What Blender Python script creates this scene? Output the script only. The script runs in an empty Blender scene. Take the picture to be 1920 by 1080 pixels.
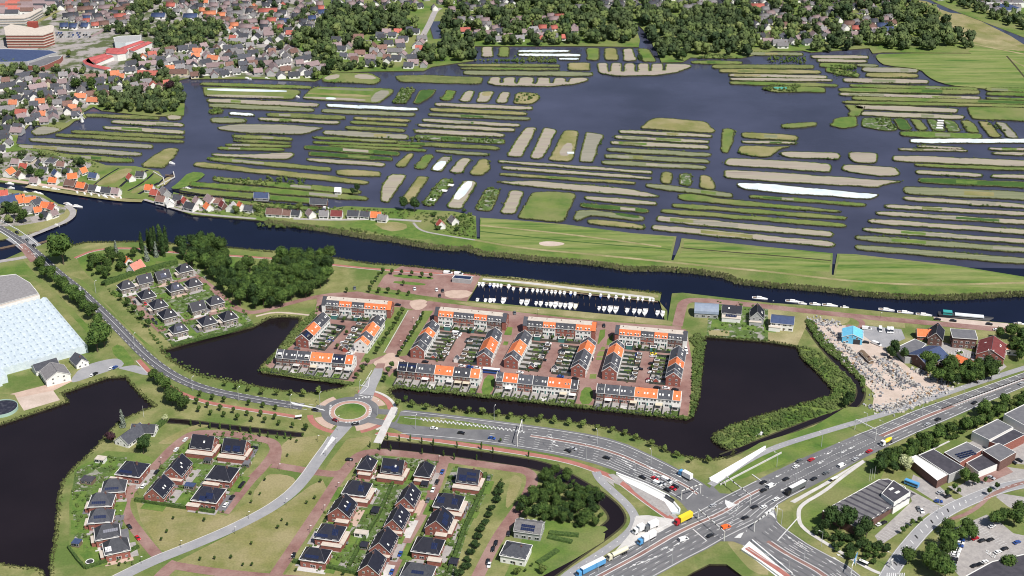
import bpy, bmesh, math, random
import numpy as np
from mathutils import Vector, Matrix
from mathutils.geometry import tessellate_polygon
R = random.Random(7)
rad = math.radians
sc = bpy.context.scene
# ------------------------------------------------------------------ camera
H, F, PITCH = 434.0, 2600.0, rad(26.0)
cd = bpy.data.cameras.new("camera"); cam = bpy.data.objects.new("camera", cd)
sc.collection.objects.link(cam); sc.camera = cam
cam.location = (0, 0, H); cam.rotation_euler = (rad(90) - PITCH, 0, 0)
cd.sensor_width = 36; cd.lens = 36 * F / 1920; cd.clip_start = 1; cd.clip_end = 60000
# ------------------------------------------------------------------ sky, sun, exposure
SUN_EL, SUN_AZ = rad(54), rad(143)            # azimuth clockwise from +Y: behind the viewer, to the right
w = bpy.data.worlds.new("World"); sc.world = w; w.use_nodes = True
nt = w.node_tree; bg = nt.nodes["Background"]
sky = nt.nodes.new("ShaderNodeTexSky"); sky.sky_type = 'NISHITA'; sky.sun_disc = False
sky.sun_elevation = SUN_EL; sky.sun_rotation = SUN_AZ
nt.links.new(sky.outputs[0], bg.inputs[0]); bg.inputs[1].default_value = 0.066
sl = bpy.data.lights.new("sun", 'SUN'); sl.energy = 5.0; sl.angle = rad(0.5); sl.color = (1.0, 0.96, 0.90)
so = bpy.data.objects.new("sun", sl); sc.collection.objects.link(so)
sdir = Vector((math.sin(SUN_AZ) * math.cos(SUN_EL), math.cos(SUN_AZ) * math.cos(SUN_EL), math.sin(SUN_EL)))
so.rotation_euler = sdir.to_track_quat('Z', 'Y').to_euler()
sc.view_settings.view_transform = 'Standard'; sc.view_settings.look = 'None'
sc.view_settings.exposure = 0.14
sc.cycles.filter_width = 1.05; sc.view_settings.gamma = 1
# ------------------------------------------------------------------ survey grid -> metres
cp, sp_ = math.cos(PITCH), math.sin(PITCH)
def U(q, qy=None, z=0.0):
    """quarter-pixel survey coordinate -> point on the level plane z (metres)"""
    if qy is None: q, qy = q
    a = (q / 4 - 960) / F; b = -(qy / 4 - 540) / F
    dy = cp + b * sp_; dz = -sp_ + b * cp
    t = (z - H) / dz
    return Vector((a * t, dy * t))
def IM(x, y, z=0):
    v = Vector((x, y, z - H)); d = v.y * cp - v.z * sp_
    return 960 + F * v.x / d, 540 - F * (v.y * sp_ + v.z * cp) / d
def pts(s):
    return [tuple(float(k) for k in p.split(',')) for p in s.split()]
def UW(s, z=0.0): return [U(p[0], p[1], z) for p in pts(s)]
# ------------------------------------------------------------------ materials
MATS = {}
def _ramp(n, a, b):
    n.color_ramp.elements[0].position = a; n.color_ramp.elements[1].position = b
def mat(name, c1, c2=None, scale=0.5, rough=0.9, c3=None, scale3=0.02, local=False, lo=.35, hi=.65, rnd=0.0,
        bump=0.0, stretch=None, fine=0.0, spec=0.3, metal=0.0):
    if name in MATS: return MATS[name]
    m = bpy.data.materials.new(name); m.use_nodes = True; t = m.node_tree; N = t.nodes; Lk = t.links
    b = N["Principled BSDF"]; b.inputs["Roughness"].default_value = rough
    b.inputs["Specular IOR Level"].default_value = spec; b.inputs["Metallic"].default_value = metal
    if local: src = N.new("ShaderNodeTexCoord").outputs["Object"]
    else: src = N.new("ShaderNodeNewGeometry").outputs["Position"]
    if stretch:
        mp = N.new("ShaderNodeMapping"); mp.inputs["Rotation"].default_value[2] = stretch[0]
        mp.inputs["Scale"].default_value = (stretch[1], stretch[2], 1); Lk.new(src, mp.inputs[0]); src = mp.outputs[0]
    def noise(s, d=4):
        n = N.new("ShaderNodeTexNoise"); n.inputs["Scale"].default_value = s; n.inputs["Detail"].default_value = d; n.inputs["Roughness"].default_value = .6
        Lk.new(src, n.inputs["Vector"]); return n.outputs["Fac"]
    col = None
    def rgb(c): return (c[0], c[1], c[2], 1)
    if c2:
        r = N.new("ShaderNodeValToRGB"); _ramp(r, lo, hi); r.color_ramp.elements[0].color = rgb(c1); r.color_ramp.elements[1].color = rgb(c2)
        Lk.new(noise(scale), r.inputs[0]); col = r.outputs[0]
    if c3:
        mx = N.new("ShaderNodeMixRGB"); rr = N.new("ShaderNodeValToRGB"); _ramp(rr, .42, .62)
        Lk.new(noise(scale3, 5), rr.inputs[0]); Lk.new(rr.outputs[0], mx.inputs[0])
        Lk.new(col, mx.inputs[1]); mx.inputs[2].default_value = rgb(c3); col = mx.outputs[0]
    if fine or rnd:
        hv = N.new("ShaderNodeHueSaturation")
        if col: Lk.new(col, hv.inputs["Color"])
        else: hv.inputs["Color"].default_value = rgb(c1)
        ma = N.new("ShaderNodeMath"); ma.operation = 'MULTIPLY_ADD'; ma.inputs[1].default_value = 2 * (fine or rnd); ma.inputs[2].default_value = 1 - (fine or rnd)
        if fine: Lk.new(noise(.9 if not local else 6.0, 6), ma.inputs[0]); ma.inputs[1].default_value = 3.4 * fine; ma.inputs[2].default_value = 1 - 1.7 * fine
        else: Lk.new(N.new("ShaderNodeObjectInfo").outputs["Random"], ma.inputs[0])
        v = ma.outputs[0]
        if fine and rnd:
            m2 = N.new("ShaderNodeMath"); m2.operation = 'MULTIPLY_ADD'; m2.inputs[1].default_value = 2 * rnd; m2.inputs[2].default_value = -rnd
            Lk.new(N.new("ShaderNodeObjectInfo").outputs["Random"], m2.inputs[0])
            m3 = N.new("ShaderNodeMath"); m3.operation = 'ADD'; Lk.new(v, m3.inputs[0]); Lk.new(m2.outputs[0], m3.inputs[1]); v = m3.outputs[0]
        Lk.new(v, hv.inputs["Value"]); col = hv.outputs[0]
    if col: Lk.new(col, b.inputs["Base Color"])
    else: b.inputs["Base Color"].default_value = rgb(c1)
    if bump:
        bn = N.new("ShaderNodeBump"); bn.inputs["Strength"].default_value = bump; bn.inputs["Distance"].default_value = .3
        Lk.new(noise(2.0), bn.inputs["Height"]); Lk.new(bn.outputs[0], b.inputs["Normal"])
    MATS[name] = m; return m
def water_mat(name, col, rough=.1, sc_=.6):
    m = bpy.data.materials.new(name); m.use_nodes = True; t = m.node_tree; N = t.nodes; b = N["Principled BSDF"]
    g = N.new("ShaderNodeNewGeometry"); n = N.new("ShaderNodeTexNoise"); n.inputs["Scale"].default_value = .012; n.inputs["Detail"].default_value = 5
    t.links.new(g.outputs["Position"], n.inputs["Vector"])
    r = N.new("ShaderNodeValToRGB"); _ramp(r, .35, .7)
    r.color_ramp.elements[0].color = (*[c * .8 for c in col], 1); r.color_ramp.elements[1].color = (*[c * 1.3 for c in col], 1)
    t.links.new(n.outputs[0], r.inputs[0]); t.links.new(r.outputs[0], b.inputs["Base Color"])
    b.inputs["Roughness"].default_value = rough; b.inputs["IOR"].default_value = 1.33
    n2 = N.new("ShaderNodeTexNoise"); n2.inputs["Scale"].default_value = sc_; n2.inputs["Detail"].default_value = 3
    t.links.new(g.outputs["Position"], n2.inputs["Vector"])
    bn = N.new("ShaderNodeBump"); bn.inputs["Strength"].default_value = .25; bn.inputs["Distance"].default_value = .12
    t.links.new(n2.outputs[0], bn.inputs["Height"]); t.links.new(bn.outputs[0], b.inputs["Normal"])
    MATS[name] = m; return m
WATER = water_mat("lake_water", (.050, .053, .087)); RIVER = water_mat("river_water", (.006, .008, .022), .08)
POND = water_mat("pond_water", (.013, .009, .011), .06, 1.0)
GRASS = mat("grass", (.11, .15, .035), (.19, .21, .065), .05, c3=(.26, .245, .11), scale3=.012, fine=.22)
GRASSG = mat("grass_green", (.065, .135, .022), (.145, .20, .042), .06, c3=(.19, .20, .075), scale3=.02, fine=.22)
DRY = mat("dry_grass", (.26, .225, .11), (.37, .32, .18), .08, c3=(.20, .20, .08), scale3=.03, fine=.2)
VERGE = mat("verge_grass", (.145, .165, .05), (.265, .25, .11), .07, c3=(.10, .15, .035), scale3=.03, fine=.22)
LAWN = mat("lawn", (.075, .145, .025), (.135, .195, .042), .2, fine=.25)
MEADOW = mat("meadow", (.07, .14, .024), (.16, .215, .05), .07, c3=(.22, .24, .085), scale3=.05, fine=.28, stretch=(.03, .25, 2.6), lo=.4, hi=.6)
SOIL = mat("soil", (.25, .215, .175), (.40, .34, .295), .16, c3=(.33, .30, .225), scale3=.04, fine=.2, stretch=(-.05, .12, 3.2), lo=.3, hi=.7)
SOILG = mat("soil_grey", (.20, .195, .15), (.31, .285, .235), .14, fine=.2, stretch=(-.05, .12, 3.0), lo=.3, hi=.7)
MUTE = mat("crop_mute", (.13, .155, .08), (.25, .25, .155), .14, fine=.2, stretch=(-.05, .12, 3.0), lo=.3, hi=.7)
YEL = mat("grass_yellow", (.155, .17, .05), (.235, .215, .085), .05, c3=(.29, .25, .13), scale3=.035, fine=.25)
CROP = mat("crop_dark", (.035, .085, .015), (.06, .12, .025), .1, fine=.25)
REEDG = mat("reed_green", (.105, .135, .04), (.18, .19, .07), .1, fine=.3)
FLEECE = mat("white_fleece", (.55, .62, .66), (.72, .76, .78), .06, fine=.06, rough=.6)
BANK = mat("bank", (.035, .035, .018), (.07, .065, .03), .8, fine=.3)
ASPH = mat("asphalt", (.15, .15, .158), (.20, .197, .203), .09, fine=.09, c3=(.13, .13, .14), scale3=.05)
ASPHD = mat("asphalt_dark", (.085, .085, .10), (.115, .112, .125), .12, fine=.08)
ASPHL = mat("asphalt_pale", (.27, .27, .285), (.33, .325, .335), .12, fine=.08)
BRICKR = mat("brick_street", (.20, .105, .092), (.27, .155, .135), .15, c3=(.31, .20, .175), scale3=.05, fine=.16)
CYCLE = mat("cycle_path", (.33, .125, .105), (.40, .17, .14), .2, fine=.1)
PINK = mat("paving_pink", (.44, .32, .26), (.52, .39, .32), .2, fine=.1)
PAVE = mat("paving_grey", (.30, .28, .275), (.38, .355, .34), .3, fine=.18)
CONC = mat("concrete", (.48, .46, .44), (.58, .56, .54), .2, fine=.08)
SAND = mat("sand", (.46, .37, .31), (.56, .46, .40), .1, fine=.12)
WHITE = mat("white_paint", (.78, .78, .76), fine=.06)
WMARK = mat("road_paint", (.70, .70, .69), (.55, .55, .55), .8)
GARD = mat("garden_mix", (.065, .105, .028), (.30, .28, .26), .22, lo=.52, hi=.56, fine=.35, c3=(.10, .16, .035), scale3=.09)
BLK = mat("tile_black", (.014, .015, .026), (.022, .023, .036), .8, local=True, rough=.55, rnd=.2)
DGR = mat("tile_grey", (.05, .053, .066), (.075, .078, .092), .8, local=True, rough=.75, rnd=.25)
LGR = mat("tile_pale", (.17, .16, .165), (.23, .22, .225), .8, local=True, rnd=.25)
BRN = mat("tile_brown", (.15, .085, .07), (.20, .12, .10), .8, local=True, rnd=.25)
ORA = mat("tile_orange", (.60, .15, .055), (.70, .20, .08), .8, local=True, rnd=.12)
RED = mat("tile_red", (.34, .075, .055), (.43, .105, .08), .8, local=True, rnd=.15)
MAU = mat("tile_mauve", (.23, .17, .175), (.28, .21, .21), .8, local=True, rnd=.2)
BLU = mat("roof_blue", (.045, .065, .14), (.06, .085, .17), .5, local=True, rough=.6)
SKYB = mat("roof_skyblue", (.13, .45, .68), (.17, .52, .74), .5, local=True)
TEAL = mat("teal_roof", (.05, .16, .15), (.07, .20, .18), .8, local=True, rnd=.2)
MAR = mat("roof_maroon", (.15, .035, .035), (.19, .05, .05), .5, local=True)
FLATP = mat("flat_roof_pale", (.50, .44, .38), (.60, .53, .46), .5, local=True, fine=.06)
FLATG = mat("flat_roof_grey", (.13, .13, .145), (.17, .168, .18), .3, local=True, fine=.12)
FLATD = mat("flat_roof_dark", (.05, .048, .06), (.075, .07, .085), .3, local=True, fine=.12)
WBR = mat("wall_brick", (.24, .085, .065), (.31, .12, .095), 1.2, local=True, fine=.12)
WDB = mat("wall_dark_brick", (.13, .07, .06), (.18, .10, .085), 1.2, local=True, fine=.12)
WWH = mat("wall_white", (.72, .71, .68), (.80, .79, .76), .7, local=True)
WCR = mat("wall_cream", (.55, .48, .36), (.62, .55, .43), .7, local=True)
WGY = mat("wall_grey", (.33, .33, .33), (.40, .40, .40), .7, local=True)
TRIM = mat("trim_white", (.74, .73, .70), rnd=.05)
GLASS = mat("glass_dark", (.02, .025, .035), rough=.12, spec=.6, rnd=.2)
PANEL = mat("solar_cell", (.012, .018, .055), (.02, .03, .08), 2.0, local=True, rough=.25, spec=.5)
WOOD = mat("timber", (.16, .11, .075), (.23, .17, .12), 1.2, local=True, fine=.2)
METAL = mat("galvanised", (.45, .46, .47), rough=.5, rnd=.1)
DMET = mat("dark_metal", (.05, .05, .055), rough=.5)
RUB = mat("rubber", (.02, .02, .02))
LEAF = mat("leaf", (.028, .062, .013), (.085, .135, .028), .4, fine=.35, rnd=.28)
LEAFD = mat("leaf_dark", (.018, .043, .012), (.05, .088, .022), .4, fine=.35, rnd=.22)
LEAFL = mat("leaf_light", (.085, .13, .03), (.15, .19, .05), .55, fine=.3, rnd=.2)
LEAFP = mat("leaf_purple", (.03, .014, .022), (.06, .025, .03), .55, fine=.3, rnd=.2)
LEAFS = mat("leaf_silver", (.15, .18, .14), (.24, .27, .22), .55, fine=.3)
LEAFW = mat("leaf_cream", (.34, .38, .17), (.48, .5, .3), .55, fine=.3)
LEAFM = mat("leaf_mass", (.034, .072, .014), (.10, .15, .034), .11, c3=(.11, .14, .045), scale3=.03, fine=.4)
WOODA = mat("leaf_wood", (.045, .080, .022), (.145, .185, .065), .07, c3=(.06, .085, .035), scale3=.02, fine=.4)
WOODB = mat("leaf_wood_dark", (.026, .050, .020), (.06, .085, .03), .07, fine=.4)
WOODC = mat("leaf_wood_fresh", (.09, .135, .035), (.17, .20, .07), .07, fine=.35)
ORAF = mat("tile_orange_faded", (.50, .17, .085), (.58, .22, .12), .8, local=True, rnd=.2)
REDF = mat("tile_red_faded", (.36, .10, .08), (.44, .14, .11), .8, local=True, rnd=.2)
TOWN = mat("town_ground", (.09, .11, .045), (.33, .30, .29), .045, lo=.44, hi=.54, fine=.3)
BARK = mat("bark", (.09, .07, .05), (.14, .11, .085), 1.5, local=True)
STONE = mat("stone_slabs", (.18, .17, .165), (.60, .58, .55), .9, local=False, lo=.42, hi=.58)
HEDGE = mat("hedge_leaf", (.035, .07, .016), (.075, .12, .028), .9, fine=.35)
# ------------------------------------------------------------------ builders
COL = sc.collection
KIDS = {}
def adopt(p, o): KIDS.setdefault(p, []).append(o)
def kids(o): return KIDS.get(o, [])
class MB:
    def __init__(s): s.v = []; s.f = []; s.m = []
    def add(s, vs, fs, mi=0):
        o = len(s.v); s.v += [tuple(p) for p in vs]; s.f += [tuple(o + i for i in f) for f in fs]; s.m += [mi] * len(fs); return s
    def box(s, x0, y0, z0, x1, y1, z1, mi=0):
        return s.add([(x0,y0,z0),(x1,y0,z0),(x1,y1,z0),(x0,y1,z0),(x0,y0,z1),(x1,y0,z1),(x1,y1,z1),(x0,y1,z1)],
              [(0,3,2,1),(4,5,6,7),(0,1,5,4),(1,2,6,5),(2,3,7,6),(3,0,4,7)], mi)
    def hexa(s, b, t, mi=0):     # 4 bottom + 4 top corners
        return s.add(list(b) + list(t), [(0,3,2,1),(4,5,6,7),(0,1,5,4),(1,2,6,5),(2,3,7,6),(3,0,4,7)], mi)
    def tube(s, p0, p1, r0, r1, n=6, mi=0):
        p0 = Vector(p0); p1 = Vector(p1); q = (p1 - p0).to_track_quat('Z', 'Y')
        vs = []
        for p, r in ((p0, r0), (p1, r1)):
            for k in range(n):
                a = 2 * math.pi * k / n; vs.append(p + q @ Vector((r * math.cos(a), r * math.sin(a), 0)))
        return s.add(vs, [(k, (k+1) % n, n + (k+1) % n, n + k) for k in range(n)] + [tuple(range(n, 2*n)), tuple(range(n-1, -1, -1))], mi)
    def mesh(s, name, *mats):
        me = bpy.data.meshes.new(name); me.from_pydata(s.v, [], s.f)
        for m in mats: me.materials.append(m)
        if len(mats) > 1: me.polygons.foreach_set("material_index", s.m)
        me.update(); return me
    def build(s, name, *mats, parent=None, loc=None, rz=0):
        o = bpy.data.objects.new(name, s.mesh(name, *mats)); COL.objects.link(o)
        if parent: o.parent = parent; adopt(parent, o)
        if loc is not None: o.location = loc
        if rz: o.rotation_euler = (0, 0, rz)
        return o
THINGS = []
def tag(o, label, cat, group=None):
    o['label'] = label; o['category'] = cat
    if group: o['group'] = group
    THINGS.append(o); return o
def thing(name, label, cat, xy, rz=0, group=None, z=0.0):
    o = bpy.data.objects.new(name, None); COL.objects.link(o); o.location = (xy[0], xy[1], z); o.rotation_euler = (0, 0, rz)
    o.empty_display_size = .5
    return tag(o, label, cat, group)
def inst(name, me, parent, loc=(0,0,0), rz=0, sc_=None):
    o = bpy.data.objects.new(name, me); COL.objects.link(o); o.parent = parent; o.location = loc; adopt(parent, o)
    if rz: o.rotation_euler = (0, 0, rz)
    if sc_: o.scale = sc_
    return o
def dup(root, xy, rz, label, group=None, z=None, s=None):
    r = root.copy(); COL.objects.link(r)
    r.location = (xy[0], xy[1], root.location.z if z is None else z); r.rotation_euler = (0, 0, rz)
    if s: r.scale = (s, s, s)
    r['label'] = label
    if group: r['group'] = group
    THINGS.append(r)
    for ch in kids(root):
        c = ch.copy(); COL.objects.link(c); c.parent = r; adopt(r, c)
        for g in kids(ch):
            d = g.copy(); COL.objects.link(d); d.parent = c; adopt(c, d)
    return r
def structure(o): o['kind'] = 'structure'; return o
def stuff(o): o['kind'] = 'stuff'; return o
def big_mesh(name, V, Fq, m):
    """V (n,3) float array, Fq (k,c) int array with c = 3 or 4"""
    me = bpy.data.meshes.new(name); c = Fq.shape[1]
    me.vertices.add(len(V)); me.vertices.foreach_set("co", V.astype(np.float32).ravel())
    me.loops.add(Fq.size); me.loops.foreach_set("vertex_index", Fq.astype(np.int32).ravel())
    me.polygons.add(len(Fq)); me.polygons.foreach_set("loop_start", np.arange(0, Fq.size, c, dtype=np.int32))
    me.materials.append(m); me.update(calc_edges=True); me.validate()
    return me
# ------------------------------------------------------------------ flat areas
LEVELS = []
def level(P, base):
    x0 = min(p.x for p in P); x1 = max(p.x for p in P); y0 = min(p.y for p in P); y1 = max(p.y for p in P); L = base
    for (a, b, c, d, l) in LEVELS:
        if a < x1 and b > x0 and c < y1 and d > y0: L = max(L, l + 1)
    LEVELS.append((x0, x1, y0, y1, L)); return L * 0.004 + .004
def smooth(P, n=1, closed=True):
    for _ in range(n):
        Q = []; k = len(P)
        for i in range(k if closed else k - 1):
            a, b = P[i], P[(i + 1) % k]; Q += [a * .75 + b * .25, a * .25 + b * .75]
        if not closed: Q = [P[0]] + Q + [P[-1]]
        P = Q
    return P
def roundc(P, r):
    out = []; n = len(P)
    for i in range(n):
        v = P[i]; a = P[i-1] - v; b = P[(i+1) % n] - v
        if a.length < .01 or b.length < .01: continue
        p = v + a.normalized() * min(r, .42 * a.length); q = v + b.normalized() * min(r, .42 * b.length); out += [p, (p + q) / 4 + v / 2, q]
    return out
def area2(P): return sum(P[i].x * P[(i+1) % len(P)].y - P[(i+1) % len(P)].x * P[i].y for i in range(len(P)))
def inset(P, d):
    if area2(P) < 0: P = P[::-1]
    out = []; n = len(P)
    for i in range(n):
        a, b, c = P[i-1], P[i], P[(i+1) % n]
        e1 = (b - a); e2 = (c - b)
        if e1.length < 1e-6 or e2.length < 1e-6: continue
        n1 = Vector((-e1.y, e1.x)).normalized(); n2 = Vector((-e2.y, e2.x)).normalized(); m = n1 + n2
        if m.length < .3: continue
        m.normalize(); out.append(b + m * d / max(.5, m.dot(n1)))
    return out
def tess(loops):
    L3 = [[Vector((p.x, p.y, 0)) for p in l] for l in loops]
    return tessellate_polygon(L3)
def up(vs, f):
    a, b, c = (vs[i] for i in f[:3])
    return f if (b[0]-a[0])*(c[1]-a[1]) - (b[1]-a[1])*(c[0]-a[0]) > 0 else f[::-1]
def flat(name, P, m, sm=0, z=None, base=0):
    if sm: P = smooth(P, sm)
    if z is None: z = level(P, base)
    vs = [(p.x, p.y, z) for p in P]; fs = [up(vs, tuple(t)) for t in tess([P])]
    mb = MB(); mb.add(vs, fs); return structure(mb.build(name, m))
def slab(name, loops, mtop, mside, z=0.0, zb=-2.0):
    vs = []; sid = []
    for l in loops:
        o = len(vs); vs += [(p.x, p.y, z) for p in l]; sid.append((o, len(l)))
    fs = [up(vs, tuple(t)) for t in tess(loops)]; mb = MB(); mb.add(vs, fs, 0)
    for (o, n) in sid:
        lo = [(v[0], v[1], zb) for v in vs[o:o+n]]
        mb.add(vs[o:o+n] + lo, [(i, (i+1) % n, n + (i+1) % n, n + i) for i in range(n)], 1)
    return structure(mb.build(name, mtop, mside))
def resample(P, d):
    out = [P[0]]; acc = 0
    for a, b in zip(P, P[1:]):
        L = (b - a).length
        if L < 1e-6: continue
        t = d - acc
        while t <= L: out.append(a + (b - a) * (t / L)); t += d
        acc = L - (t - d)
    out.append(P[-1]); return out
def offs(P, d):
    out = []
    for i, p in enumerate(P):
        a = P[max(0, i-1)]; b = P[min(len(P)-1, i+1)]; e = (b - a)
        e = e.normalized() if e.length > 1e-6 else Vector((1, 0)); out.append(p + Vector((-e.y, e.x)) * d)
    return out
def ribbon(name, P, wd, m, base=0, z=None, o=0.0):
    """P: centre line in metres"""
    if o: P = offs(P, o)
    A = offs(P, wd / 2); B = offs(P, -wd / 2)
    if z is None: z = level(A + B, base)
    vs = [(p.x, p.y, z) for p in A] + [(p.x, p.y, z) for p in B]; n = len(A)
    mb = MB(); mb.add(vs, [up(vs, (i, n+i, n+i+1, i+1)) for i in range(n-1)]); return structure(mb.build(name, m))
def line(s, n=2): return smooth(UW(s), n, False)
def inpoly(x, y, P):
    c = False; n = len(P); j = n - 1
    for i in range(n):
        if (P[i].y > y) != (P[j].y > y) and x < (P[j].x - P[i].x) * (y - P[i].y) / (P[j].y - P[i].y) + P[i].x: c = not c
        j = i
    return c
def ang(qa, qb):
    a = U(*qa); b = U(*qb); d = b - a; return math.atan2(d.y, d.x)
def angd(qx, qy, dx, dy): return ang((qx, qy), (qx + dx, qy + dy))
MARK = MB()
def dash(P, l=3, g=3, wd=.3, z=.32, cont=False):
    if cont:
        S = resample(P, 6); A = offs(S, wd/2); B = offs(S, -wd/2)
        for i in range(len(S) - 1):
            vs = [(A[i].x, A[i].y, z), (B[i].x, B[i].y, z), (B[i+1].x, B[i+1].y, z), (A[i+1].x, A[i+1].y, z)]
            MARK.add(vs, [up(vs, (0, 1, 2, 3))])
        return
    S = resample(P, 1.0); i = 0
    while i + l < len(S):
        a, b = S[i], S[int(i + l)]; e = (b - a)
        if e.length > 0:
            e = e.normalized(); n = Vector((-e.y, e.x)) * wd / 2
            vs = [(*(a + n), z), (*(a - n), z), (*(b - n), z), (*(b + n), z)]; MARK.add(vs, [up(vs, (0, 1, 2, 3))])
        i += int(l + g)
def quad_mark(s, z=.32):
    vs = [(p.x, p.y, z) for p in UW(s)]; fs = [up(vs, tuple(t)) for t in tess([UW(s)])]; MARK.add(vs, fs)
# ================================================================== terrain
structure(MB().add([(-30000,-2000,-3),(30000,-2000,-3),(30000,50000,-3),(-30000,50000,-3)], [(0,1,2,3)]).build("ground", GRASS))
def sheet(name, s, m, z):
    P = UW(s); vs = [(p.x, p.y, z) for p in P]; MB_ = MB(); MB_.add(vs, [up(vs, tuple(t)) for t in tess([P])]); return structure(MB_.build(name, m))
sheet("lake_water", "-3500,-350 12000,-350 11000,2050 6400,2075 5000,2000 3400,1830 2400,1620 800,1350 -1500,1100", WATER, -1.0)
sheet("river_water", "-2500,1150 0,1290 1100,1380 1900,1550 3400,1750 5000,1900 6400,1980 10500,2060 10500,2900 5300,2700 3400,2500 1500,2150 -2500,2500", RIVER, -.985)
NORTH = UW("-3500,-600 11500,-600 11500,410 7680,400 6620,392 6545,400 6520,360 6080,392 6020,378 5900,385 5800,380 5560,435 5300,435 5180,430 5120,465 4960,468 4930,385 4900,350 4880,280 4790,190 4770,210 4800,300 4790,352 4400,345 3850,345 3560,345 3552,455 3240,500 3180,530 2800,535 2500,545 2360,610 1920,590 1540,590 1435,592 1425,580 1345,600 1335,660 1385,780 1380,865 1150,872 950,850 760,828 700,800 620,840 650,880 560,905 520,940 440,985 330,945 230,925 200,960 140,1005 120,1075 280,1110 620,1180 800,1240 1010,1245 1110,1265 1190,1285 1225,1330 1215,1380 1160,1460 1170,1480 1280,1500 1300,1440 1430,1475 1800,1545 2380,1600 2480,1560 2600,1545 2900,1560 3120,1570 3400,1585 3570,1620 3575,1790 3600,1790 3600,1632 3840,1648 4240,1682 4740,1748 5074,1773 5034,1950 5050,1953 5096,1850 5112,1786 5760,1852 6246,1899 6238,2060 6252,2063 6280,1902 6400,1905 7160,1990 7680,2075 11000,2350 11000,2600 7680,2200 7110,2230 6710,2220 6380,2195 6160,2165 5760,2135 5540,2110 5440,2065 5240,2035 4980,2015 4700,2015 4590,1990 4340,1960 4040,1940 3840,1918 3620,1900 3500,1855 3420,1865 3220,1845 2920,1790 2770,1775 2620,1750 2420,1715 1920,1650 1440,1610 1080,1492 900,1485 500,1425 200,1380 0,1365 -2200,1120")
slab("north_ground", [NORTH], GRASSG, BANK)
WEST = UW("-2200,1330 0,1402 100,1425 310,1450 440,1530 540,1550 576,1575 570,1610 500,1670 350,1722 200,1760 0,1800 -2200,2150")
slab("west_ground", [WEST], GRASS, BANK)
P1 = UW("1215,2630 1420,2570 1900,2450 2020,2385 2100,2375 2240,2380 2255,2400 2190,2490 2080,2620 2010,2700 1955,2740 1960,2790 2300,2840 2600,2880 2580,2905 2400,2940 2250,2950 1900,2890 1700,2855 1450,2800 1300,2710")
P2 = UW("2930,2960 2920,2925 3000,2905 3840,3000 5150,3145 5195,3120 5240,2990 5272,2700 5262,2570 5300,2525 5760,2562 5980,2600 6010,2680 6130,2790 6250,2925 6225,2968 6000,3030 5760,3100 5480,3190 5360,3250 5340,3290 5365,3320 5500,3390 5480,3420 5300,3450 5040,3400 4840,3300 4580,3215 4340,3170 3840,3115 3520,3090 3000,3010")
P3 = UW("-900,3380 0,3185 510,3012 465,2950 800,2835 940,2825 1000,2900 1090,2990 1165,3052 1100,3065 950,3130 880,3170 810,3250 700,3370 560,3500 470,3610 440,3720 430,3850 420,3950 400,4100 380,4180 372,4500 335,4500 325,4285 280,4262 100,4245 0,4225 -900,4150")
MARINA = UW("3595,2112 4940,2255 5005,2330 5005,2402 3840,2285 3510,2255")
SOUTH = UW("-2500,2180 0,1960 180,1880 300,1840 380,1805 560,1840 650,1820 1020,1815 1280,1830 1750,1862 1920,1880 2260,1910 2520,1940 2620,1962 2650,1958 2780,1980 3020,1995 3360,2030 3620,2070 3840,2075 4340,2140 4760,2175 4960,2200 4948,2262 4985,2400 5008,2404 5040,2200 5120,2195 5760,2270 6360,2310 7000,2375 7560,2422 11000,2800 11500,7000 -6000,7000")
P6 = UW("5110,4345 5200,4290 5320,4230 5450,4232 5600,4345 5700,4500 5000,4480")
P7 = UW("6450,3550 6480,3530 6560,3480 6600,3500 6575,3560 6490,3605")
SOUTH2 = slab("south_ground", [SOUTH, P1, P2, P3, MARINA[::-1], P6, P7], VERGE, BANK)
for nm, P in (("pond_water", P1), ("pond_water", P2), ("pond_water", P3), ("pond_water", P6), ("pond_water", P7)):
    B = inset(P, -3); vs = [(p.x, p.y, -.97) for p in B]; structure(MB().add(vs, [up(vs, tuple(t)) for t in tess([B])]).build(nm, POND))
B = inset(MARINA, -3); vs = [(p.x, p.y, -.96) for p in B]; structure(MB().add(vs, [up(vs, tuple(t)) for t in tess([B])]).build("harbour_water", RIVER))
def ditch(s, wd, m=POND, nm="canal_water", b=0):
    P = line(s)
    ribbon("canal_bank", P, wd + 2.4, BANK, base=b); ribbon(nm, P, wd, m, base=b)
ditch("5420,3425 5560,3370 5840,3262 6200,3120 6400,3060 6465,2960 6440,2870 6300,2740 6170,2600 6060,2440 5985,2380", 4)
ditch("2860,3330 3120,3358 3400,3390 3840,3455 4090,3500 4290,3600 4560,3770 4640,3880 4600,3945 4350,4120 4050,4340", 8)
ditch("1260,3155 1400,3165 1600,3190 1900,3225 2270,3265", 4)
ditch("3290,640 3345,700", 1) if False else None
ditch("6840,-20 7000,60 7180,130 7400,215 7680,325 8100,520", 30, WATER)
ditch("5250,170 5290,255 5320,320", 1) if False else None
ditch("3265,160 3275,210 3300,290", 14, WATER)
ditch("1600,335 2700,300", 1) if False else None
ditch("840,520 960,465 1080,400 1140,370", 20, WATER)
ditch("560,410 565,450 575,490 700,530", 9, WATER)
ditch("400,305 640,305 750,325 560,350 400,345", 7, WATER)
ditch("1060,150 1090,125 1150,95 1220,40 1260,-10", 12, WATER)
ditch("1665,400 1690,450 1760,500", 10, WATER)
ditch("3850,300 3900,330", 1) if False else None
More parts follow.
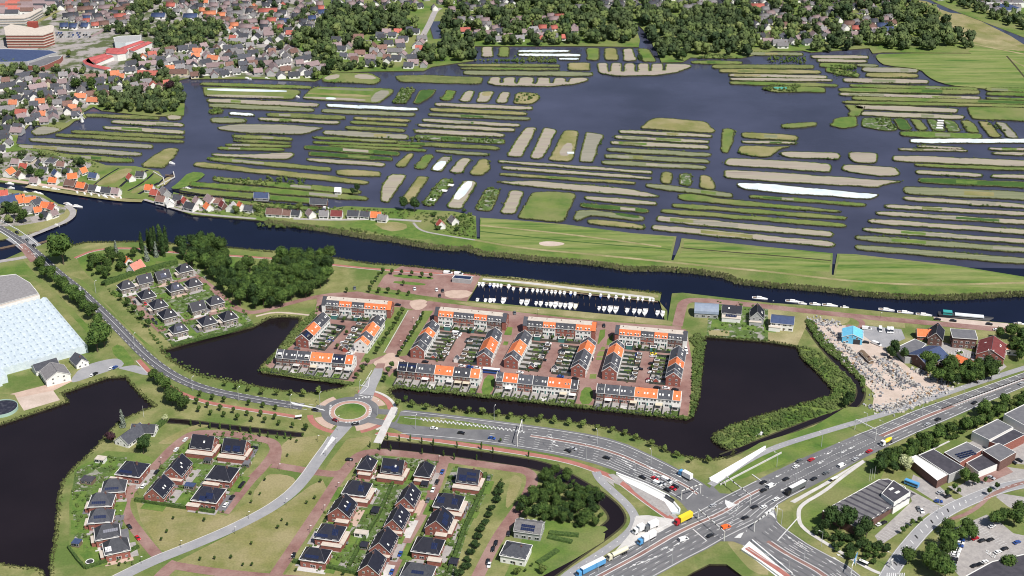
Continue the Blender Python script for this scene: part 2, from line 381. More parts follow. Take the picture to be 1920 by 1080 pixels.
# ------------------------------------------------------------------ islands of the lake
ISLE_EDGES = []
MM = {'s': (SOIL, GRASSG), 'k': (SOILG, REEDG), 'g': (GRASSG, REEDG), 'y': (YEL, REEDG), 'd': (CROP, REEDG), 'm': (MUTE, REEDG), 'w': (FLEECE, MUTE), 'r': (REEDG, REEDG), 'b': (LAWN, REEDG), 'v': (GARD, GRASSG)}
def island(P, t, sm=2):
    P = roundc(P, 4.5 if sm > 1 else 3.0)
    if area2(P) < 0: P = P[::-1]
    # a few decimetres of wear along the edge
    S = resample(P + [P[0]], 3.2)[:-1]
    ph = R.uniform(0, 9)
    S2 = offs(S + [S[0]], 0)[:-1]
    Q = []
    for i, p in enumerate(S2):
        Q.append(p + Vector((R.uniform(-.6, .6), R.uniform(-.6, .6) + .45 * math.sin(i * .45 + ph))))
    top, rim = MM[t]
    slab("island", [Q], rim, BANK, z=R.uniform(-.12, .0), zb=-2)
    ISLE_EDGES.append(Q)
    if top is not rim:
        I = inset(Q, 1.1 if t != 'w' else .7)
        if len(I) > 3 and area2(I) > 0: flat("field", I, top, z=.03)
    return Q
def strip(t, x1, y1, x2, y2, wq):
    # blunt-ended strip with straight but slightly uneven sides
    n = max(3, int(abs(x2 - x1) / 160)); top = []; bot = []
    for i in range(n + 1):
        f = i / n; x = x1 + (x2 - x1) * f; y = y1 + (y2 - y1) * f
        hw = wq / 2 * (1 + R.uniform(-.07, .07)); cap = .8 if i in (0, n) else 1
        top.append((x + (0 if cap == 1 else 0), y - hw * cap)); bot.append((x, y + hw * cap))
    P = [U(*p) for p in top + [(x2 + 9, y2)] + bot[::-1] + [(x1 - 9, y1)]]
    isl = island(P, t, 1)
    if abs(x2 - x1) > 350 and t != 'w' and R.random() < .6:      # part of the bed carries another crop
        for _ in range(R.choice((1, 1, 2))):
            f0 = R.uniform(.04, .7); f1 = min(.96, f0 + R.uniform(.08, .3)); h = wq * .27
            q = [U(x1 + (x2-x1)*f, y1 + (y2-y1)*f + s*h) for f, s in ((f0, -1), (f1, -1), (f1, 1), (f0, 1))]
            flat("field", q, R.choice((SOIL, SOILG, MUTE, REEDG, GRASSG, YEL, CROP, LAWN, SOILG, MUTE)), base=12)
    return isl
STR = """r 650,862,1190,885,26|s 1255,880,1360,880,36|s 840,912,1375,937,30|s 780,955,1380,992,32|r 540,985,1375,1030,24|r 425,1010,1375,1062,24
k 225,1045,1140,1100,32|k 140,1094,1060,1158,34|g 160,1145,990,1205,34|g 1510,628,2330,655,24|s 1560,752,2385,788,32|m 1570,788,2345,825,32
g 1575,840,1665,832,34|w 1725,850,1900,860,24|m 1585,900,1840,905,38|r 2005,858,2585,882,30|s 1945,890,2540,920,26|g 1750,1020,2190,1042,26
r 1760,1052,2180,1072,20|g 1700,1085,2180,1096,22|g 1640,1110,2125,1122,22|g 1570,1188,2480,1270,30|s 3265,782,3990,812,28|y 3230,820,3950,852,28|m 3215,858,3970,890,24
s 3170,900,3895,940,26|s 3140,938,3860,975,26|s 3115,980,3780,1013,32|v 3120,1025,3780,1062,38|w 2455,790,3130,820,26|m 2415,830,3110,860,30|y 2660,885,3070,905,22
g 2630,915,3055,938,22|r 2595,955,3030,978,24|k 2430,992,3060,1028,42|g 2350,1030,3080,1068,20|g 2350,1066,3160,1098,20|g 2480,1092,3195,1126,20|r 2985,1070,3740,1110,28|d 2290,1102,2990,1152,34|d 2320,1150,2940,1192,32
s 2310,1196,2885,1235,30|m 3275,1132,3660,1158,22|y 2530,1290,2850,1305,46|s 3745,1210,4890,1293,22|s 3770,1256,4885,1336,25|y 3755,1305,4765,1372,20
s 4645,985,5335,1020,26|s 4615,1026,5315,1064,27|s 4585,1068,5315,1104,30|m 4560,1120,5325,1162,32|m 4540,1168,5315,1210,33|m 4520,1215,5290,1256,32
m 4850,1388,5490,1466,36|y 5565,1010,5975,1035,44|s 5570,1062,5975,1072,20|g 5630,1472,6490,1536,26|g 5045,1538,6345,1635,30|g 4965,1580,6340,1690,31|s 4930,1637,6245,1758,46|s 4895,1702,6255,1834,44
s 4390,1483,4920,1526,36|d 4360,1537,4860,1580,34|y 4415,1657,4830,1703,38|g 1600,1340,2700,1440,36|g 1430,1378,2750,1488,38|g 1350,1425,2400,1510,40|g 1300,1472,2380,1565,34
r 3440,487,4195,492,20|r 3460,512,4195,518,16|m 3480,545,4440,556,32|w 3890,383,4270,383,20|w 3890,410,4350,414,22|w 4190,440,4345,442,16|g 5190,465,5560,470,26|r 5350,498,6100,500,30|y 5400,530,6150,540,30|s 5470,562,6200,578,24|s 5480,592,6240,600,22|g 5480,620,6280,640,26
s 6090,425,6510,428,26|s 6130,452,6500,460,24|g 6150,486,6410,496,34|m 6430,488,6580,492,22|g 6200,520,6440,565,40|k 6470,520,6880,530,36|y 6500,560,6880,568,36|s 6330,600,6960,612,34|g 6380,640,7330,668,24|g 6300,672,7340,690,34|s 6300,705,7350,735,24|g 6400,735,7900,775,28|g 6330,765,7900,800,22
s 6420,800,7180,830,36|s 6460,850,7230,880,34|g 5870,945,6120,930,36|b 6760,1002,7360,1022,44|w 6830,1056,7900,1056,34|s 6745,1118,7250,1128,18|s 6890,1095,7220,1115,20|s 7420,1114,7900,1124,22|s 7450,1148,7900,1160,24
s 6700,1185,7900,1235,46|g 6865,1236,7900,1276,22|s 6875,1288,7370,1316,28|s 7440,1320,7900,1330,32|d 6895,1350,7900,1395,42|m 6785,1425,7900,1480,58|s 6785,1485,7900,1560,32|s 6640,1545,7900,1615,30|s 6575,1595,7900,1680,32|s 6520,1655,7900,1755,36|s 6480,1720,7900,1825,34|m 6420,1780,7900,1890,40|m 6420,1852,7900,1975,42
g 7400,670,7900,680,28|g 7400,700,7900,715,26|g 7400,735,7900,750,18|m 5560,400,6020,405,24|s 3320,2000,3330,2001,1"""
for row in STR.replace("\n", "|").split("|"):
    t, n = row.split(" "); n = [float(k) for k in n.split(",")]
    if n[1] > 1990: continue
    strip(t, *n)
POLY = """y 1060,1230 1250,1105 1338,1115 1320,1160 1225,1262 1075,1250
k 220,990 310,940 470,965 390,1000 270,1015
g 1515,650 2235,672 2258,690 2200,742 1540,722
k 1620,950 1760,932 2060,930 2430,955 2290,1005 1900,1000 1640,972
s 1575,1150 1920,1158 2150,1140 2215,1150 2170,1195 1920,1188 1600,1168
y 1450,1222 1500,1212 1900,1262 2400,1308 2780,1362 2740,1385 2360,1345 1880,1292 1460,1245
g 2420,562 2540,545 2790,548 2862,600 2820,630 2420,612
r 2960,568 3180,562 3630,580 3600,630 3000,612
g 2360,648 2950,666 2952,688 2850,772 2262,740 2300,695
v 3010,660 3120,660 3040,775 2940,775
d 3150,675 3270,672 3240,720 3140,780 3100,770
b 3350,675 3425,680 3395,735 3370,755 3290,748 3330,715
s 3490,680 3562,680 3520,765 3440,758
s 3600,685 3710,685 3660,768 3570,765
s 3755,690 3830,690 3795,775 3715,770
y 3870,700 3920,688 4020,698 4055,735 3990,780 3850,775
y 3060,1150 3110,1150 3030,1258 2955,1245
g 3185,1158 3262,1160 3180,1272 3100,1262
k 3310,1172 3395,1175 3310,1288 3225,1275
s 3455,1182 3540,1187 3455,1302 3365,1292
y 3600,1192 3655,1192 3682,1260 3620,1315 3515,1305
s 2930,1303 3055,1312 2985,1410 2910,1520 2855,1512 2862,1390
y 3135,1320 3220,1325 3085,1522 2995,1520
v 3320,1335 3412,1350 3235,1547 3158,1530
s 3478,1352 3585,1362 3460,1567 3346,1555
v 3640,1410 3755,1420 3680,1587 3560,1572
s 3830,1425 3932,1435 3865,1605 3750,1598
s 3705,1362 3990,1355 4700,1412 4970,1472 4850,1476 4300,1428 3850,1384
s 3945,952 4028,956 3975,1060 3912,1178 3795,1172 3870,1050
s 4080,952 4178,972 4135,1060 4112,1120 4060,1192 3972,1184 4030,1060
y 4230,978 4342,982 4312,1130 4287,1212 4112,1203 4175,1090
k 4398,988 4538,1010 4482,1100 4452,1218 4338,1208 4375,1080
y 4800,962 4860,905 4920,885 5040,887 5300,915 5320,945 5368,972 5345,998
y 4965,1290 5045,1292 5035,1377 4953,1372
v 5100,1300 5185,1302 5187,1392 5093,1386
y 5250,1310 5320,1312 5372,1405 5345,1422 5248,1406
g 5420,962 5507,965 5500,1060 5455,1150 5408,1137
y 5545,1095 5660,1093 5800,1100 5940,1092 5850,1117 5780,1172 5700,1178 5540,1152
s 5450,1183 5900,1205 6230,1228 6237,1292 5900,1267 5438,1237
s 5425,1275 5760,1288 6620,1350 6780,1362 6640,1378 6590,1405 5760,1357 5438,1332
w 5515,1370 5700,1373 6605,1458 6540,1493 5800,1442 5560,1412
g 5080,1455 5170,1453 5450,1493 6310,1578 6300,1594 5400,1527 5090,1492
m 4293,1647 4330,1573 4450,1576 4820,1620 4834,1645 4790,1658 4540,1624 4410,1614 4350,1657
g 4000,1438 4150,1435 4322,1453 4272,1560 4227,1664 3878,1634
s 3615,350 3695,350 3700,425 3615,428
g 3745,350 3820,350 3815,425 3740,425
s 3965,582 3965,582 3965,582 3965,582
g 4400,358 4490,358 4495,450 4405,448
y 4535,360 4620,360 4640,448 4535,450
s 4675,365 4745,363 4775,455 4675,455
g 4780,362 4860,365 4925,462 4820,462
y 4260,470 4425,470 4425,527 4260,525
s 4482,470 4560,470 4558,538 4578,538 4582,472 4662,472 4662,538 4682,538 4684,472 4764,474 4764,536 4784,536 4786,474 4868,476 4868,534 4884,533 4886,476 4975,478 4972,530 4990,526 4994,477 5100,480 5182,482 5186,498 5090,540 4900,566 4600,568 4490,545
s 3675,575 3760,576 3750,622 3770,624 3778,578 3870,578 3862,626 3880,628 3892,578 4005,580 3998,628 4022,628 4032,582 4128,582 4124,624 4150,624 4156,582 4245,584 4243,614 4268,614 4272,584 4410,582 4415,600 4320,630 4100,648 3720,640 3655,625
g 5900,640 6180,655 6200,690 5800,690 5700,660
s 6370,1085 6380,1085 6380,1086 6370,1086
s 5840,1145 5900,1135 6280,1145 6305,1165 6300,1195 5900,1180
s 6360,1148 6390,1138 6570,1145 6585,1170 6570,1222 6410,1220 6370,1185
s 6310,1240 6350,1232 6720,1255 6755,1318 6600,1320 6320,1280
b 6220,940 6270,885 6420,870 6435,945 6330,965
v 6465,895 6480,885 6680,880 6690,930 6740,970 6640,980 6465,950
d 6700,885 6790,890 6850,975 6750,975
g 6825,890 6900,895 6965,975 6890,978
v 6945,890 7020,895 7100,985 7000,978
v 7070,895 7155,905 7215,985 7110,985
g 7195,900 7285,905 7350,995 7260,990
y 7330,905 7420,915 7515,1030 7430,1030
k 7460,910 7540,920 7645,1035 7560,1035
g 6490,800 6420,790 6330,780 6380,830 6360,870 6440,870
g 7250,800 7900,810 7900,915 7290,890"""
for row in POLY.split("\n"):
    t, s = row.split(" ", 1); P = UW(s)
    if abs(area2(P)) < 60: continue
    island(P, t, 2)
MEAD = UW("6565,420 6600,400 7680,402 9500,410 9500,860 7200,650 7050,620 6960,575 6900,515 6640,490 6590,460")
slab("island", [smooth(MEAD, 1)], MEADOW, BANK)
def patch(name, s, m, sm=1): return flat(name, UW(s), m, sm)
# patches on the islands (crops, covers)
for s, m in (("1550,660 2150,676 2150,692 1560,680", FLEECE), ("1550,705 2130,722 2125,738 1560,726", SOIL), ("2440,572 2550,552 2540,590 2430,600", SOIL),
             ("2660,556 2780,558 2840,596 2660,590", SOIL), ("2380,654 2800,670 2800,684 2380,670", MUTE), ("2310,692 2780,712 2780,730 2310,708", YEL),
             ("2830,676 2940,680 2850,764 2765,762", SOILG), ("2280,722 2740,742 2740,760 2270,736", SOIL), ("2450,728 2520,732 2515,748 2440,744", FLEECE),
             ("3290,1205 3360,1210 3300,1282 3235,1270", FLEECE), ("3490,1358 3560,1363 3460,1500 3385,1490", FLEECE),
             ("4240,1070 4300,1075 4280,1170 4180,1165", SOIL), ("3620,690 3690,690 3680,720 3610,718", YEL),
             ("4610,1590 4790,1618 4800,1640 4620,1615", CROP), ("3850,1590 3850,1590 3850,1591 3849,1591", SOIL),
             ("4920,912 5060,898 5290,925 5300,935 4930,925", YEL), ("7095,1494 7140,1497 7135,1510 7090,1506", FLEECE), ("7180,1498 7240,1502 7250,1516 7190,1512", FLEECE),
             ("7250,1500 7470,1515 7470,1545 7255,1520", SOILG), ("4400,582 4400,582 4400,583 4401,583", SOIL)):
    P = UW(s)
    if abs(area2(P)) > 60: flat("field", P, m, 1, base=8)
# the small bays cut into the two comb-shaped islands
# north bank meadow, dike path, field ditches
patch("meadow", "3610,1640 3840,1656 4240,1690 4740,1756 5055,1780 5020,1935 4500,1905 3900,1850 3600,1795", MEADOW, 0)
patch("meadow", "5130,1800 5760,1862 6230,1908 6225,1960 5760,1925 5125,1865", MEADOW, 0)
patch("meadow", "5115,1880 5760,1935 6225,1975 6220,2040 5700,2010 5080,1955", MEADOW, 0)
patch("meadow", "6300,1912 6400,1915 7160,2000 7680,2085 8600,2200 8300,2210 7500,2160 6700,2130 6260,2090", MEADOW, 0)
patch("meadow", "2600,1660 2950,1650 3100,1700 3300,1780 3150,1800 2750,1740", LAWN)
patch("field", "2780,1660 3040,1668 3060,1720 2900,1740", YEL)
patch("sand_patch", "4040,1815 4130,1808 4230,1820 4235,1835 4140,1850 4045,1838", SAND, 2)
ribbon("path", line("3560,1800 3900,1860 4400,1905 5060,1970 5400,2005 5800,2040 6200,2090 6600,2125 7000,2140 7680,2120 8500,2100"), 3, DRY)
ribbon("path", line("3100,1670 3150,1730 3300,1760 3560,1800"), 2, PAVE)
ribbon("path", line("2200,1640 2500,1650 2900,1640 3160,1660"), 3.5, PAVE)
ribbon("path", line("5110,1858 5400,1885 5800,1915 6235,1955"), 1.6, BANK)
ribbon("path", line("3600,1735 4000,1780 4500,1830 5030,1870"), 1.4, CROP)
ribbon("path", line("3600,1690 4300,1760 4960,1850"), 2.5, DRY)
ribbon("quay", line("200,1395 500,1440 900,1500 1070,1505"), 6, DRY)
ribbon("quay", line("0,1340 160,1365 500,1410 900,1475"), 5, PINK)
ribbon("quay", line("1080,1495 1250,1545 1440,1600 1920,1640"), 3, PAVE)
patch("lawn", "1270,1415 1330,1375 1420,1285 1550,1298 1500,1345 1370,1415", LAWN)
patch("field", "700,1385 800,1330 920,1262 1005,1265 960,1310 830,1390", YEL)
patch("lawn", "905,1405 1000,1330 1130,1290 1150,1300 1080,1360 960,1420", LAWN)
patch("field", "1185,1380 1250,1325 1300,1330 1230,1400", YEL); patch("field", "965,1440 1090,1380 1100,1400 1010,1455", YEL)
for s_, w_ in (("900,1400 960,1345 1060,1300 1110,1275", 2.5), ("700,1392 760,1340 840,1290 890,1262", 1.6), ("960,1430 1040,1390 1120,1330 1150,1300", 2), ("1180,1385 1245,1325 1300,1300", 2), ("1040,1455 1140,1400 1190,1370", 3), ("1290,1420 1400,1440 1700,1490 2100,1530 2450,1555", 2.5), ("1340,1460 1500,1490 1800,1530", 1.8)):
    ribbon("canal_water", line(s_), w_, POND)
for s_ in ("915,1395 1000,1350 1060,1312 1075,1322 1010,1362 930,1405", "1600,1530 1900,1560 2040,1575 2030,1590 1900,1580 1620,1548"): patch("lawn", s_, LAWN, 0)
# right-hand meadows by the far canal
patch("meadow", "6565,420 6600,408 7680,412 7900,640 7600,640 7050,615 6960,570 6900,512 6640,486 6595,460", MEADOW)
patch("field", "6860,0 6970,10 7080,90 7260,110 7700,330 7700,400 7450,330 7200,280 7100,230 6990,150 6880,80", YEL)
for s_ in ("-2000,-300 2450,-300 2420,100 2200,330 2300,420 2360,560 2200,575 1920,575 1540,575 1435,580 1345,590 1100,555 800,560 640,600 700,760 600,860 500,920 240,905 130,1000 -200,1000 -2000,1000",): patch("town_ground", s_, TOWN, 0)
for s_ in ("0,1150 200,1120 700,1225 600,1330 460,1370 0,1330", "1140,1400 1260,1440 1330,1520 1500,1530 1700,1560 1640,1590 1400,1580 1150,1490"): patch("town_ground", s_, TOWN, 0)
patch("west_ground", "0,1440 300,1470 430,1545 500,1560 480,1600 330,1660 100,1700 -200,1700 -200,1420", TOWN, 0)
patch("field", "7000,160 7180,190 7600,330 7680,380 7500,370 7250,300 7150,260 7030,220", DRY)
patch("meadow", "7300,340 7800,430 7800,640 7650,640 7250,400", MEADOW)
ribbon("path", line("7190,310 7400,350 7700,410"), 4, DRY); ribbon("path", line("7550,430 7680,500 8000,620"), 3, DRY)
ribbon("canal_bank", line("7460,-20 7600,160 7800,400") if False else line("7550,420 7620,500 7700,600 7750,650"), 2, BANK)
# ------------------------------------------------------------------ grounds of the new estate
patch("paving", "2380,2212 2680,2185 3000,2245 3290,2268 3840,2340 4500,2412 5140,2470 5225,2560 5190,2900 5160,3118 4440,3040 3720,2960 2960,2885 2900,2800 2800,2720 2660,2868 2040,2770 1990,2735 2190,2590 2350,2400", BRICKR, 0)
patch("paving", "2880,2070 3010,1995 3340,2030 3610,2064 3580,2120 3500,2262 3130,2212 2830,2150", BRICKR, 0)
patch("verge", "2940,2055 3200,2075 3260,2085 3230,2100 2960,2080", LAWN)
patch("sand_patch", "3330,2175 3560,2180 3500,2240 3340,2235", PINK)
for s in ("2960,2105 3200,2125 3180,2145 2945,2125", "2760,2165 3080,2215 3110,2235 2780,2185"): patch("verge", s, LAWN)
patch("verge", "3480,2262 3850,2300 4500,2350 5000,2400 5060,2420 5020,2440 4500,2395 3840,2330 3400,2275", DRY)
patch("verge", "3620,2078 3840,2082 4340,2146 4760,2182 4940,2210 4935,2240 4400,2205 3840,2120 3600,2098", DRY)
ribbon("path", line("3620,2095 3900,2115 4400,2175 4900,2235"), 3, CONC)
patch("verge", "2700,2720 2790,2560 2960,2300 3095,2320 2940,2600 2890,2660 2780,2700", GRASSG, 0)
patch("verge", "2960,2680 2985,2640 3180,2330 3250,2330 3110,2560 3050,2665", GRASSG, 0)
ribbon("avenue", line("2935,2650 3020,2500 3115,2330"), 9, BRICKR)
ribbon("kerb_strip", line("2935,2650 3020,2500 3115,2330"), .5, CONC, o=5); ribbon("kerb_strip", line("2935,2650 3020,2500 3115,2330"), .5, CONC, o=-5)
patch("plaza", "2790,2720 2870,2680 2900,2650 2960,2645 2980,2680 3060,2715 2980,2760 2920,2770 2830,2755", PINK)
patch("plaza", "3060,2265 3130,2245 3200,2250 3210,2285 3160,2325 3100,2325", PINK)
# green islands and gardens inside the estate
for s in ("3600,2960 3640,2810 3720,2820 3690,2960", "4340,3030 4365,2905 4450,2905 4440,3035"): patch("lawn", s, LAWN)
patch("verge", "5150,2480 5260,2560 5262,2700 5240,2980 5190,3130 5180,3060 5190,2700", GRASSG, 0)
patch("verge", "2150,2610 2350,2400 2380,2250 2330,2350 2190,2500 2090,2630 2010,2705", GRASSG, 0)
patch("verge", "2010,2760 2640,2880 2690,2800 2720,2740 2790,2730 2830,2770 2760,2870 2660,2960 2560,2925 2620,2880 2300,2848 1960,2790", GRASSG, 0)
patch("verge", "2880,2880 2940,2800 3000,2760 3020,2880 3000,2905 2930,2925 2960,3010 2900,3000 2840,2930", VERGE, 0)
patch("lawn", "2010,2765 2660,2865 2640,2878 1990,2782", GRASSG, 0)
patch("lawn", "2980,2885 3840,2980 5160,3122 5160,3140 3840,2998 2960,2903", GRASSG, 0)
for s in ("4490,2600 4540,2600 4535,2625 4485,2625", "4480,2635 4535,2635 4525,2672 4475,2672", "4475,2680 4520,2680 4515,2700 4468,2700", "4425,2805 4475,2805 4470,2840 4420,2840", "4480,2580 4500,2475 4540,2470 4530,2585", "4548,2590 4565,2490 4600,2492 4590,2590", "3780,2510 3800,2450 3845,2455 3835,2515", "3780,2560 3815,2562 3805,2590 3770,2588"): patch("lawn", s, GRASSG, 0)
# villas by the pond on the right
for s, m in (("5190,2270 5320,2260 5290,2520 5240,2560 5180,2480", VERGE), ("5320,2240 5760,2300 5760,2560 5300,2520", GARD), ("5760,2300 6100,2330 6060,2420 5980,2590 5760,2562", DRY),
             ("5340,2400 5470,2400 5460,2460 5330,2455", LAWN), ("5560,2420 5670,2420 5670,2480 5560,2475", LAWN), ("5730,2440 5820,2445 5820,2495 5730,2490", LAWN),
             ("5310,2475 5470,2480 5470,2520 5320,2515", DRY)): patch("garden", s, m, 0)
patch("verge", "5980,2330 6360,2370 6380,2410 6300,2440 6040,2400", DRY)
# reed and bramble peninsula
patch("verge", "5990,2600 6070,2610 6200,2680 6330,2800 6420,2900 6400,2990 6330,3060 6000,3170 5700,3280 5500,3380 5370,3320 5345,3285 5480,3195 5760,3105 6000,3035 6230,2970 6255,2925 6130,2785 6010,2680", GRASSG, 1)
# west side
patch("verge", "480,2050 620,2100 800,2280 960,2450 1160,2620 1200,2700 1000,2500 700,2200", GRASSG, 0)
patch("lawn", "0,1960 180,1960 260,2050 380,2150 640,2420 740,2490 690,2540 640,2480 330,2150 200,2060 0,2080", GRASSG, 0)
patch("lawn", "820,2620 900,2570 1000,2700 1010,2730 930,2740", LAWN)
patch("yard", "520,2860 600,2760 700,2720 830,2690 900,2690 940,2740 840,2775 700,2820 560,2870", ASPHL)
patch("yard", "870,2760 980,2740 1040,2740 1130,2800 1110,2820 960,2780", ASPHL)
patch("yard", "115,2980 400,2930 450,3000 180,3080", SAND, 0)
patch("yard", "60,2960 530,2840 540,2860 400,2930 120,2985", PINK, 0)
patch("verge", "0,2950 110,2960 180,3095 0,3160", GRASSG, 0)
patch("villa_gardens", "880,2150 1300,1975 1500,1985 1560,2110 1700,2230 1830,2330 1910,2440 1720,2490 1300,2600 1200,2500 1000,2340", GARD, 0)
patch("wood_floor", "1000,1850 1700,1860 2450,1900 2520,2080 2350,2170 1900,2330 1750,2230 1560,2050 1350,1960 1000,1960", GRASSG, 1)
patch("verge", "560,1900 1000,1830 1250,1960 860,2110 760,2150 620,2030", GRASSG, 1)
patch("lawn", "1760,1930 2150,1955 2150,2010 1780,1985", GRASSG)
patch("verge", "2300,2060 2700,2010 2860,2030 2700,2180 2400,2200 1980,2300 1930,2330 2200,2150", VERGE)
ribbon("path", line("2400,2230 2300,2225 2100,2225 1990,2205 1920,2215") if False else line("1920,2372 2050,2340 2200,2350 2330,2365"), 2, SAND)
# south-west estate
patch("lawn", "1180,3320 1450,3180 1600,3190 1430,3230 1300,3330 1200,3330", YEL)
patch("garden", "560,3520 800,3380 1050,3400 1180,3450 1060,3560 930,3680 890,3800 930,3930 1010,4030 1050,4120 640,4270 520,4120 520,3700", GRASSG, 0)
patch("garden", "560,3540 720,3460 800,3420 950,3430 960,3620 900,3760 890,3860 940,4000 700,4060 560,4050 540,3700", GARD, 0)
for s in ("680,3460 800,3440 900,3460 860,3510 700,3500", "545,3690 650,3680 640,3820 540,3850", "530,3900 650,3910 620,3990 530,4010", "580,4130 740,4080 820,4130 640,4210"): patch("lawn", s, LAWN, 0)
patch("garden", "1090,3700 1180,3520 1330,3380 1480,3310 1560,3230 1900,3250 1960,3330 1880,3480 1760,3620 1640,3820 1350,3780 1030,3750", GARD, 0)
patch("garden", "1020,3770 1620,3850 1700,3870 1900,3740 1930,3830 1650,3990 1260,4140 1200,4120 1050,3900", YEL, 0)
for s in ("1390,3420 1490,3410 1480,3440 1380,3440", "1450,3580 1540,3580 1520,3620 1440,3610", "1330,3700 1430,3690 1380,3780 1290,3770"): patch("lawn", s, LAWN, 0)
patch("verge", "1310,4220 1900,3920 2130,3790 2330,3640 2420,3600 2450,3660 2250,3990 2060,4280 1800,4300 1400,4230", YEL, 0)
patch("verge", "2030,3480 2100,3350 2180,3280 2400,3270 2460,3220 2360,3480 2200,3505", YEL, 1)
patch("verge", "1990,3570 2050,3550 2190,3570 2230,3620 2100,3750 1900,3870 1880,3720", YEL, 1)
patch("verge", "2420,3540 2520,3400 2620,3270 2740,3260 2800,3300 2720,3370 2600,3450 2540,3540 2480,3550", YEL, 1)
patch("verge", "2200,4230 2600,4280 2750,4350 2100,4360", YEL, 0)
patch("verge", "400,4180 460,3900 480,3620 560,3560 520,3750 520,4130 650,4280 1040,4130 1080,4190 880,4340 380,4340", VERGE, 0)
patch("garden", "2650,3560 2740,3480 2780,3410 3290,3460 3240,3620 3090,3900 2900,4200 2850,4330 2750,4290 2280,4190 2450,3880", GARD, 0)
patch("garden", "3400,3500 3700,3560 3650,3700 3500,4000 3400,4330 2960,4330 3100,4120 3280,3760", GARD, 0)
for k, s in enumerate(("2810,3600 3000,3610 2980,3640 2810,3630", "2700,3820 2780,3820 2770,3860 2690,3850", "3400,3640 3480,3650 3460,3680 3390,3670", "3500,3820 3600,3840 3570,3890 3480,3870", "2500,4150 2560,4150 2540,4230 2490,4220", "2690,4030 2730,4040 2700,4090 2670,4080", "3560,3740 3610,3750 3590,3780 3540,3770")): patch("lawn", s, LAWN, 0)
patch("verge", "3700,3560 3840,3560 3880,3640 3760,3850 3600,4150 3540,4330 3400,4330 3560,4000", VERGE, 0)
patch("verge", "3840,3560 3900,3570 3920,3620 3860,3760 3790,3830 3800,3700", YEL, 1)
patch("garden", "3780,4330 3900,4080 3990,3880 4540,4000 4530,4060 4300,4200 4050,4330", GRASSG, 0)
patch("lawn", "4080,3900 4540,3950 4560,3970 4300,4140 3950,4330 3990,4240 4060,4040", GRASSG, 0)
# verges round the junction
patch("verge", "3000,3115 3100,3112 3500,3165 3750,3205 3780,3222 3500,3222 2970,3172", VERGE, 0)
patch("verge", "5780,3330 6120,3230 6720,3060 6500,3230 6050,3420 5400,3650 5340,3640", GRASSG, 0)
patch("verge", "4600,3640 4640,3620 4760,3760 5060,3900 4980,3930 4800,3860 4780,3800", VERGE, 0)
patch("paving", "4500,3570 4560,3560 4720,3620 5000,3800 5110,3900 5020,3895 4760,3690 4600,3620 4610,3650", PAVE, 0)
patch("verge", "5440,4050 5540,4060 5640,4150 5800,4320 5650,4300 5520,4160", DRY, 1)
patch("verge", "5940,3810 6450,3500 6640,3520 6600,3600 6190,3860 6150,3960 5960,3930", GRASSG, 0)
patch("verge", "5820,3850 5930,3760 5930,3930 6020,4010 6440,4250 6500,4330 6400,4290 6020,4070 5850,3950", VERGE, 0)
patch("yard", "6560,4020 6840,3760 6800,3660 7060,3800 6990,3850 6640,4080 6600,4080", PAVE, 0)
patch("verge", "6620,4080 6960,3850 7040,3860 6840,4100 6780,4240 6600,4160", VERGE, 0)
patch("yard", "6820,3640 6850,3560 7050,3650 7200,3640 7320,3560 7540,3500 7680,3520 7700,3600 7400,3700 7180,3780 7060,3790", PAVE, 0)
patch("yard", "7240,3540 7340,3480 7500,3460 7600,3540 7420,3620 7300,3600", BRICKR, 0)
patch("verge", "7050,3650 7080,3630 7220,3720 7200,3760 7150,3740", GRASSG, 0)
patch("yard", "7200,4330 7080,4180 7100,3960 7320,3870 7500,3700 7900,3760 7900,4330", PAVE, 0)
patch("verge", "7050,4010 7400,3860 7480,3900 7600,4000 7800,4040 7780,3900 7560,3800 7460,3720 7320,3820", GRASSG, 0)
patch("yard", "7240,3330 7700,3150 7900,3200 7900,3500 7500,3470", PAVE, 0)
patch("verge", "6460,3480 7100,3180 7680,2930 7900,2900 7900,3000 7260,3240 7080,3320 6760,3480 6560,3530", GRASSG, 0)
patch("verge", "6350,3050 6560,3060 6700,3080 6200,3240 5800,3340 5560,3400 5700,3320 6100,3200", GRASSG, 0)
# stone merchant's yard
patch("yard", "6080,2420 6200,2410 6290,2440 6340,2440 6480,2500 6560,2560 6700,2660 6820,2760 6960,2830 7080,2870 7150,2920 6880,3010 6660,3080 6540,3060 6560,2950 6400,2800 6240,2640 6100,2480", SAND, 0)
patch("yard", "6470,2440 6760,2470 6790,2540 6640,2610 6560,2580 6480,2520", ASPHL, 0)
patch("yard", "6960,2540 7060,2560 7300,2640 7500,2700 7550,2750 7480,2800 7340,2730 7150,2660 7010,2620", PAVE, 0)
patch("verge", "6450,2380 6780,2410 6790,2460 6600,2450 6440,2430", DRY, 0)
patch("yard", "7000,2375 7560,2425 7600,2470 7400,2465 7010,2400", SAND, 0)
# ================================================================== roads
def road(s, wd, m=ASPH, n=2, nm="road", base=0): P = line(s, n); ribbon(nm, P, wd, m, base=base); return P
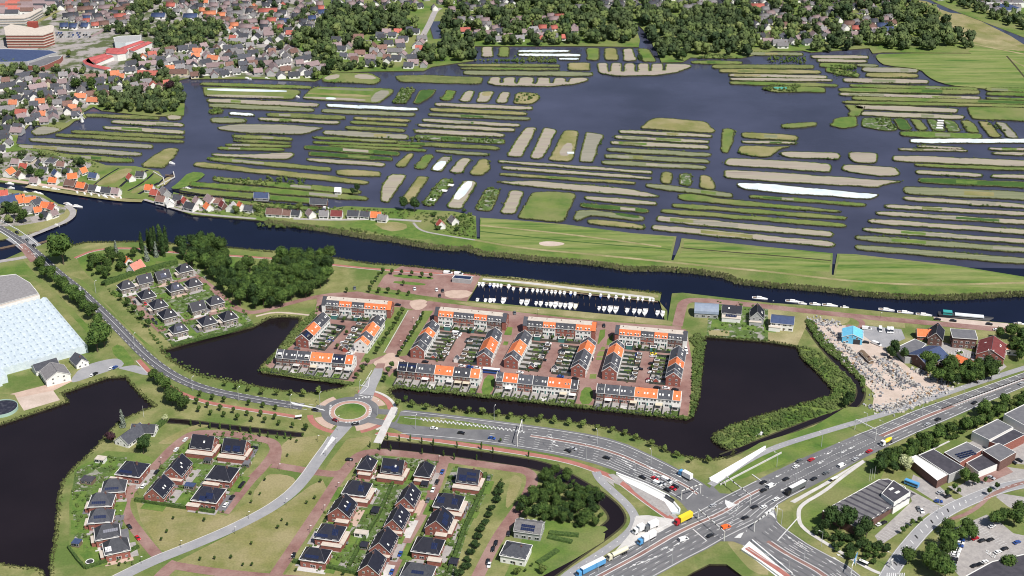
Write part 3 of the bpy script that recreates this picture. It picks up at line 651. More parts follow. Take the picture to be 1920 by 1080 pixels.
# brick streets
for s, wd in (("2040,4350 2220,4080 2400,3810 2540,3590 2620,3490 2690,3410 2790,3388 3000,3400 3320,3440 3840,3515 3950,3530 4000,3580 3970,3700 3840,3880 3720,4050 3570,4350", 6.5),
              ("3330,3450 3260,3670 3150,3880 3020,4090 2900,4350", 6.5), ("2580,3540 2500,3560 2300,3530 2040,3485", 6),
              ("2060,3480 2080,3360 2040,3310 1920,3285 1700,3250 1500,3245 1420,3260 1300,3350 1180,3480 1060,3600 960,3700 925,3790 960,3890 1050,4010 1130,4110 1220,4210", 6),
              ("2050,3330 2070,3380 1980,3500 1880,3600 1800,3700 1680,3850", 6), ("1180,4350 1260,4270 1330,4215", 7), ("1300,4240 1600,4290 2000,4330 2300,4350", 6),
              ("1400,2030 1560,2130 1680,2240 1790,2330 1910,2350 2080,2300 2400,2215 2650,2200 2900,2240", 5), ("950,2190 1050,2300 1130,2400 1220,2485", 6), ("1370,2405 1500,2375 1650,2335", 5), ("1450,2080 1380,2100 1250,2130 960,2190", 4),
              ("3200,2268 3840,2350 4500,2425 5110,2462", 5), ("5080,2445 5105,2330 5125,2262 5220,2245 5760,2300 6380,2370 7060,2430 7460,2468 7680,2490 8200,2560", 7), ("5220,2250 5760,2300", 3),
              ("4460,2660 4520,2560 4600,2480 4640,2445", 3), ("6400,2375 6480,2420 6440,2470 6350,2440", 4)):
    road(s, wd, BRICKR, nm="brick_street")
for s, wd in (("560,1935 720,1868 1000,1858 1300,1895 1700,1915 1920,1930 2170,1948 2550,1992 2850,2022 3300,2052 3560,2066", 2.6),
              ("1040,2700 1140,2810 1280,2910 1430,2980 1600,3030 1920,3080 2100,3105 2300,3140 2420,3200 2500,3245 2560,3260", 3),
              ("2820,3245 3100,3278 3840,3385 4240,3450 4480,3530 4620,3590 4740,3680 4900,3800 5040,3895", 3.4)):
    P = road(s, wd, CYCLE, nm="cycle_path"); ribbon("kerb_strip", P, .5, CONC, o=-wd / 2 - .3)
# asphalt
PW = road("-800,1440 -200,1610 0,1712 160,1812 300,1925 420,2042 590,2172 660,2240 830,2400 970,2545 1130,2705 1330,2840 1560,2930 1920,2998 2200,3042 2420,3070", 7.5, ASPHD)
PS = road("2585,3150 2545,3215 2505,3280 2460,3350 2385,3450 2300,3575 2200,3690 2060,3795 1920,3875 1700,3985 1400,4110 1130,4215 860,4350", 6.8, ASPHL)
ribbon("kerb_strip", PS, .45, CONC, o=-3.6)
PN = UW("2745,2935 2770,2890 2810,2815 2835,2765")
flat("road", UW("2655,2960 2720,2900 2790,2800 2810,2765 2870,2765 2860,2820 2820,2900 2800,2960 2780,2980 2700,3000"), ASPHL)
flat("plaza", UW("2810,2765 2830,2725 2890,2725 2880,2765"), BRICKR)
# east road, the main road and the south-east leg
UE = smooth(UW("2960,3075 3300,3112 3840,3180 4320,3245 4640,3312 4940,3450 5240,3610 5330,3680"), 2, False)
LE = smooth(UW("2960,3255 3500,3300 3840,3345 4240,3412 4540,3490 4740,3580 5040,3700 5160,3790"), 2, False)
flat("road", smooth(UW("2950,3065 3300,3100 3840,3170 4320,3236 4640,3302 4940,3440 5240,3600 5360,3690 5400,3760 5300,3860 5180,3870 5140,3800 5040,3710 4740,3590 4540,3500 4240,3422 3840,3356 3500,3312 2950,3265"), 1), ASPH)
flat("verge", UW("3000,3118 3300,3130 3600,3180 3800,3222 3500,3222 3200,3200 2975,3178"), VERGE)
UM = UW("4060,4440 4290,4320 4580,4170 4820,4020 5000,3930 5200,3850 5300,3800 5400,3740 5760,3560 6010,3440 6450,3250 6520,3225 6860,3080 7260,2940 7680,2795 8400,2560")
LM = UW("4700,4440 4920,4322 5140,4200 5320,4110 5430,4045 5600,3960 5760,3880 5830,3790 5920,3735 6200,3590 6460,3445 6700,3330 6860,3255 7130,3140 7400,3020 7680,2905 8400,2640")
flat("road", UM + LM[::-1], ASPH)
US = UW("5700,3800 5810,3820 5830,3920 6060,4080 6360,4240 6470,4330 6640,4420"); LS = UW("5420,4040 5500,4060 5600,4120 5700,4185 5780,4230 5960,4330 6100,4420")
flat("road", UW("5600,3850 5780,3790 5815,3830 5835,3925 6060,4082 6360,4242 6470,4332 6640,4420 6100,4420 5960,4332 5780,4250 5680,4190 5600,4100 5500,4062 5400,4060 5420,3960"), ASPH)
flat("road", UW("5340,3640 5400,3700 5480,3705 5600,3660 5700,3620 5660,3700 5400,3850 5200,3900 5180,3820"), ASPH)
def strip_between(name, A, B, t0, t1, m, u0=0.0, u1=1.0):
    n = 40
    def ev(P, u):
        d = [0]
        for a, b in zip(P, P[1:]): d.append(d[-1] + (b - a).length)
        x = u * d[-1]
        for i in range(len(P) - 1):
            if x <= d[i+1] or i == len(P) - 2: return P[i] + (P[i+1] - P[i]) * ((x - d[i]) / (d[i+1] - d[i]))
    X = []; Y = []
    for i in range(n + 1):
        u = u0 + (u1 - u0) * i / n; a, b = ev(A, u), ev(B, u); X.append(a.lerp(b, t0)); Y.append(a.lerp(b, t1))
    if m: flat(name, X + Y[::-1], m)
    return [p.lerp(q, .5) for p, q in zip(X, Y)]
ME = strip_between("median", UE, LE, .40, .47, BRICKR, .42, .985)
strip_between("median", UE, LE, .30, .40, BRICKR, .985, .99) if False else None
MM1 = strip_between("median", UM, LM, .41, .55, BRICKR, .52, .83); MM2 = strip_between("median", UM, LM, .30, .37, BRICKR, .02, .31)
MS = strip_between("median", US, LS, .50, .58, BRICKR, .30, .97)
def lanes(A, B, ts, u0, u1, **k):
    for t in ts: dash(strip_between("", A, B, t, t, None, u0, u1), **k)
def edges(A, B, ts, u0, u1, wd=.4):
    for t in ts: dash(strip_between("", A, B, t, t, None, u0, u1), wd=wd, cont=True)
edges(UE, LE, (.035, .965), .02, .97); edges(UE, LE, (.385, .485), .42, .985, .5); lanes(UE, LE, (.14, .26), .42, .95, l=3, g=6)
lanes(UE, LE, (.58, .68, .77, .87), .30, .72, l=3, g=6); lanes(UE, LE, (.56, .64, .72, .80, .88), .70, .97, l=12, g=3)
edges(UE, LE, (.30,), .03, .40); lanes(UE, LE, (.17,), .05, .42, l=3, g=6)
edges(UM, LM, (.03, .97), .02, .33); edges(UM, LM, (.03, .97), .50, .99); edges(UM, LM, (.40, .56), .52, .83, .5); edges(UM, LM, (.29, .38), .02, .31, .5)
lanes(UM, LM, (.11, .2), .02, .30, l=4, g=7); lanes(UM, LM, (.48, .60, .72, .84), .02, .22, l=3, g=6); lanes(UM, LM, (.48, .58, .68, .78, .88), .20, .31, l=12, g=3)
lanes(UM, LM, (.13, .22, .31), .52, .80, l=3, g=6); lanes(UM, LM, (.70, .84), .52, .72, l=4, g=8); lanes(UM, LM, (.22,), .82, .99, l=6, g=6); lanes(UM, LM, (.75,), .72, .99, l=6, g=8)
lanes(UM, LM, (.4, .6), .33, .50, l=1, g=1, wd=.35); lanes(UM, LM, (.2, .8), .33, .50, l=1, g=2, wd=.35)
edges(US, LS, (.03, .97), .2, .99); edges(US, LS, (.49, .59), .32, .97, .5); lanes(US, LS, (.14, .26, .38), .22, .98, l=3, g=6); lanes(US, LS, (.70, .84), .25, .98, l=3, g=6)
lanes(US, LS, (.10, .2, .32, .43), .42, .60, l=10, g=3, wd=.4); lanes(US, LS, (.10, .2, .32, .43), .80, .92, l=10, g=3, wd=.4)
WEAR = mat("road_wear", (.105, .105, .115), (.16, .158, .165), .07, lo=.3, hi=.7)
for A_, B_x, ts, u0, u1 in ((UE, LE, (.09, .20, .33, .53, .63, .73, .83), .30, .97), (UM, LM, (.08, .16, .26, .45, .54, .66, .78, .90), .02, .33), (UM, LM, (.08, .18, .27, .36, .62, .76, .9), .36, .97), (US, LS, (.09, .20, .32, .44, .65, .78, .9), .2, .97)):
    for t_ in ts: strip_between("road_wear", A_, B_x, t_ - .014, t_ + .014, WEAR, u0, u1)
ribbon("road_wear", PW, .9, WEAR, o=1.3); ribbon("road_wear", PW, .9, WEAR, o=-1.9)
# hatched areas
def hatch(A, B, t0, t1, u0, u1, n, wd=.6):
    for i in range(n):
        u = u0 + (u1 - u0) * i / n; a = strip_between("", A, B, t0, t0, None, u, u + 1e-4)[0]; b = strip_between("", A, B, t1, t1, None, u + (u1 - u0) / n * .9, u + (u1 - u0) / n * .9 + 1e-4)[0]
        dash([a, b], cont=True, wd=wd)
hatch(UE, LE, .24, .36, .08, .40, 26, .7); hatch(UM, LM, .40, .56, .66, .80, 26, .9); edges(UM, LM, (.40, .57), .64, .99, .5)
hatch(UM, LM, .40, .60, .84, .96, 14, .9)
for s in ("5420,3775 5460,3840 5560,3790 5420,3730", "5570,3710 5700,3660 5760,3630 5680,3720 5600,3730", "5780,3870 5840,3920 5800,3780 5700,3850", "5540,4000 5600,3980 5560,4050 5480,4050"):
    P = UW(s); c = sum(P, Vector((0, 0))) / 4; P = [c + (p - c) * .62 for p in P]
    vs = [(p.x, p.y, .325) for p in P]; MARK.add(vs, [up(vs, tuple(t)) for t in tess([P])])
for a, b in (("2700,2890","2765,2905"), ("2690,2965","2770,2985"), ("5150,3745", "5235,3665"), ("5195,3970", "5300,4060"), ("5640,3560", "5780,3660"), ("5830,4060", "5990,3880")):
    dash([UW(a)[0], UW(b)[0]], cont=True, wd=.6)
for P_, ww in ((PW, 3.1),):
    dash(P_, cont=True, wd=.3); dash(offs(P_, ww), l=3, g=3, wd=.3); dash(offs(P_, -ww), l=3, g=3, wd=.3)
quad_mark("2180,3018 2420,3070 2440,3085 2190,3034")
quad_mark("2490,3275 2520,3290 2396,3430"); 
# splitter outlines, dashed guide arcs across the junction
for a, b, c_ in (("5230,3700","5420,3790","5560,3800"), ("5300,3880","5480,3850","5640,3720"), ("5400,4040","5500,3900","5560,3720"), ("5600,3990","5560,3900","5360,3800")): dash(smooth(UW(a + " " + b + " " + c_), 3, False), l=1, g=2, wd=.35)
for s_ in ("2710,2900 2775,2815 2760,2910 2700,2960", "2740,2860 2790,2780"): dash(UW(s_), cont=True, wd=.4)
# arrows and turning marks before the stop lines
def arrow(q, d, s=1.0):
    p = U(*q); a = U(q[0] + d[0], q[1] + d[1]); e = (a - p).normalized(); n = Vector((-e.y, e.x))
    for (u0, v0, u1, v1) in ((0, -.22, 3.0, .22),):
        vs = [(*(p + e*u0*s + n*v0*s), .322), (*(p + e*u1*s + n*v0*s), .322), (*(p + e*u1*s + n*v1*s), .322), (*(p + e*u0*s + n*v1*s), .322)]; MARK.add(vs, [up(vs, (0,1,2,3))])
    vs = [(*(p + e*3*s + n*.9*s), .322), (*(p + e*3*s - n*.9*s), .322), (*(p + e*5*s), .322)]; MARK.add(vs, [up(vs, (0,1,2))])
for q in ((4640,3420),(4660,3450),(4690,3480),(4720,3510),(4850,3500),(4870,3530),(4900,3560),(4100,3270),(4120,3300),(4140,3330),(5000,3620),(5030,3590),(5060,3560)): arrow(q, (100, 45))
for q in ((4720,4260),(4780,4240),(4830,4220),(4880,4200),(4960,4130),(5000,4150),(5050,4100)): arrow(q, (100, -55))
for q in ((5900,3660),(5960,3640),(6120,3430),(6180,3460),(6240,3390),(6350,3380),(6410,3350),(6480,3400),(5860,3560)): arrow(q, (-100, 50))
for q in ((5960,4060),(5990,4080),(6020,4100),(6050,4120),(6270,4240),(6300,4215),(6330,4190)): arrow(q, (-100, -60))
# ------------------------------------------------------------------ roundabout
RC = U(2628, 3087)
def ring(name, r0, r1, m, a0=0, a1=360, z=None, base=0):
    n = max(6, int((a1 - a0) / 6)); A = [RC + Vector((math.cos(rad(a0 + (a1-a0)*i/n)), math.sin(rad(a0 + (a1-a0)*i/n)))) * r1 for i in range(n + 1)]
    if r0 == 0: return flat(name, A[:-1], m, base=base)
    B = [RC + Vector((math.cos(rad(a0 + (a1-a0)*i/n)), math.sin(rad(a0 + (a1-a0)*i/n)))) * r0 for i in range(n + 1)]
    if z is None: z = level(A, base)
    vs = [(p.x, p.y, z) for p in A + B]; k = n + 1
    return structure(MB().add(vs, [up(vs, (i, i+1, k+i+1, k+i)) for i in range(n)]).build(name, m))
ring("verge", 0, 30, VERGE)
for a0, a1 in ((-70, 85), (190, 262)): ring("cycle_path", 22.5, 26, CYCLE, a0, a1, base=3)
ring("footpath", 26.2, 28, CONC, -50, 80, base=3)
ring("paving", 17.2, 22, PINK, 20, 70); ring("paving", 17.2, 21.5, PINK, 125, 172, base=2); ring("paving", 17.2, 22, PINK, 200, 245, base=2); ring("paving", 17.2, 23, PINK, 285, 335, base=2)
def spoke(s, wd, m): ribbon("road", UW(s), wd, m, base=40)
flat("road", UW("2645,3030 2690,2945 2740,2875 2790,2800 2808,2765 2872,2765 2862,2820 2825,2900 2800,2970 2770,3040 2700,3060"), ASPHL, base=40); flat("road", UW("2455,3300 2520,3210 2560,3150 2660,3160 2640,3200 2560,3290 2520,3330 2440,3345"), ASPHL, base=40); spoke("2360,3063 2500,3078", 8, ASPH); spoke("2560,3190 2590,3140", 10, ASPH); spoke("2730,2960 2700,3020", 11, ASPH); spoke("2760,3085 2980,3095", 6, ASPH); spoke("2770,3150 2990,3200", 6, ASPH)
ring("road", 0, 17.4, ASPH, base=40); ring("apron", 9.7, 12.2, mat("apron_brick", (.40, .24, .20), (.47, .30, .25), .3), base=60); ring("kerb_strip", 12.4, 12.9, CONC, base=61); ring("kerb_strip", 9.3, 9.8, CONC, base=62); ring("lawn", 0, 9.3, GRASSG, base=63)
flat("footpath", UW("2935,3055 2985,3060 2860,3330 2800,3320"), CONC, base=20)
for (q1, q2) in (("2665,2995", "2790,2975"), ("2480,3040", "2475,3110"), ("2590,3170", "2700,3168"), ("2775,3060", "2770,3130")):
    P = UW(q1 + " " + q2); dash(P, l=1, g=1, wd=1.2)
# service road, ramps, paths
PV = road("4470,3540 4500,3600 4600,3690 4720,3800 4775,3900 4720,4000 4540,4130 4300,4280 4200,4360", 5, ASPHL); dash(PV, l=1, g=5, wd=.3)
PX = road("5330,3640 5560,3480 5780,3365 6160,3245 6660,3100 7000,2985 7260,2895 7680,2760 8200,2600", 4.5, ASPHL); dash(PX, l=1, g=5, wd=.25)
flat("ramp_paving", UW("4770,3870 4860,3865 5110,3905 4780,4080 4600,4150 4720,4010"), CONC); flat("paving", UW("4560,3560 4600,3555 4680,3600 4640,3640 4600,3600"), PAVE)
flat("paving", UW("4700,3620 4840,3690 4985,3765 5045,3850 5010,3872 4880,3785 4760,3690"), PAVE); flat("ramp_paving", UW("4620,3558 4840,3642 5010,3727 5100,3830 5095,3852 5040,3850 4985,3765 4840,3690 4700,3620"), WHITE)
flat("ramp_paving", UW("5320,3600 5720,3355 5745,3370 5380,3625"), WHITE)
flat("ramp_paving", UW("5560,4120 5620,4060 5940,4330 5840,4340"), WHITE); ribbon("cycle_path", line("5600,4110 5700,4180 5880,4300 6000,4400"), 3, CYCLE)
flat("ramp_paving", UW("5925,3762 6140,3645 6470,3450 6480,3458 6400,3500 6240,3615 6085,3702 5960,3775"), CONC, base=20)
road("6480,3460 6300,3590 6180,3690 6000,3790 5985,3870 6010,3960 6200,4080 6400,4200 6560,4290 6640,4310", 2.2, CONC, nm="footpath")
PR = road("6640,4360 6720,4220 6810,4100 6960,3930 7120,3820 7300,3740 7480,3670 7700,3620 8200,3560", 8.5, ASPHL)
dash(offs(PR, 3.8), cont=True, wd=.25); dash(offs(PR, -3.8), cont=True, wd=.25)
for i in range(22):
    u = .12 + i * .021; n = len(PR); a = PR[int(u * n)]; e = (PR[min(n-1, int(u*n)+1)] - a).normalized(); nn = Vector((-e.y, e.x)); dash([a - nn * 1.2, a + nn * 1.2 + e * 1.8], cont=True, wd=.6)
dash(PR[int(len(PR)*.58):], l=2, g=2, wd=.3)
for i in range(9): quad_mark("%d,4300 %d,4300 %d,4380 %d,4380" % (6650 + i*16, 6658 + i*16, 6650 + i*16, 6642 + i*16))
road("7120,3900 7300,3840 7460,3680 7900,3560", 2.5, BRICKR, nm="footpath")
ribbon("footpath", line("6760,3480 6790,3470 7120,3310"), 1.2, CONC)
# parking bays
def bays(a, b, n, d, l=5):
    A = U(*a); B = U(*b); e = (B - A).normalized(); nn = Vector((-e.y, e.x)) * (l if d > 0 else -l)
    for i in range(n + 1):
        p = A.lerp(B, i / n); dash([p, p + nn], cont=True, wd=.16)
bays((6640,4060), (6930,3860), 15, 1); bays((7110,2640), (7300,2660), 8, -1, 5); bays((6480,2450), (6740,2475), 12, -1); bays((7100,4000), (7110,4200), 10, -1)
bays((7200,3900), (7500,4100), 16, 1)
# painted letters in the car park, stroke by stroke
for x0, y0, x1, y1 in ((620,380,715,650),(765,430,580,555),(890,520,798,640),(798,640,860,715),(1035,610,940,820),(890,735,960,820),(955,660,1020,730),(1145,700,1090,860)):
    dash([U((1830 + x0/31.77)*4, (1020 + y0/31.77)*4), U((1830 + x1/31.77)*4, (1020 + y1/31.77)*4)], cont=True, wd=.5)
dash(line("6960,3790 7060,3800"), cont=True, wd=.2)
structure(MARK.build("road_marking", WMARK))
# ------------------------------------------------------------------ far streets
for s, wd, m in (("270,170 360,120 480,60 620,-20", 6, DRY), ("3170,270 3230,160 3260,85 3300,60", 7, PAVE), ("340,330 420,280 700,240 800,205 870,170", 5, PAVE), ("0,330 300,300 400,270", 6, PAVE),
                 ("660,280 740,250 780,220", 5, MAU), ("2240,160 2320,110", 5, BRICKR), ("6860,0 6900,30 6870,90 6910,150", 3, DRY), ("3840,130 4100,132", 3, PAVE), ("4860,155 5300,160", 3, PAVE),
                 ("200,1780 400,1700 520,1650 560,1590 500,1540", 5, PAVE), ("-300,2010 0,1960 200,1930 260,1900", 5, PAVE), ("160,1830 210,1900 260,1960", 6, BRICKR), ("400,250 690,240 660,285 400,285", 2, PAVE)):
    road(s, wd, m, nm="far_street")
flat("yard", UW("400,290 440,235 700,235 660,290"), PAVE); flat("yard", UW("-200,330 340,310 280,370 -200,370"), PAVE)
flat("town_ground", UW("-2500,-300 2300,-300 2300,250 2000,560 1400,590 1150,560 800,560 0,400 -2500,400"), GARD, base=-1) if False else None
# ================================================================== greenery
def leaf_template(kind, n, seed, size):
    """unit crown: many small leaf faces through a few overlapping lobes, over an added inner body that blocks light"""
    r = np.random.RandomState(seed); lob = []
    if kind == 'round':
        for k in range(7): a = r.uniform(0, 6.28); d = r.uniform(.2, .5); lob.append((math.cos(a)*d, math.sin(a)*d, r.uniform(-.35, .4), r.uniform(.42, .62)))
        lob.append((0, 0, 0, .7))
    elif kind == 'tall':
        for k in range(8): z = -1 + 2.1 * k / 7; d = r.uniform(0, .2); a = r.uniform(0, 6.28); lob.append((math.cos(a)*d, math.sin(a)*d, z, .55 * (1 - .38 * abs(z))))
    elif kind == 'cone':
        for k in range(8): z = -1 + 2.0 * k / 7; lob.append((r.uniform(-.06, .06), r.uniform(-.06, .06), z, .62 * (1 - (k / 8) * .82)))
    else:
        for k in range(9): a = r.uniform(0, 6.28); d = r.uniform(.1, .7); lob.append((math.cos(a)*d, math.sin(a)*d, r.uniform(-.2, .25), r.uniform(.3, .5)))
    V = []; Fq = []; w = np.array([l[3]**2 for l in lob]); w /= w.sum()
    for i in range(n):
        l = lob[r.choice(len(lob), p=w)]
        d = r.normal(size=3); d /= np.linalg.norm(d)
        if d[2] < -.5: d[2] *= -1
        c = np.array(l[:3]) + d * l[3] * r.uniform(.82, 1.08)
        nrm = d + r.normal(size=3) * .55; nrm /= np.linalg.norm(nrm)
        t = np.cross(nrm, r.normal(size=3)); t /= np.linalg.norm(t); b = np.cross(nrm, t); s = size * r.uniform(.6, 1.25)
        o = len(V); V += [c - t*s, c - b*s*.7, c + t*s, c + b*s*.7]; Fq.append((o, o+1, o+2, o+3))
    for l in lob:     # inner body in leaf colour, added to block light through the crown
        o = len(V); ph = []
        for a in (-.8, 0, .8):
            for k in range(6):
                th = k * math.pi / 3 + a; ph.append(len(V)); V.append(np.array(l[:3]) + l[3]*.8*np.array([math.cos(th)*math.cos(a), math.sin(th)*math.cos(a), math.sin(a)]))
        V.append(np.array(l[:3]) + [0, 0, l[3]*.85]); V.append(np.array(l[:3]) - [0, 0, l[3]*.85])
        for ring_ in range(2):
            for k in range(6): Fq.append((o+ring_*6+k, o+ring_*6+(k+1)%6, o+(ring_+1)*6+(k+1)%6, o+(ring_+1)*6+k))
        for k in range(0, 6, 2): Fq.append((o+12+k, o+12+(k+1)%6, o+12+(k+2)%6, o+18)); Fq.append((o+(k+2)%6, o+(k+1)%6, o+k, o+19))
    return np.array(V, dtype=float), np.array(Fq)
TEMPL = {}
def templ(kind, n, seed, size):
    k = (kind, n, seed, size)
    if k not in TEMPL: TEMPL[k] = leaf_template(*k)
    return TEMPL[k]
PROTO = {}
def tree_proto(key, kind, n, size, leaf, rx, rz, trunk_h, seed):
    """root empty with trunk and crown; crown half-width rx, half-height rz"""
    V, Fq = templ(kind, n, seed, size); V2 = V * np.array([rx, rx, rz]) + np.array([0, 0, trunk_h + rz * .85])
    cme = big_mesh("crown", V2, Fq, leaf)
    mb = MB(); tr = max(.09, rx * .055); mb.tube((0, 0, -.3), (.1, 0, trunk_h + rz * .3), tr, tr * .6, 6)
    r = random.Random(seed)
    for k in range(4):
        a = r.uniform(0, 6.28); mb.tube((.05, 0, trunk_h * .8), (math.cos(a) * rx * .5, math.sin(a) * rx * .5, trunk_h + rz * .8), tr * .5, tr * .2, 5)
    PROTO[key] = (mb.mesh("trunk", BARK), cme); return PROTO[key]
NTREE = [0]
def tree(key, xy, label, cat="tree", group=None, s=1.0, name="tree", z=-.1):
    tm, cm = PROTO[key]; r = bpy.data.objects.new(name, None); COL.objects.link(r); r.location = (xy[0], xy[1], z); r.rotation_euler = (0, 0, R.uniform(0, 6.28)); r.scale = (s * R.uniform(.92, 1.08), s * R.uniform(.92, 1.08), s)
    tag(r, label, cat, group); inst("trunk", tm, r); inst("crown", cm, r); NTREE[0] += 1; return r
for i in range(3): tree_proto("young%d" % i, 'round', 200, .17, LEAF, 1.7, 1.9, 1.8, 10 + i)
for i in range(2): tree_proto("verge%d" % i, 'round', 220, .16, LEAFL, 2.0, 2.1, 2.0, 20 + i)
for i in range(2): tree_proto("slim%d" % i, 'tall', 150, .17, LEAF, 1.3, 2.0, 1.2, 30 + i)
for i in range(4): tree_proto("big%d" % i, 'round', 650, .10, LEAF, 6.0, 6.0, 4.0, 40 + i)
for i in range(2): tree_proto("dark%d" % i, 'round', 600, .11, LEAFD, 5.0, 6.2, 3.0, 50 + i)
for i in range(2): tree_proto("cypress%d" % i, 'tall', 520, .10, LEAFD, 4.0, 9.0, 1.5, 60 + i)
tree_proto("light", 'round', 520, .12, LEAFL, 4.5, 4.5, 2.5, 70); tree_proto("cream", 'round', 520, .12, LEAFW, 5.0, 5.0, 2.0, 71)
tree_proto("purple", 'round', 420, .12, LEAFP, 4.0, 4.0, 2.0, 72); tree_proto("silver", 'cone', 420, .12, LEAFS, 4.0, 6.5, .8, 73)
tree_proto("tiny", 'round', 90, .22, LEAFD, .9, 1.1, .8, 74); tree_proto("bushy", 'flat', 380, .13, LEAF, 3.4, 2.8, .5, 75); tree_proto("bushyd", 'flat', 380, .13, LEAFD, 3.6, 3.0, .5, 76)
def row(keys, s, label, group, z, jit=.12, sc0=1.0, name="tree"):
    for q in pts(s):
        tree(R.choice(keys), U(q[0], q[1], z), label, "tree", group, sc0 * R.uniform(1 - jit, 1 + jit), name)
def offq(s, dx, dy): return " ".join("%g,%g" % (a + dx, b + dy) for a, b in pts(s))
V_ = ("verge0", "verge1"); Y_ = ("young0", "young1", "young2"); S_ = ("slim0", "slim1")
row(V_, offq("1065,855 1175,865 1280,880 1385,890 1490,900 1595,910 1700,920 1810,935 1905,950", 1920, 2160), "pale round tree between the long pond and the east road", "trees between the long pond and the east road", 3.5)
row(V_, offq("95,965 215,975 318,985 428,1000 535,1015 640,1040 752,1055 850,1075", 3840, 2160), "round tree on the pond bank opposite the row gardens", "trees between the long pond and the east road", 3.5)
row(V_, offq("925,40 1050,80 1150,120 1240,165 1345,200 1475,205", 3840, 3240), "round tree on the bank near the pond's narrow outlet", "trees between the long pond and the east road", 3.3)
row(V_, offq("45,770 153,775 258,775 360,785 468,765", 1920, 2160) + " " + offq("1685,705 1770,730 1865,745", 0, 2160), "round tree on the bank between the west road and the small pond", "trees between the west road and the pond", 3.5)
row(Y_, offq("1500,785 1593,810 1680,830 1475,845 1490,900 1553,870 1580,925 1650,890 1680,940 1750,910 1780,965 1853,930 1888,975 1865,855", 0, 2160) + " " + offq("50,870 145,885 35,935 140,955 65,985 170,1000 275,1020 370,1040", 1920, 2160), "young tree on the lawn along the red cycle path", "young trees planted in the lawn by the cycle path", 3.2)
row(S_, offq("1430,1010 1500,1015 1575,1030 1650,1035 1725,1045 1800,1055 1880,1065", 0, 2160) + " 1950,3250 2010,3256 2080,3262 2140,3266 2180,3275", "slim young tree on the ditch edge below the lawn", "slim trees along the ditch", 2.5, sc0=.85)
row(S_, offq("985,30 1073,40 1158,45 1243,60 1330,75 1507,90 1690,105 1775,130 855,90", 1920, 3240) + " 3965,3400", "small slim tree beside the red cycle path of the east road", "slim trees along the east cycle path", 2.5, sc0=.85)
row(S_, offq("930,115 1010,120 1245,145 1405,160 1485,185 1655,190", 1920, 3240), "small slim tree between the wide ditch and the brick street", "slim trees between ditch and brick street", 2.2, sc0=.8)
row(Y_, offq("905,470 930,430 955,395 980,355 1005,320 1030,285 1055,245 1075,205 1100,170", 1920, 2160), "dark green tree on the left verge of the brick avenue", "trees on the avenue's left verge", 3.0, sc0=1.15)
row(Y_, offq("1070,490 1095,450 1115,415 1140,380 1165,340 1187,305 1210,270 1235,235 1250,190", 1920, 2160), "dark green tree on the right verge of the brick avenue", "trees on the avenue's right verge", 3.0)
row(Y_, offq("755,655 795,605 835,560 960,680 990,625 1017,580", 1920, 2160), "tree beside the pink crossing at the foot of the avenue", "trees at the foot of the avenue", 3.0, sc0=1.15)
row(Y_, offq("905,70 958,115 1008,165 1062,215 1112,270", 0, 2160), "dark round tree in the row left of the north-west villas", "trees left of the north-west villas", 3.2, sc0=1.5)
row(Y_, offq("950,950 1018,955 1093,960 1170,970 1243,980 1105,1040 920,975 900,1010 870,1050 1310,985", 1920, 1080) + " " + offq("920,15 990,20 1070,25 1145,35 850,10", 1920, 2160), "small dark tree around the brick car park by the harbour", "trees around the harbour car park", 2.8)
row(Y_, offq("680,15 590,330 680,330 610,435 505,425 660,235 770,240 1610,320 1450,400 1390,520 1500,310", 1920, 2160) + " " + offq("250,490 380,380 205,600 305,370 955,450 1065,470 1050,590", 3840, 2160), "small tree in the parking court between the terraces", "trees in the parking courts", 2.6, sc0=.95)
row(Y_, offq("1300,640 1530,655 1250,740 1210,800 1500,950 1608,940 1732,935 1822,990 1890,990 895,990 1885,520 1880,455 1885,830", 0, 3240) + " " + offq("485,365 440,490 380,525 195,655 235,685 165,710 300,1030 655,1060 65,350 1835,60 235,170 305,65 350,20 30,460 1840,360", 1920, 3240), "tiny newly planted tree on the dry lawn", "newly planted trees on the lawns", 1.6, sc0=.55)
# large single trees
def bigrow(keys, s, label, group, z, sc0=1.0, jit=.15, name="tree"): row(keys, s, label, group, z, jit, sc0, name)
B_ = ("big0", "big1", "big2", "big3"); D_ = ("dark0", "dark1")
tree("big0", U(465, 1900, 9), "very large dark round tree beside the bridge ramp", s=1.75); tree("big2", U(775, 2530, 7), "large spreading tree at the corner of the white greenhouse", s=1.45); tree("big1", U(725, 2580, 6), "large tree against the greenhouse edge, lower of the pair", s=1.3)
bigrow(B_, "300,1990 330,2040 385,2065 440,2110 490,2150 540,2200 590,2245 640,2295 690,2345 730,2400 470,2130 620,2270 560,2225", "leafy tree in the row between the greenhouse lawn and the west road", "row of trees left of the west road", 5, .8)
bigrow(B_, "1190,2850 1235,2905 1275,2960 1325,3010 1370,3040 1150,2820 1290,2990", "bright green tree in the clump beside the west road", "clump of trees by the dark pond", 4, .75)
bigrow(("cypress0", "cypress1"), "1060,1830 1110,1810 1160,1800 1200,1805 1245,1815 1140,1840 1220,1850", "tall dark upright tree on the river bank", "tall dark trees on the river bank", 8, .95)
def wood(s, sp, z, keys, label, group, sc0=1.0, jit=.2, avoid=()):
    P = UW(s, z); x0 = min(p.x for p in P); x1 = max(p.x for p in P); y0 = min(p.y for p in P); y1 = max(p.y for p in P); y = y0; n = 0
    while y < y1:
        x = x0 + (n % 2) * sp / 2
        while x < x1:
            a, b = x + R.uniform(-.3, .3) * sp, y + R.uniform(-.3, .3) * sp
            if inpoly(a, b, P): tree(R.choice(keys), (a, b), label, "tree", group, sc0 * R.uniform(1 - jit, 1 + jit))
            x += sp
        y += sp * .87; n += 1
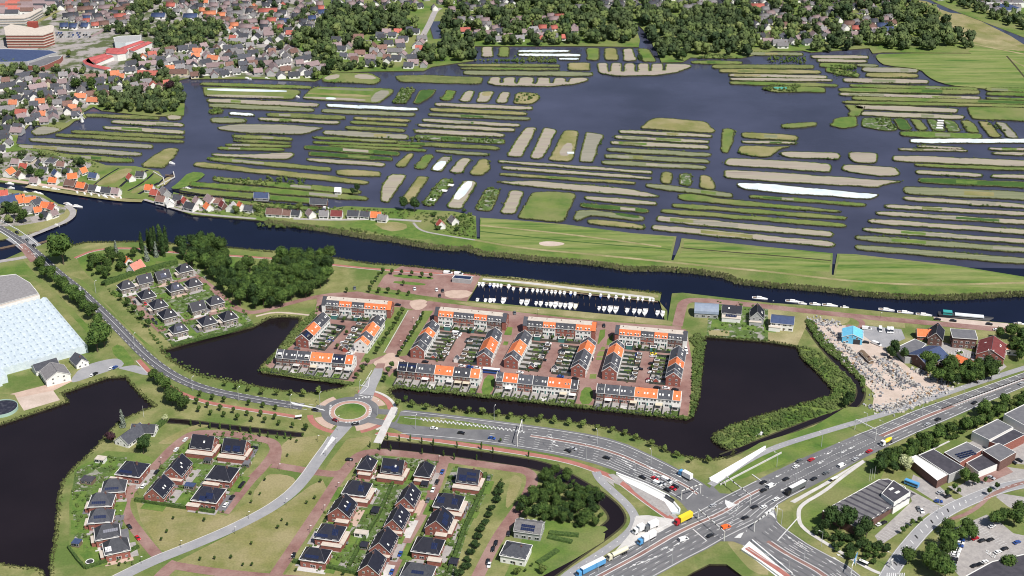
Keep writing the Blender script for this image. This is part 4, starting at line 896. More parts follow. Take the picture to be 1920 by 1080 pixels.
wood("1290,1810 1560,1780 1700,1830 1780,1930 1920,1960 2150,1900 2350,1880 2500,1920 2530,1990 2430,2090 2300,2170 1900,2300 1700,2190 1600,2070 1500,2000 1350,1900", 9.5, 7, B_ + D_, "dark leafy tree in the dense wood between river and villas", "trees of the dense wood by the river", .95)
wood("640,1940 780,1890 1000,1880 1060,1950 930,2000 860,2090 760,2110 640,2030", 7, 4, B_ + ("bushy", "bushyd"), "leafy tree in the overgrown garden of the orange-roofed cottage", "trees in the cottage garden", .62)
for q, k, l in (((870, 1890), "silver", "silver-blue conifer left of the orange-roofed cottage"), ((1100, 1930), "silver", "silver-blue conifer right of the orange-roofed cottage"), ((1170, 1900), "silver", "silver-green conifer between the cottage and the wood"), ((920, 3170), "silver", "silvery spruce on the pond bank beside the thatched-look villa"),
                ((830, 3290), "purple", "purple-leaved tree on the pond bank below the white-gabled house"), ((1240, 3135), "cream", "small cream-flowering tree by the ditch head"), ((6780, 3490), "cream", "pale yellow-green tree left of the white-roofed hall"), ((1075, 3370), "dark0", "dark bushy tree by the white-gabled house drive"),
                ((7000, 2990), "dark1", "dark tree") if False else ((3040, 2990 + 0), "young0", "round tree at the pond corner by the roundabout")):
    tree(k, U(q[0], q[1], 3), l, s=.5 if k == "cream" and q[0] < 2000 else (.9 if k != "young0" else 1))
wood("3990,3620 4040,3540 4120,3510 4250,3540 4430,3630 4510,3740 4530,3880 4480,3945 4150,3900 3900,3850 3900,3760", 4.6, 3, B_ + D_ + ("bushy", "bushyd", "bushy"), "dense green tree in the copse enclosed by the dark ditch", "trees of the copse by the ditch", .52)
wood("6900,2680 6960,2640 7060,2700 7170,2750 7190,2830 7100,2880 6960,2800", 6.5, 4, B_ + ("light",), "leafy tree between the stone yard and the workshops", "trees beside the stone yard", .72)
wood("7190,2760 7340,2720 7500,2740 7470,2800 7200,2880 7160,2860", 6.5, 4, B_ + D_, "tree in the clump between the workshops and the main road", "trees along the main road by the workshops", .72)
wood("6650,2600 6720,2580 6780,2620 6830,2670 6760,2690 6680,2650", 6, 4, D_, "dark tree between the yard sheds and the stone rows", "dark trees between sheds and stones", .6)
bigrow(D_, "6370,2990 6385,3010 6345,3030", "bushy tree at the tip of the stone yard by the ditch", "trees at the stone yard tip", 3, .6)
wood("7440,2480 7680,2470 7760,2560 7680,2680 7560,2640 7620,2560 7480,2520", 7, 4, B_ + D_, "tree behind the red-brown hall at the right edge", "trees behind the red-brown hall", .75)
wood("6560,3440 6700,3370 6900,3280 7100,3190 7300,3100 7500,3020 7680,2940 7900,2880 7900,2950 7600,3070 7300,3200 7080,3290 6800,3430 6640,3530 6560,3500", 4.8, 4, B_ + ("light", "bushy", "bushy"), "tree in the hedge belt between main road and halls", "belt of trees right of the main road", .62)
wood("6560,3430 6680,3400 6740,3440 6680,3560 6600,3560 6550,3500", 7, 4, D_, "dark tree beside the small pond by the dark-roofed hall", "dark trees by the small pond", .75)
for q, s in (((6230, 3920), 1.0), ((6300, 3930), .9), ((6370, 3920), 1.05), ((6500, 3990), 1.0), ((6450, 4020), .8), ((6180, 3950), .7)): tree(R.choice(D_), U(*q, 4), "dark tree at the lower end of the dark-roofed hall", group="trees at the lower end of the dark hall", s=s)
wood("6130,3980 6500,4040 6680,4080 6600,4200 6480,4240 6250,4120", 5, 2, ("bushy", "bushyd"), "bushy shrub tree between the footpath and the dark-roofed hall", "shrubs along the footpath by the hall", .75)
wood("7000,4080 7130,4060 7180,4180 7140,4330 6980,4330 6940,4180", 8, 4, B_, "leafy tree between the curved road and the car park", "trees between the curved road and the car park", .85)
bigrow(B_, "7210,4010 7250,3970 7290,4000 7140,4040 7460,3900 7530,3880 7610,3900 7640,3840 7100,3960 6820,4180 7550,4240 7240,3580 7300,3600", "leafy tree around the bottom-right car park", "trees around the car park", 4, .68)
bigrow(Y_, "6800,3950 6840,3920 6770,3980 6900,3900 7190,3680 7160,3660 7100,3700 7420,3690 7480,3650 7390,3600 7330,3610", "small tree on the planted strip beside the curved road", "small trees beside the curved road", 2.5, 1.0)
bigrow(("bushyd",), " ".join("%d,%d" % (3760 - i * 26 + (i % 3) * 8, 3640 + i * 55) for i in range(13)), "dark bushy shrub in the hedge line right of the south villas", "hedge of bushes right of the south villas", 2, .75)
bigrow(("light", "young0"), "3990,4230 4070,4280 3940,4270 3880,4290", "small yellow-green garden tree by the grey villa", "garden trees by the grey villa", 2, .55)
print("trees", NTREE[0])
# ---- masses
def mass(name, P3, kind, variants, size, n, leafm, rlo, rhi, flat_=1.0):
    Vs = []; Fs = []; o = 0; r = np.random.RandomState(5)
    T = [templ(kind, n, 200 + i, size) for i in range(variants)]
    for (x, y, z, s) in P3:
        V, Fq = T[r.randint(variants)]; a = r.uniform(0, 6.28); c, s_ = math.cos(a), math.sin(a); k = s
        W = V @ np.array([[c, s_, 0], [-s_, c, 0], [0, 0, 1]]) * np.array([k, k, k * flat_]) + np.array([x, y, z]); Vs.append(W); Fs.append(Fq + o); o += len(V)
    return stuff(bpy.data.objects.new(name, big_mesh(name, np.vstack(Vs), np.vstack(Fs), leafm)))
def link_mass(o, label, cat): COL.objects.link(o); tag(o, label, cat); return o
# tufts of reed and rough grass along every shore
def tufts(name, lines, sp, hlo, hhi, m, label, cat, wdt=1.0, jit=.8, z=-.35):
    V = []; Fq = []; r = np.random.RandomState(3)
    for L in lines:
        for p in resample(L, sp):
            x = p.x + r.uniform(-jit, jit); y = p.y + r.uniform(-jit, jit); h = r.uniform(hlo, hhi); a = r.uniform(0, 3.14)
            for k in range(2):
                c, s = math.cos(a + k * 1.57) * wdt * r.uniform(.5, 1), math.sin(a + k * 1.57) * wdt * r.uniform(.5, 1); o = len(V)
                V += [(x - c, y - s, z), (x + c, y + s, z), (x + c * .55 + r.uniform(-.2, .2), y + s * .55, z + h), (x - c * .55, y - s * .55 + r.uniform(-.2, .2), z + h)]; Fq.append((o, o+1, o+2, o+3))
    o = bpy.data.objects.new(name, big_mesh(name, np.array(V, float), np.array(Fq), m)); stuff(o); COL.objects.link(o); tag(o, label, cat)
REED = mat("reed_leaf", (.05, .065, .02), (.12, .13, .05), .3, fine=.4); REEDL = mat("reed_leaf_pale", (.10, .125, .045), (.22, .21, .11), .2, fine=.35)
tufts("shore_grass", [e + [e[0]] for e in ISLE_EDGES], 1.3, .5, 1.1, REED, "rough grass and reeds fringing the strip islands of the lake", "shore grass", .8, .5)
river_n = line("7680,2200 7110,2230 6710,2220 6380,2195 6160,2165 5760,2135 5540,2110 5440,2065 5240,2035 4980,2015 4700,2015 4590,1990 4340,1960 4040,1940 3840,1918 3620,1900 3500,1855 3420,1865 3220,1845 2920,1790 2770,1775 2420,1715 2000,1660", 0)
river_s = line("400,1815 560,1840 650,1820 1020,1815 1280,1830 1750,1862 1920,1880 2260,1910 2520,1940 2780,1980 3020,1995 3360,2030 3620,2070 4340,2140 4960,2200", 0) 
tufts("reed_bed", [offs(river_n, d) for d in (-2.5, -1, .5, 2)] + [offs(river_n, 4)], .8, .8, 1.9, REEDL, "pale reed bed fringing both banks of the river", "reed bed", 1.0, 1.0)
tufts("bank_grass", [offs(river_s, d) for d in (-.5, 1.5)] + [river_s] + [P + [P[0]] for P in (P1, P2, P3)] + [offs(P + [P[0]], 1.2) for P in (P1, P2, P3)], .9, .5, 1.3, REED, "rough grass along the river's south bank and the ponds", "bank grass", .9, .7)
def fill(s, n, zlo, zhi, slo, shi, z=0.0):
    P = UW(s, z); x0 = min(p.x for p in P); x1 = max(p.x for p in P); y0 = min(p.y for p in P); y1 = max(p.y for p in P); out = []; t = 0
    while len(out) < n and t < n * 60:
        t += 1; x, y = R.uniform(x0, x1), R.uniform(y0, y1)
        if inpoly(x, y, P): out.append((x, y, R.uniform(zlo, zhi), R.uniform(slo, shi)))
    return out
pen = fill("5990,2600 6070,2610 6200,2680 6330,2800 6420,2900 6400,2990 6330,3060 6000,3170 5700,3280 5500,3380 5370,3320 5345,3285 5480,3195 5760,3105 6000,3035 6230,2970 6255,2925 6130,2785 6010,2680", 900, .0, .6, .7, 1.8)
pen += fill("6030,2400 6120,2560 6280,2700 6450,2860 6480,2960 6500,2960 6480,2840 6300,2650 6160,2500 6080,2400", 260, .2, .8, .9, 1.9)
pen += fill("5180,3120 5195,2800 5210,2600 5160,2530 5240,2500 5295,2560 5262,2740 5235,3000 5200,3130", 330, .2, .9, .8, 1.7)
pen += fill("2190,2590 2370,2390 2390,2300 2330,2360 2180,2500 2090,2620 2010,2705 2000,2740", 220, .2, .8, .7, 1.5)
pen += fill("1930,2780 2300,2840 2640,2895 2660,2875 2000,2765", 260, .2, .7, .6, 1.2) + fill("2960,2890 3840,2985 5160,3125 5180,3150 3840,3005 2960,2915", 560, .2, .7, .6, 1.2)
pen += fill("1500,2830 1250,2680 1180,2580 900,2270 760,2130 780,2120 940,2270 1220,2580 1280,2670 1560,2810 1900,2880 1900,2900", 170, .2, .8, .6, 1.2)
link_mass(mass("waterside_scrub", pen, 'round', 3, .22, 36, LEAFM, 1, 1, .8), "dense low scrub and bramble along the ponds and ditches", "scrub")
gard = []
for s, n in (("880,2150 1300,1975 1500,1985 1560,2110 1700,2230 1830,2330 1910,2440 1720,2490 1300,2600 1200,2500 1000,2340", 320), ("560,3540 800,3420 950,3430 900,3760 890,3860 940,4000 700,4060 560,4050 540,3700", 130),
             ("1090,3700 1180,3520 1330,3380 1480,3310 1560,3230 1900,3250 1960,3330 1880,3480 1760,3620 1640,3820 1350,3780 1030,3750", 200), ("2650,3560 2780,3410 3290,3460 3240,3620 3090,3900 2900,4200 2850,4330 2280,4190 2450,3880", 330),
             ("3400,3500 3700,3560 3650,3700 3500,4000 3400,4330 2960,4330 3100,4120 3280,3760", 220), ("5320,2240 5760,2300 5760,2560 5300,2520", 60), ("1290,1510 1500,1480 2400,1550 3400,1600 3560,1640 3500,1700 3300,1690 2600,1560 2400,1640 1900,1630 1450,1590", 420), ("0,1130 420,1150 700,1200 760,1230 700,1330 450,1360 100,1330 0,1300", 200),
             ("3400,1640 3560,1640 3570,1790 3330,1740", 60), ("7000,2540 7550,2740 7500,2800 7020,2640", 20)):
    gard += fill(s, n, .1, .6, .5, 1.5)
link_mass(mass("garden_plants", gard, 'round', 3, .24, 30, LEAFM, 1, 1, .8), "shrubs and flower beds in the villa and cottage gardens", "garden plants")
# ================================================================== buildings
WTP = mat('wall_taupe', (.17, .145, .13), (.25, .22, .20), 1.2, local=True)
RIDGE = mat('ridge_tile', (.10, .10, .12))
def mesh_win(w_, h_, frame=TRIM, d=.09, f=.11):
    """facade window: frame with panes, facing -Y, centred on x=z=0"""
    mb = MB(); mb.box(-w_/2, -d, -h_/2, w_/2, .02, h_/2, 0)
    n = 2 if w_ > 1.1 else 1
    for k in range(n):
        x0 = -w_/2 + f + k * (w_ - f) / n; x1 = x0 + (w_ - f) / n - f; mb.box(x0, -d - .02, -h_/2 + f, x1, -d + .01, h_/2 - f, 1)
    return mb.mesh("window", frame, GLASS)
WIN = mesh_win(1.3, 1.3); WINL = mesh_win(2.4, 1.5); WINS = mesh_win(.8, 1.0)
def _door(m):
    mb = MB(); mb.box(-.55, -.08, 0, .55, .02, 2.2, 0); mb.box(-.42, -.1, .1, .42, -.05, 2.05, 1); return mb.mesh("door", TRIM, m)
DOOR = _door(TEAL); DOORD = _door(WOOD)
SKYL = MB().box(-.45, -.6, 0, .45, .6, .09, 0).box(-.33, -.48, .05, .33, .48, .12, 1).mesh("skylight", TRIM, GLASS)
SKYW = MB().box(-.45, -.65, 0, .45, .65, .14, 0).mesh("skylight", TRIM)
def _solar(nx, ny):
    mb = MB()
    for i in range(nx):
        for j in range(ny): mb.box((i - nx/2) * 1.05, (j - ny/2) * 1.7, .05, (i - nx/2) * 1.05 + .97, (j - ny/2) * 1.7 + 1.6, .13)
    return mb.mesh("solar_panel", PANEL)
SOLAR = {(a, b): _solar(a, b) for a, b in ((5, 1), (4, 2), (6, 1), (3, 2), (7, 1))}
def _chim():
    mb = MB(); mb.box(-.4, -.4, -1, .4, .4, 1.0); mb.box(-.47, -.47, 1.0, .47, .47, 1.15); return mb.mesh("chimney", WDB)
CHIM = _chim()
def on_slope(me, name, parent, L, W, hw, hr, side, u, v, rx=0):
    """put a mesh on a gable slope; side -1 faces -Y; u metres along the ridge, v 0 eave .. 1 ridge"""
    sl_ = math.atan2(hr - hw, W / 2); y = side * (W / 2) * (1 - v); z = hw + (hr - hw) * v + .17
    o = bpy.data.objects.new(name, me); COL.objects.link(o); o.parent = parent; adopt(parent, o)
    o.location = (u, y, z); o.rotation_euler = (-side * sl_, 0, 0); return o
def walls_mesh(L, W, hw, hr, kind):
    mb = MB()
    a, b = L/2, W/2
    if kind == 'gable':
        p = [(-a,-b,-.3),(a,-b,-.3),(a,b,-.3),(-a,b,-.3),(-a,-b,hw),(a,-b,hw),(a,b,hw),(-a,b,hw),(-a,0,hr-.05),(a,0,hr-.05)]
        mb.add(p, [(0,1,5,4),(2,3,7,6),(1,2,6,9,5),(3,0,4,8,7)])
    else: mb.box(-a, -b, -.3, a, b, hw - .01)
    return mb
def roof_mesh(L, W, hw, hr, kind, ov=.45, th=.18):
    mb = MB(); a, b = L/2 + ov * .6, W/2 + ov; z0 = hw - (hr - hw) / (W/2) * ov
    if kind == 'gable':
        A = [(-a,-b,z0),(a,-b,z0),(a,0,hr),(-a,0,hr)]; Bq = [(x,y,z+th) for x,y,z in A]; mb.hexa([A[0],A[1],A[2],A[3]],[Bq[0],Bq[1],Bq[2],Bq[3]])
        A = [(a,b,z0),(-a,b,z0),(-a,0,hr),(a,0,hr)]; Bq = [(x,y,z+th) for x,y,z in A]; mb.hexa(A, Bq)
    elif kind in ('hip', 'pyramid'):
        rl = max(.3, L/2 - W/2 * (.75 if kind == 'hip' else .92)); a = L/2 + ov; z0 = hw
        v = [(-a,-b,z0),(a,-b,z0),(a,b,z0),(-a,b,z0),(-rl,0,hr),(rl,0,hr)]
        mb.add(v, [(0,1,5,4),(1,2,5),(2,3,4,5),(3,0,4),(0,3,2,1)])
    elif kind == 'flat': mb.box(-L/2-.15, -W/2-.15, hw, L/2+.15, W/2+.15, hw+.25)
    elif kind == 'barrel':
        n = 8; P = [(-math.cos(math.pi*k/n)*b, math.sin(math.pi*k/n)*(hr-hw)+hw) for k in range(n+1)]
        v = [(-a,y,z) for y,z in P] + [(a,y,z) for y,z in P]; mb.add(v, [(k,k+1,n+2+k,n+1+k) for k in range(n)] + [tuple(range(n+1)), tuple(range(2*n+1,n,-1))])
    return mb
def eaves(L, W, hw, hr, kind, ov=.45):
    mb = MB(); t = .16
    if kind == 'gable':
        a, b = L/2 + ov*.6, W/2 + ov; z0 = hw - (hr - hw)/(W/2)*ov
        for s in (-1, 1): mb.box(-a, s*b - t/2, z0-.1, a, s*b + t/2, z0+.12)
        for s in (-1, 1):
            for q in (-1, 1):
                x0, x1 = (s*a, s*(a + .08)); x0, x1 = min(x0, x1), max(x0, x1)
                lo = [(x0,q*b,z0-.08),(x1,q*b,z0-.08),(x1,0,hr-.08),(x0,0,hr-.08)]; hi = [(x,y,z+.32) for x,y,z in lo]; mb.hexa(lo, hi)
    else:
        a, b = L/2 + ov + .02, W/2 + ov + .02
        for y in (-b, b): mb.box(-a, y - t, hw-.12, a, y + t, hw+.14)
        for x in (-a, a): mb.box(x - t, -b + t, hw-.12, x + t, b - t, hw+.14)
    return mb
def house(name, label, cat, xy, rz, L, W, hw, hr, kind, roofm, wallm, group=None, wins=2, eave=True, chim=True, sky=(), solar=(), annex=(), door=True, z=0.0, far=False):
    t = thing(name, label, cat, xy, rz, group, z)
    walls_mesh(L, W, hw, hr, kind).build("wall", wallm, parent=t)
    r = roof_mesh(L, W, hw, hr, kind).build("roof", roofm, parent=t)
    if eave: eaves(L, W, hw, hr, kind).build("gutter", TRIM, parent=t)
    if kind in ('hip', 'pyramid') and not far:
        rl = max(.3, L/2 - W/2 * (.75 if kind == 'hip' else .92)); rc = MB()
        for sx in (-1, 1):
            for sy in (-1, 1): rc.tube((sx*(L/2+.45), sy*(W/2+.45), hw+.05), (sx*rl, 0, hr+.05), .1, .1, 4)
        rc.tube((-rl, 0, hr+.05), (rl, 0, hr+.05), .11, .11, 4); rc.build('ridge_cap', RIDGE, parent=r)
    elif kind == 'gable' and not far: MB().tube((-L/2-.2, 0, hr+.2), (L/2+.2, 0, hr+.2), .11, .11, 4).build('ridge_cap', RIDGE, parent=r)
    if chim and kind != 'flat': inst("chimney", CHIM, r, (L * .22, 0, hr - (.3 if kind == 'gable' else .9)))
    if far:
        for s in (-1, 1):
            for u in (-.25, .25): inst("window", WINL, t, (L * u, s * W / 2, 1.6), 0 if s < 0 else math.pi)
        return t
    for lv in range(2 if hw > 4.5 else 1):
        zz = 1.5 + lv * 2.9
        for s, rr in ((-1, 0), (1, math.pi)):
            n = max(2, int(L / 3.4))
            for k in range(n): inst("window", WINL if (k + lv) % 2 else WIN, t, (-L/2 + L * (k + .5) / n, s * W/2, zz), rr)
        if kind != 'barrel':
            for s, rr in ((-1, -math.pi/2), (1, math.pi/2)):
                for k in (-1, 1): inst("window", WIN, t, (s * L/2, k * W * .23, zz), rr)
    if kind == 'gable' and hr - hw > 2.6:
        for s, rr in ((-1, -math.pi/2), (1, math.pi/2)): inst("window", WINS, t, (s * L/2, 0, hw + .7), rr)
    if door: inst("door", DOORD, t, (L * .08, -W/2, 0))
    for (side, u, v) in sky: on_slope(SKYW, "skylight", r, L, W, hw, hr, side, u * L/2, v)
    for (side, u, v, k) in solar: on_slope(SOLAR[k], "solar_panel", r, L, W, hw, hr, side, u * L/2, v)
    for (x0, y0, x1, y1, h) in annex:
        MB().box(x0, y0, -.3, x1, y1, h - .25).build("annex", wallm, parent=t); MB().box(x0-.2, y0-.2, h-.25, x1+.2, y1+.2, h).build("annex_roof", FLATP, parent=t)
    return t
# ---- terraces: one building per row
def terrace(name, label, P0, P1, zr, W, hw, segs, kind, group, end_white=(0, 0), dorm=False, wallf=None):
    """P0,P1: ends of the ridge (or of the flat roof's front edge) at height zr"""
    a, b = U(*P0, zr), U(*P1, zr); d = b - a; L = d.length; rz = math.atan2(d.y, d.x); nrm = Vector((-d.y, d.x)).normalized()
    c = (a + b) / 2
    if kind == 'mansard': c = c + nrm * (W/2 - 2.0)
    t = thing(name, label, "terrace", c, rz, group); tot = sum(s[1] for s in segs); x = -L/2
    for i, (col, wgt, wm) in enumerate(segs):
        l = L * wgt / tot; x0, x1 = x, x + l; x += l; rm = {'o': ORA, 'd': DGR, 'b': BLK}[col]; wmat = {'w': WWH, 'b': WBR, 'k': WDB}[wm]
        if kind == 'gable':
            mb = MB(); p = [(x0,-W/2,-.3),(x1,-W/2,-.3),(x1,W/2,-.3),(x0,W/2,-.3),(x0,-W/2,hw),(x1,-W/2,hw),(x1,W/2,hw),(x0,W/2,hw),(x0,0,zr-.05),(x1,0,zr-.05)]
            mb.add(p, [(0,1,5,4),(2,3,7,6),(1,2,6,9,5),(3,0,4,8,7)]); mb.build("wall", wmat, parent=t)
            ov = .35; z0 = hw - (zr - hw)/(W/2)*ov; mb = MB()
            for s in (-1, 1):
                A = [(x0+.06, s*(W/2+ov), z0), (x1-.06, s*(W/2+ov), z0), (x1-.06, 0, zr), (x0+.06, 0, zr)]
                if s > 0: A = A[::-1]
                mb.hexa(A, [(q[0], q[1], q[2] + .17) for q in A])
            rf = mb.build("roof", rm, parent=t)
            mb = MB()          # white party-wall verge
            for s in (-1, 1):
                lo = [(x0-.13, s*(W/2+ov), z0), (x0+.13, s*(W/2+ov), z0), (x0+.13, 0, zr), (x0-.13, 0, zr)]; mb.hexa(lo if s < 0 else lo[::-1], [(q[0], q[1], q[2]+.3) for q in (lo if s < 0 else lo[::-1])])
            mb.build("verge_trim", TRIM, parent=t)
        else:
            mb = MB(); mb.box(x0, -W/2, -.3, x1, W/2, hw-.02); mb.build("wall", wmat, parent=t)
            f = 1.9; mb = MB(); lo = [(x0+.05,-W/2-.3,hw),(x1-.05,-W/2-.3,hw),(x1-.05,W/2+.3,hw),(x0+.05,W/2+.3,hw)]; hi = [(x0+.05,-W/2+f,zr),(x1-.05,-W/2+f,zr),(x1-.05,W/2-f,zr),(x0+.05,W/2-f,zr)]
            mb.hexa(lo, hi); rf = mb.build("roof", rm, parent=t)
            MB().box(x0+.02, -W/2+f+.05, zr-.1, x1-.02, W/2-f-.05, zr+.12).build("flat_roof", FLATP, parent=t)
            MB().box(x0-.1, -W/2-.34, hw-.15, x0+.1, -W/2+f*.2, hw+.6).build("verge_trim", TRIM, parent=t)
        nh = max(1, round(l / 5.4)); uw = l / nh
        for k in range(nh):
            cx = x0 + uw * (k + .5)
            for lv in range(2):
                inst("window", WIN if lv else WINL, t, (cx - uw*.2, -W/2, 1.5 + lv*2.8)); 
                if lv: inst("window", WIN, t, (cx + uw*.22, -W/2, 1.5 + lv*2.8))
                if k % 2 == 0: inst("window", WIN, t, (cx, W/2, 1.5 + lv*2.8), math.pi)
            inst("door", DOOR if wm == 'w' else DOORD, t, (cx + uw*.25, -W/2, 0))
            if kind == 'gable':
                for u in (.0,) if (k + i) % 2 else (-.9, .9):
                    o = on_slope(SKYW if (k+i) % 3 else SKYL, "skylight", rf, L, W, hw, zr, -1, 0, .42); o.location.x = cx + u
                if (k + i) % 3 == 0: o = inst("chimney", CHIM, rf, (cx, .3, zr - .3)); o.scale = (.7, .7, .7)
            else:
                for u in (-1, 1): inst("dormer", DORM, rf, (cx + u*uw*.2, -W/2 + .55, hw + 1.1))
                if k % 2 == 0: o = inst("chimney", CHIM, rf, (cx, .4, zr)); o.scale = (.45, .45, .8)
        if col == 'b' and kind == 'gable': o = on_slope(SOLAR[(5, 1)], "solar_panel", rf, L, W, hw, zr, -1, 0, .6); o.location.x = (x0 + x1) / 2
        if col == 'd' and kind == 'gable' and dorm and i % 2 == 0:
            MB().box(x1-3.4, -W/2+.3, hw+.7, x1-.7, -W/4+.4, hw+2.3, 0).box(x1-3.2, -W/2+.26, hw+1.0, x1-.9, -W/2+.33, hw+2.0, 1).build("box_dormer", TRIM, GLASS, parent=t)
    for e, s in ((end_white[0], -1), (end_white[1], 1)):
        if e:
            m_, rm = {1: (WWH, None), 2: (WBR, ORA), 3: (WBR, DGR)}[e]
            xx = s * (L/2 + (2.6 if kind == 'mansard' else .06))
            if kind == 'mansard':
                l0, l1 = min(s*L/2, xx), max(s*L/2, xx); mb = MB(); mid = (l0 + l1)/2; y0, y1 = -W/2 - .5, W/2 + .3; ht = zr + 1.2
                mb.add([(l0,y0,-.3),(l1,y0,-.3),(l1,y1,-.3),(l0,y1,-.3),(l0,y0,hw+.5),(l1,y0,hw+.5),(l1,y1,hw+.5),(l0,y1,hw+.5),(l0,(y0+y1)/2,ht),(l1,(y0+y1)/2,ht)], [(0,1,5,4),(2,3,7,6),(1,2,6,9,5),(3,0,4,8,7)]); mb.build("gable_end", m_, parent=t)
                roofm = rm or DGR; mb = MB()
                for q in (-1, 1):
                    ye = y0 - .3 if q < 0 else y1 + .3; A = [(l0-.15, ye, hw+.35), (l1+.15, ye, hw+.35), (l1+.15, (y0+y1)/2, ht), (l0-.15, (y0+y1)/2, ht)]
                    if q > 0: A = A[::-1]
                    mb.hexa(A, [(v[0], v[1], v[2]+.18) for v in A])
                mb.build("gable_roof", roofm, parent=t)
                for lv in range(2):
                    for y in (-2, 1.5): inst("window", WIN, t, (s * (L/2 + 2.6), y, 1.6 + lv*2.8), s * math.pi/2)
            else:
                mb = MB(); xa, xb = sorted((s*L/2, s*(L/2) + s*.07)); mb.add([(xa,-W/2,-.3),(xb,-W/2,-.3),(xb,W/2,-.3),(xa,W/2,-.3),(xa,-W/2,hw),(xb,-W/2,hw),(xb,W/2,hw),(xa,W/2,hw),(xa,0,zr),(xb,0,zr)], [(0,1,5,4),(2,3,7,6),(1,2,6,9,5),(3,0,4,8,7)]); mb.build("gable_end", m_, parent=t)
    if kind == 'gable':
        for s in (-1, 1):
            for (y, z) in ((-W*.22, 1.5), (W*.22, 1.5), (-W*.22, 4.4), (W*.22, 4.4), (0, 7.2)): inst("window", WIN, t, (s * (L/2 + .08), y, z), s * math.pi/2)
        mb = MB(); ov = .38; z0 = hw - (zr - hw)/(W/2)*ov
        for s in (-1, 1):
            mb.box(-L/2, s*(W/2+ov)-.1, z0-.12, L/2, s*(W/2+ov)+.1, z0+.1)
        for q in (-1, 1):
            for s in (-1, 1):
                xx = q*L/2; lo = [(xx-.14, s*(W/2+ov), z0), (xx+.14, s*(W/2+ov), z0), (xx+.14, 0, zr), (xx-.14, 0, zr)]
                if s > 0: lo = lo[::-1]
                mb.hexa(lo, [(v[0], v[1], v[2]+.33) for v in lo])
        mb.build("gutter", TRIM, parent=t)
    else: MB().box(-L/2, -W/2-.5, hw-.2, L/2, -W/2-.25, hw).build("gutter", TRIM, parent=t)
    return t, c, rz, L
DORM = MB().box(-.5, -.75, -.75, .5, .7, .5, 0).box(-.36, -.79, -.5, .36, -.72, .35, 1).mesh("dormer", TRIM, GLASS)
TG1, TG2, TG3 = "terraces along the harbour road", "terraces along the pond", "short terraces between the courts"
ROWS = []
def T_(*a, **k): r = terrace(*a, **k); ROWS.append((a[0], r)); return r
T_("terrace_row", "flat-topped terrace by the harbour with white left gable and orange right end, leftmost", (2445,2248), (2905,2284), 9.2, 9.5, 6.0, [('d',1.0,'k'),('o',.95,'w'),('d',.95,'b'),('o',1.7,'w')], 'mansard', TG1, (1, 2))
T_("terrace_row", "flat-topped harbour terrace right of the brick avenue, brick gable at its right", (3290,2328), (3770,2374), 9.2, 9.5, 6.0, [('o',1.1,'w'),('d',1.5,'b'),('o',.95,'w'),('d',1.1,'k')], 'mansard', TG1, (3, 3))
T_("terrace_row", "flat-topped harbour terrace starting dark and ending in an orange gable, third from left", (3955,2402), (4440,2440), 9.2, 9.5, 6.0, [('d',1.2,'k'),('o',.95,'w'),('d',1.5,'b'),('o',1.2,'w')], 'mansard', TG1, (3, 2))
T_("terrace_row", "flat-topped harbour terrace with the white gabled right corner, by the big pond", (4645,2466), (5125,2509), 9.2, 9.5, 6.0, [('o',1.6,'w'),('d',1.0,'b'),('o',1.0,'w'),('d',1.1,'k')], 'mansard', TG1, (3, 1))
T_("terrace_row", "pond terrace left of the roundabout road, two box dormers and long orange roof", (2082,2618), (2655,2668), 9.3, 9.5, 5.9, [('d',.5,'k'),('d',1.0,'k'),('d',1.0,'b'),('o',1.6,'w'),('b',.95,'k'),('o',.55,'w')], 'gable', TG2, (0, 1), dorm=True)
T_("terrace_row", "pond terrace right of the roundabout road, black solar roofs at its left", (2992,2712), (3605,2772), 9.3, 9.5, 5.9, [('b',.55,'k'),('b',.55,'k'),('d',1.1,'b'),('o',1.1,'w'),('d',1.0,'k'),('o',.55,'w')], 'gable', TG2, (0, 1))
T_("terrace_row", "pond terrace between the two small lawns, orange roof near each end", (3730,2790), (4340,2852), 9.3, 9.5, 5.9, [('d',.5,'k'),('o',1.1,'w'),('d',1.1,'b'),('d',1.1,'w'),('o',1.7,'w'),('d',.5,'k')], 'gable', TG2, (0, 0))
T_("terrace_row", "rightmost pond terrace, long dark roof then orange, at the large pond's corner", (4480,2877), (5112,2937), 9.3, 9.5, 5.9, [('d',.6,'k'),('d',1.1,'b'),('d',1.1,'b'),('o',1.7,'w'),('d',1.1,'w'),('o',.6,'w')], 'gable', TG2, (0, 1))
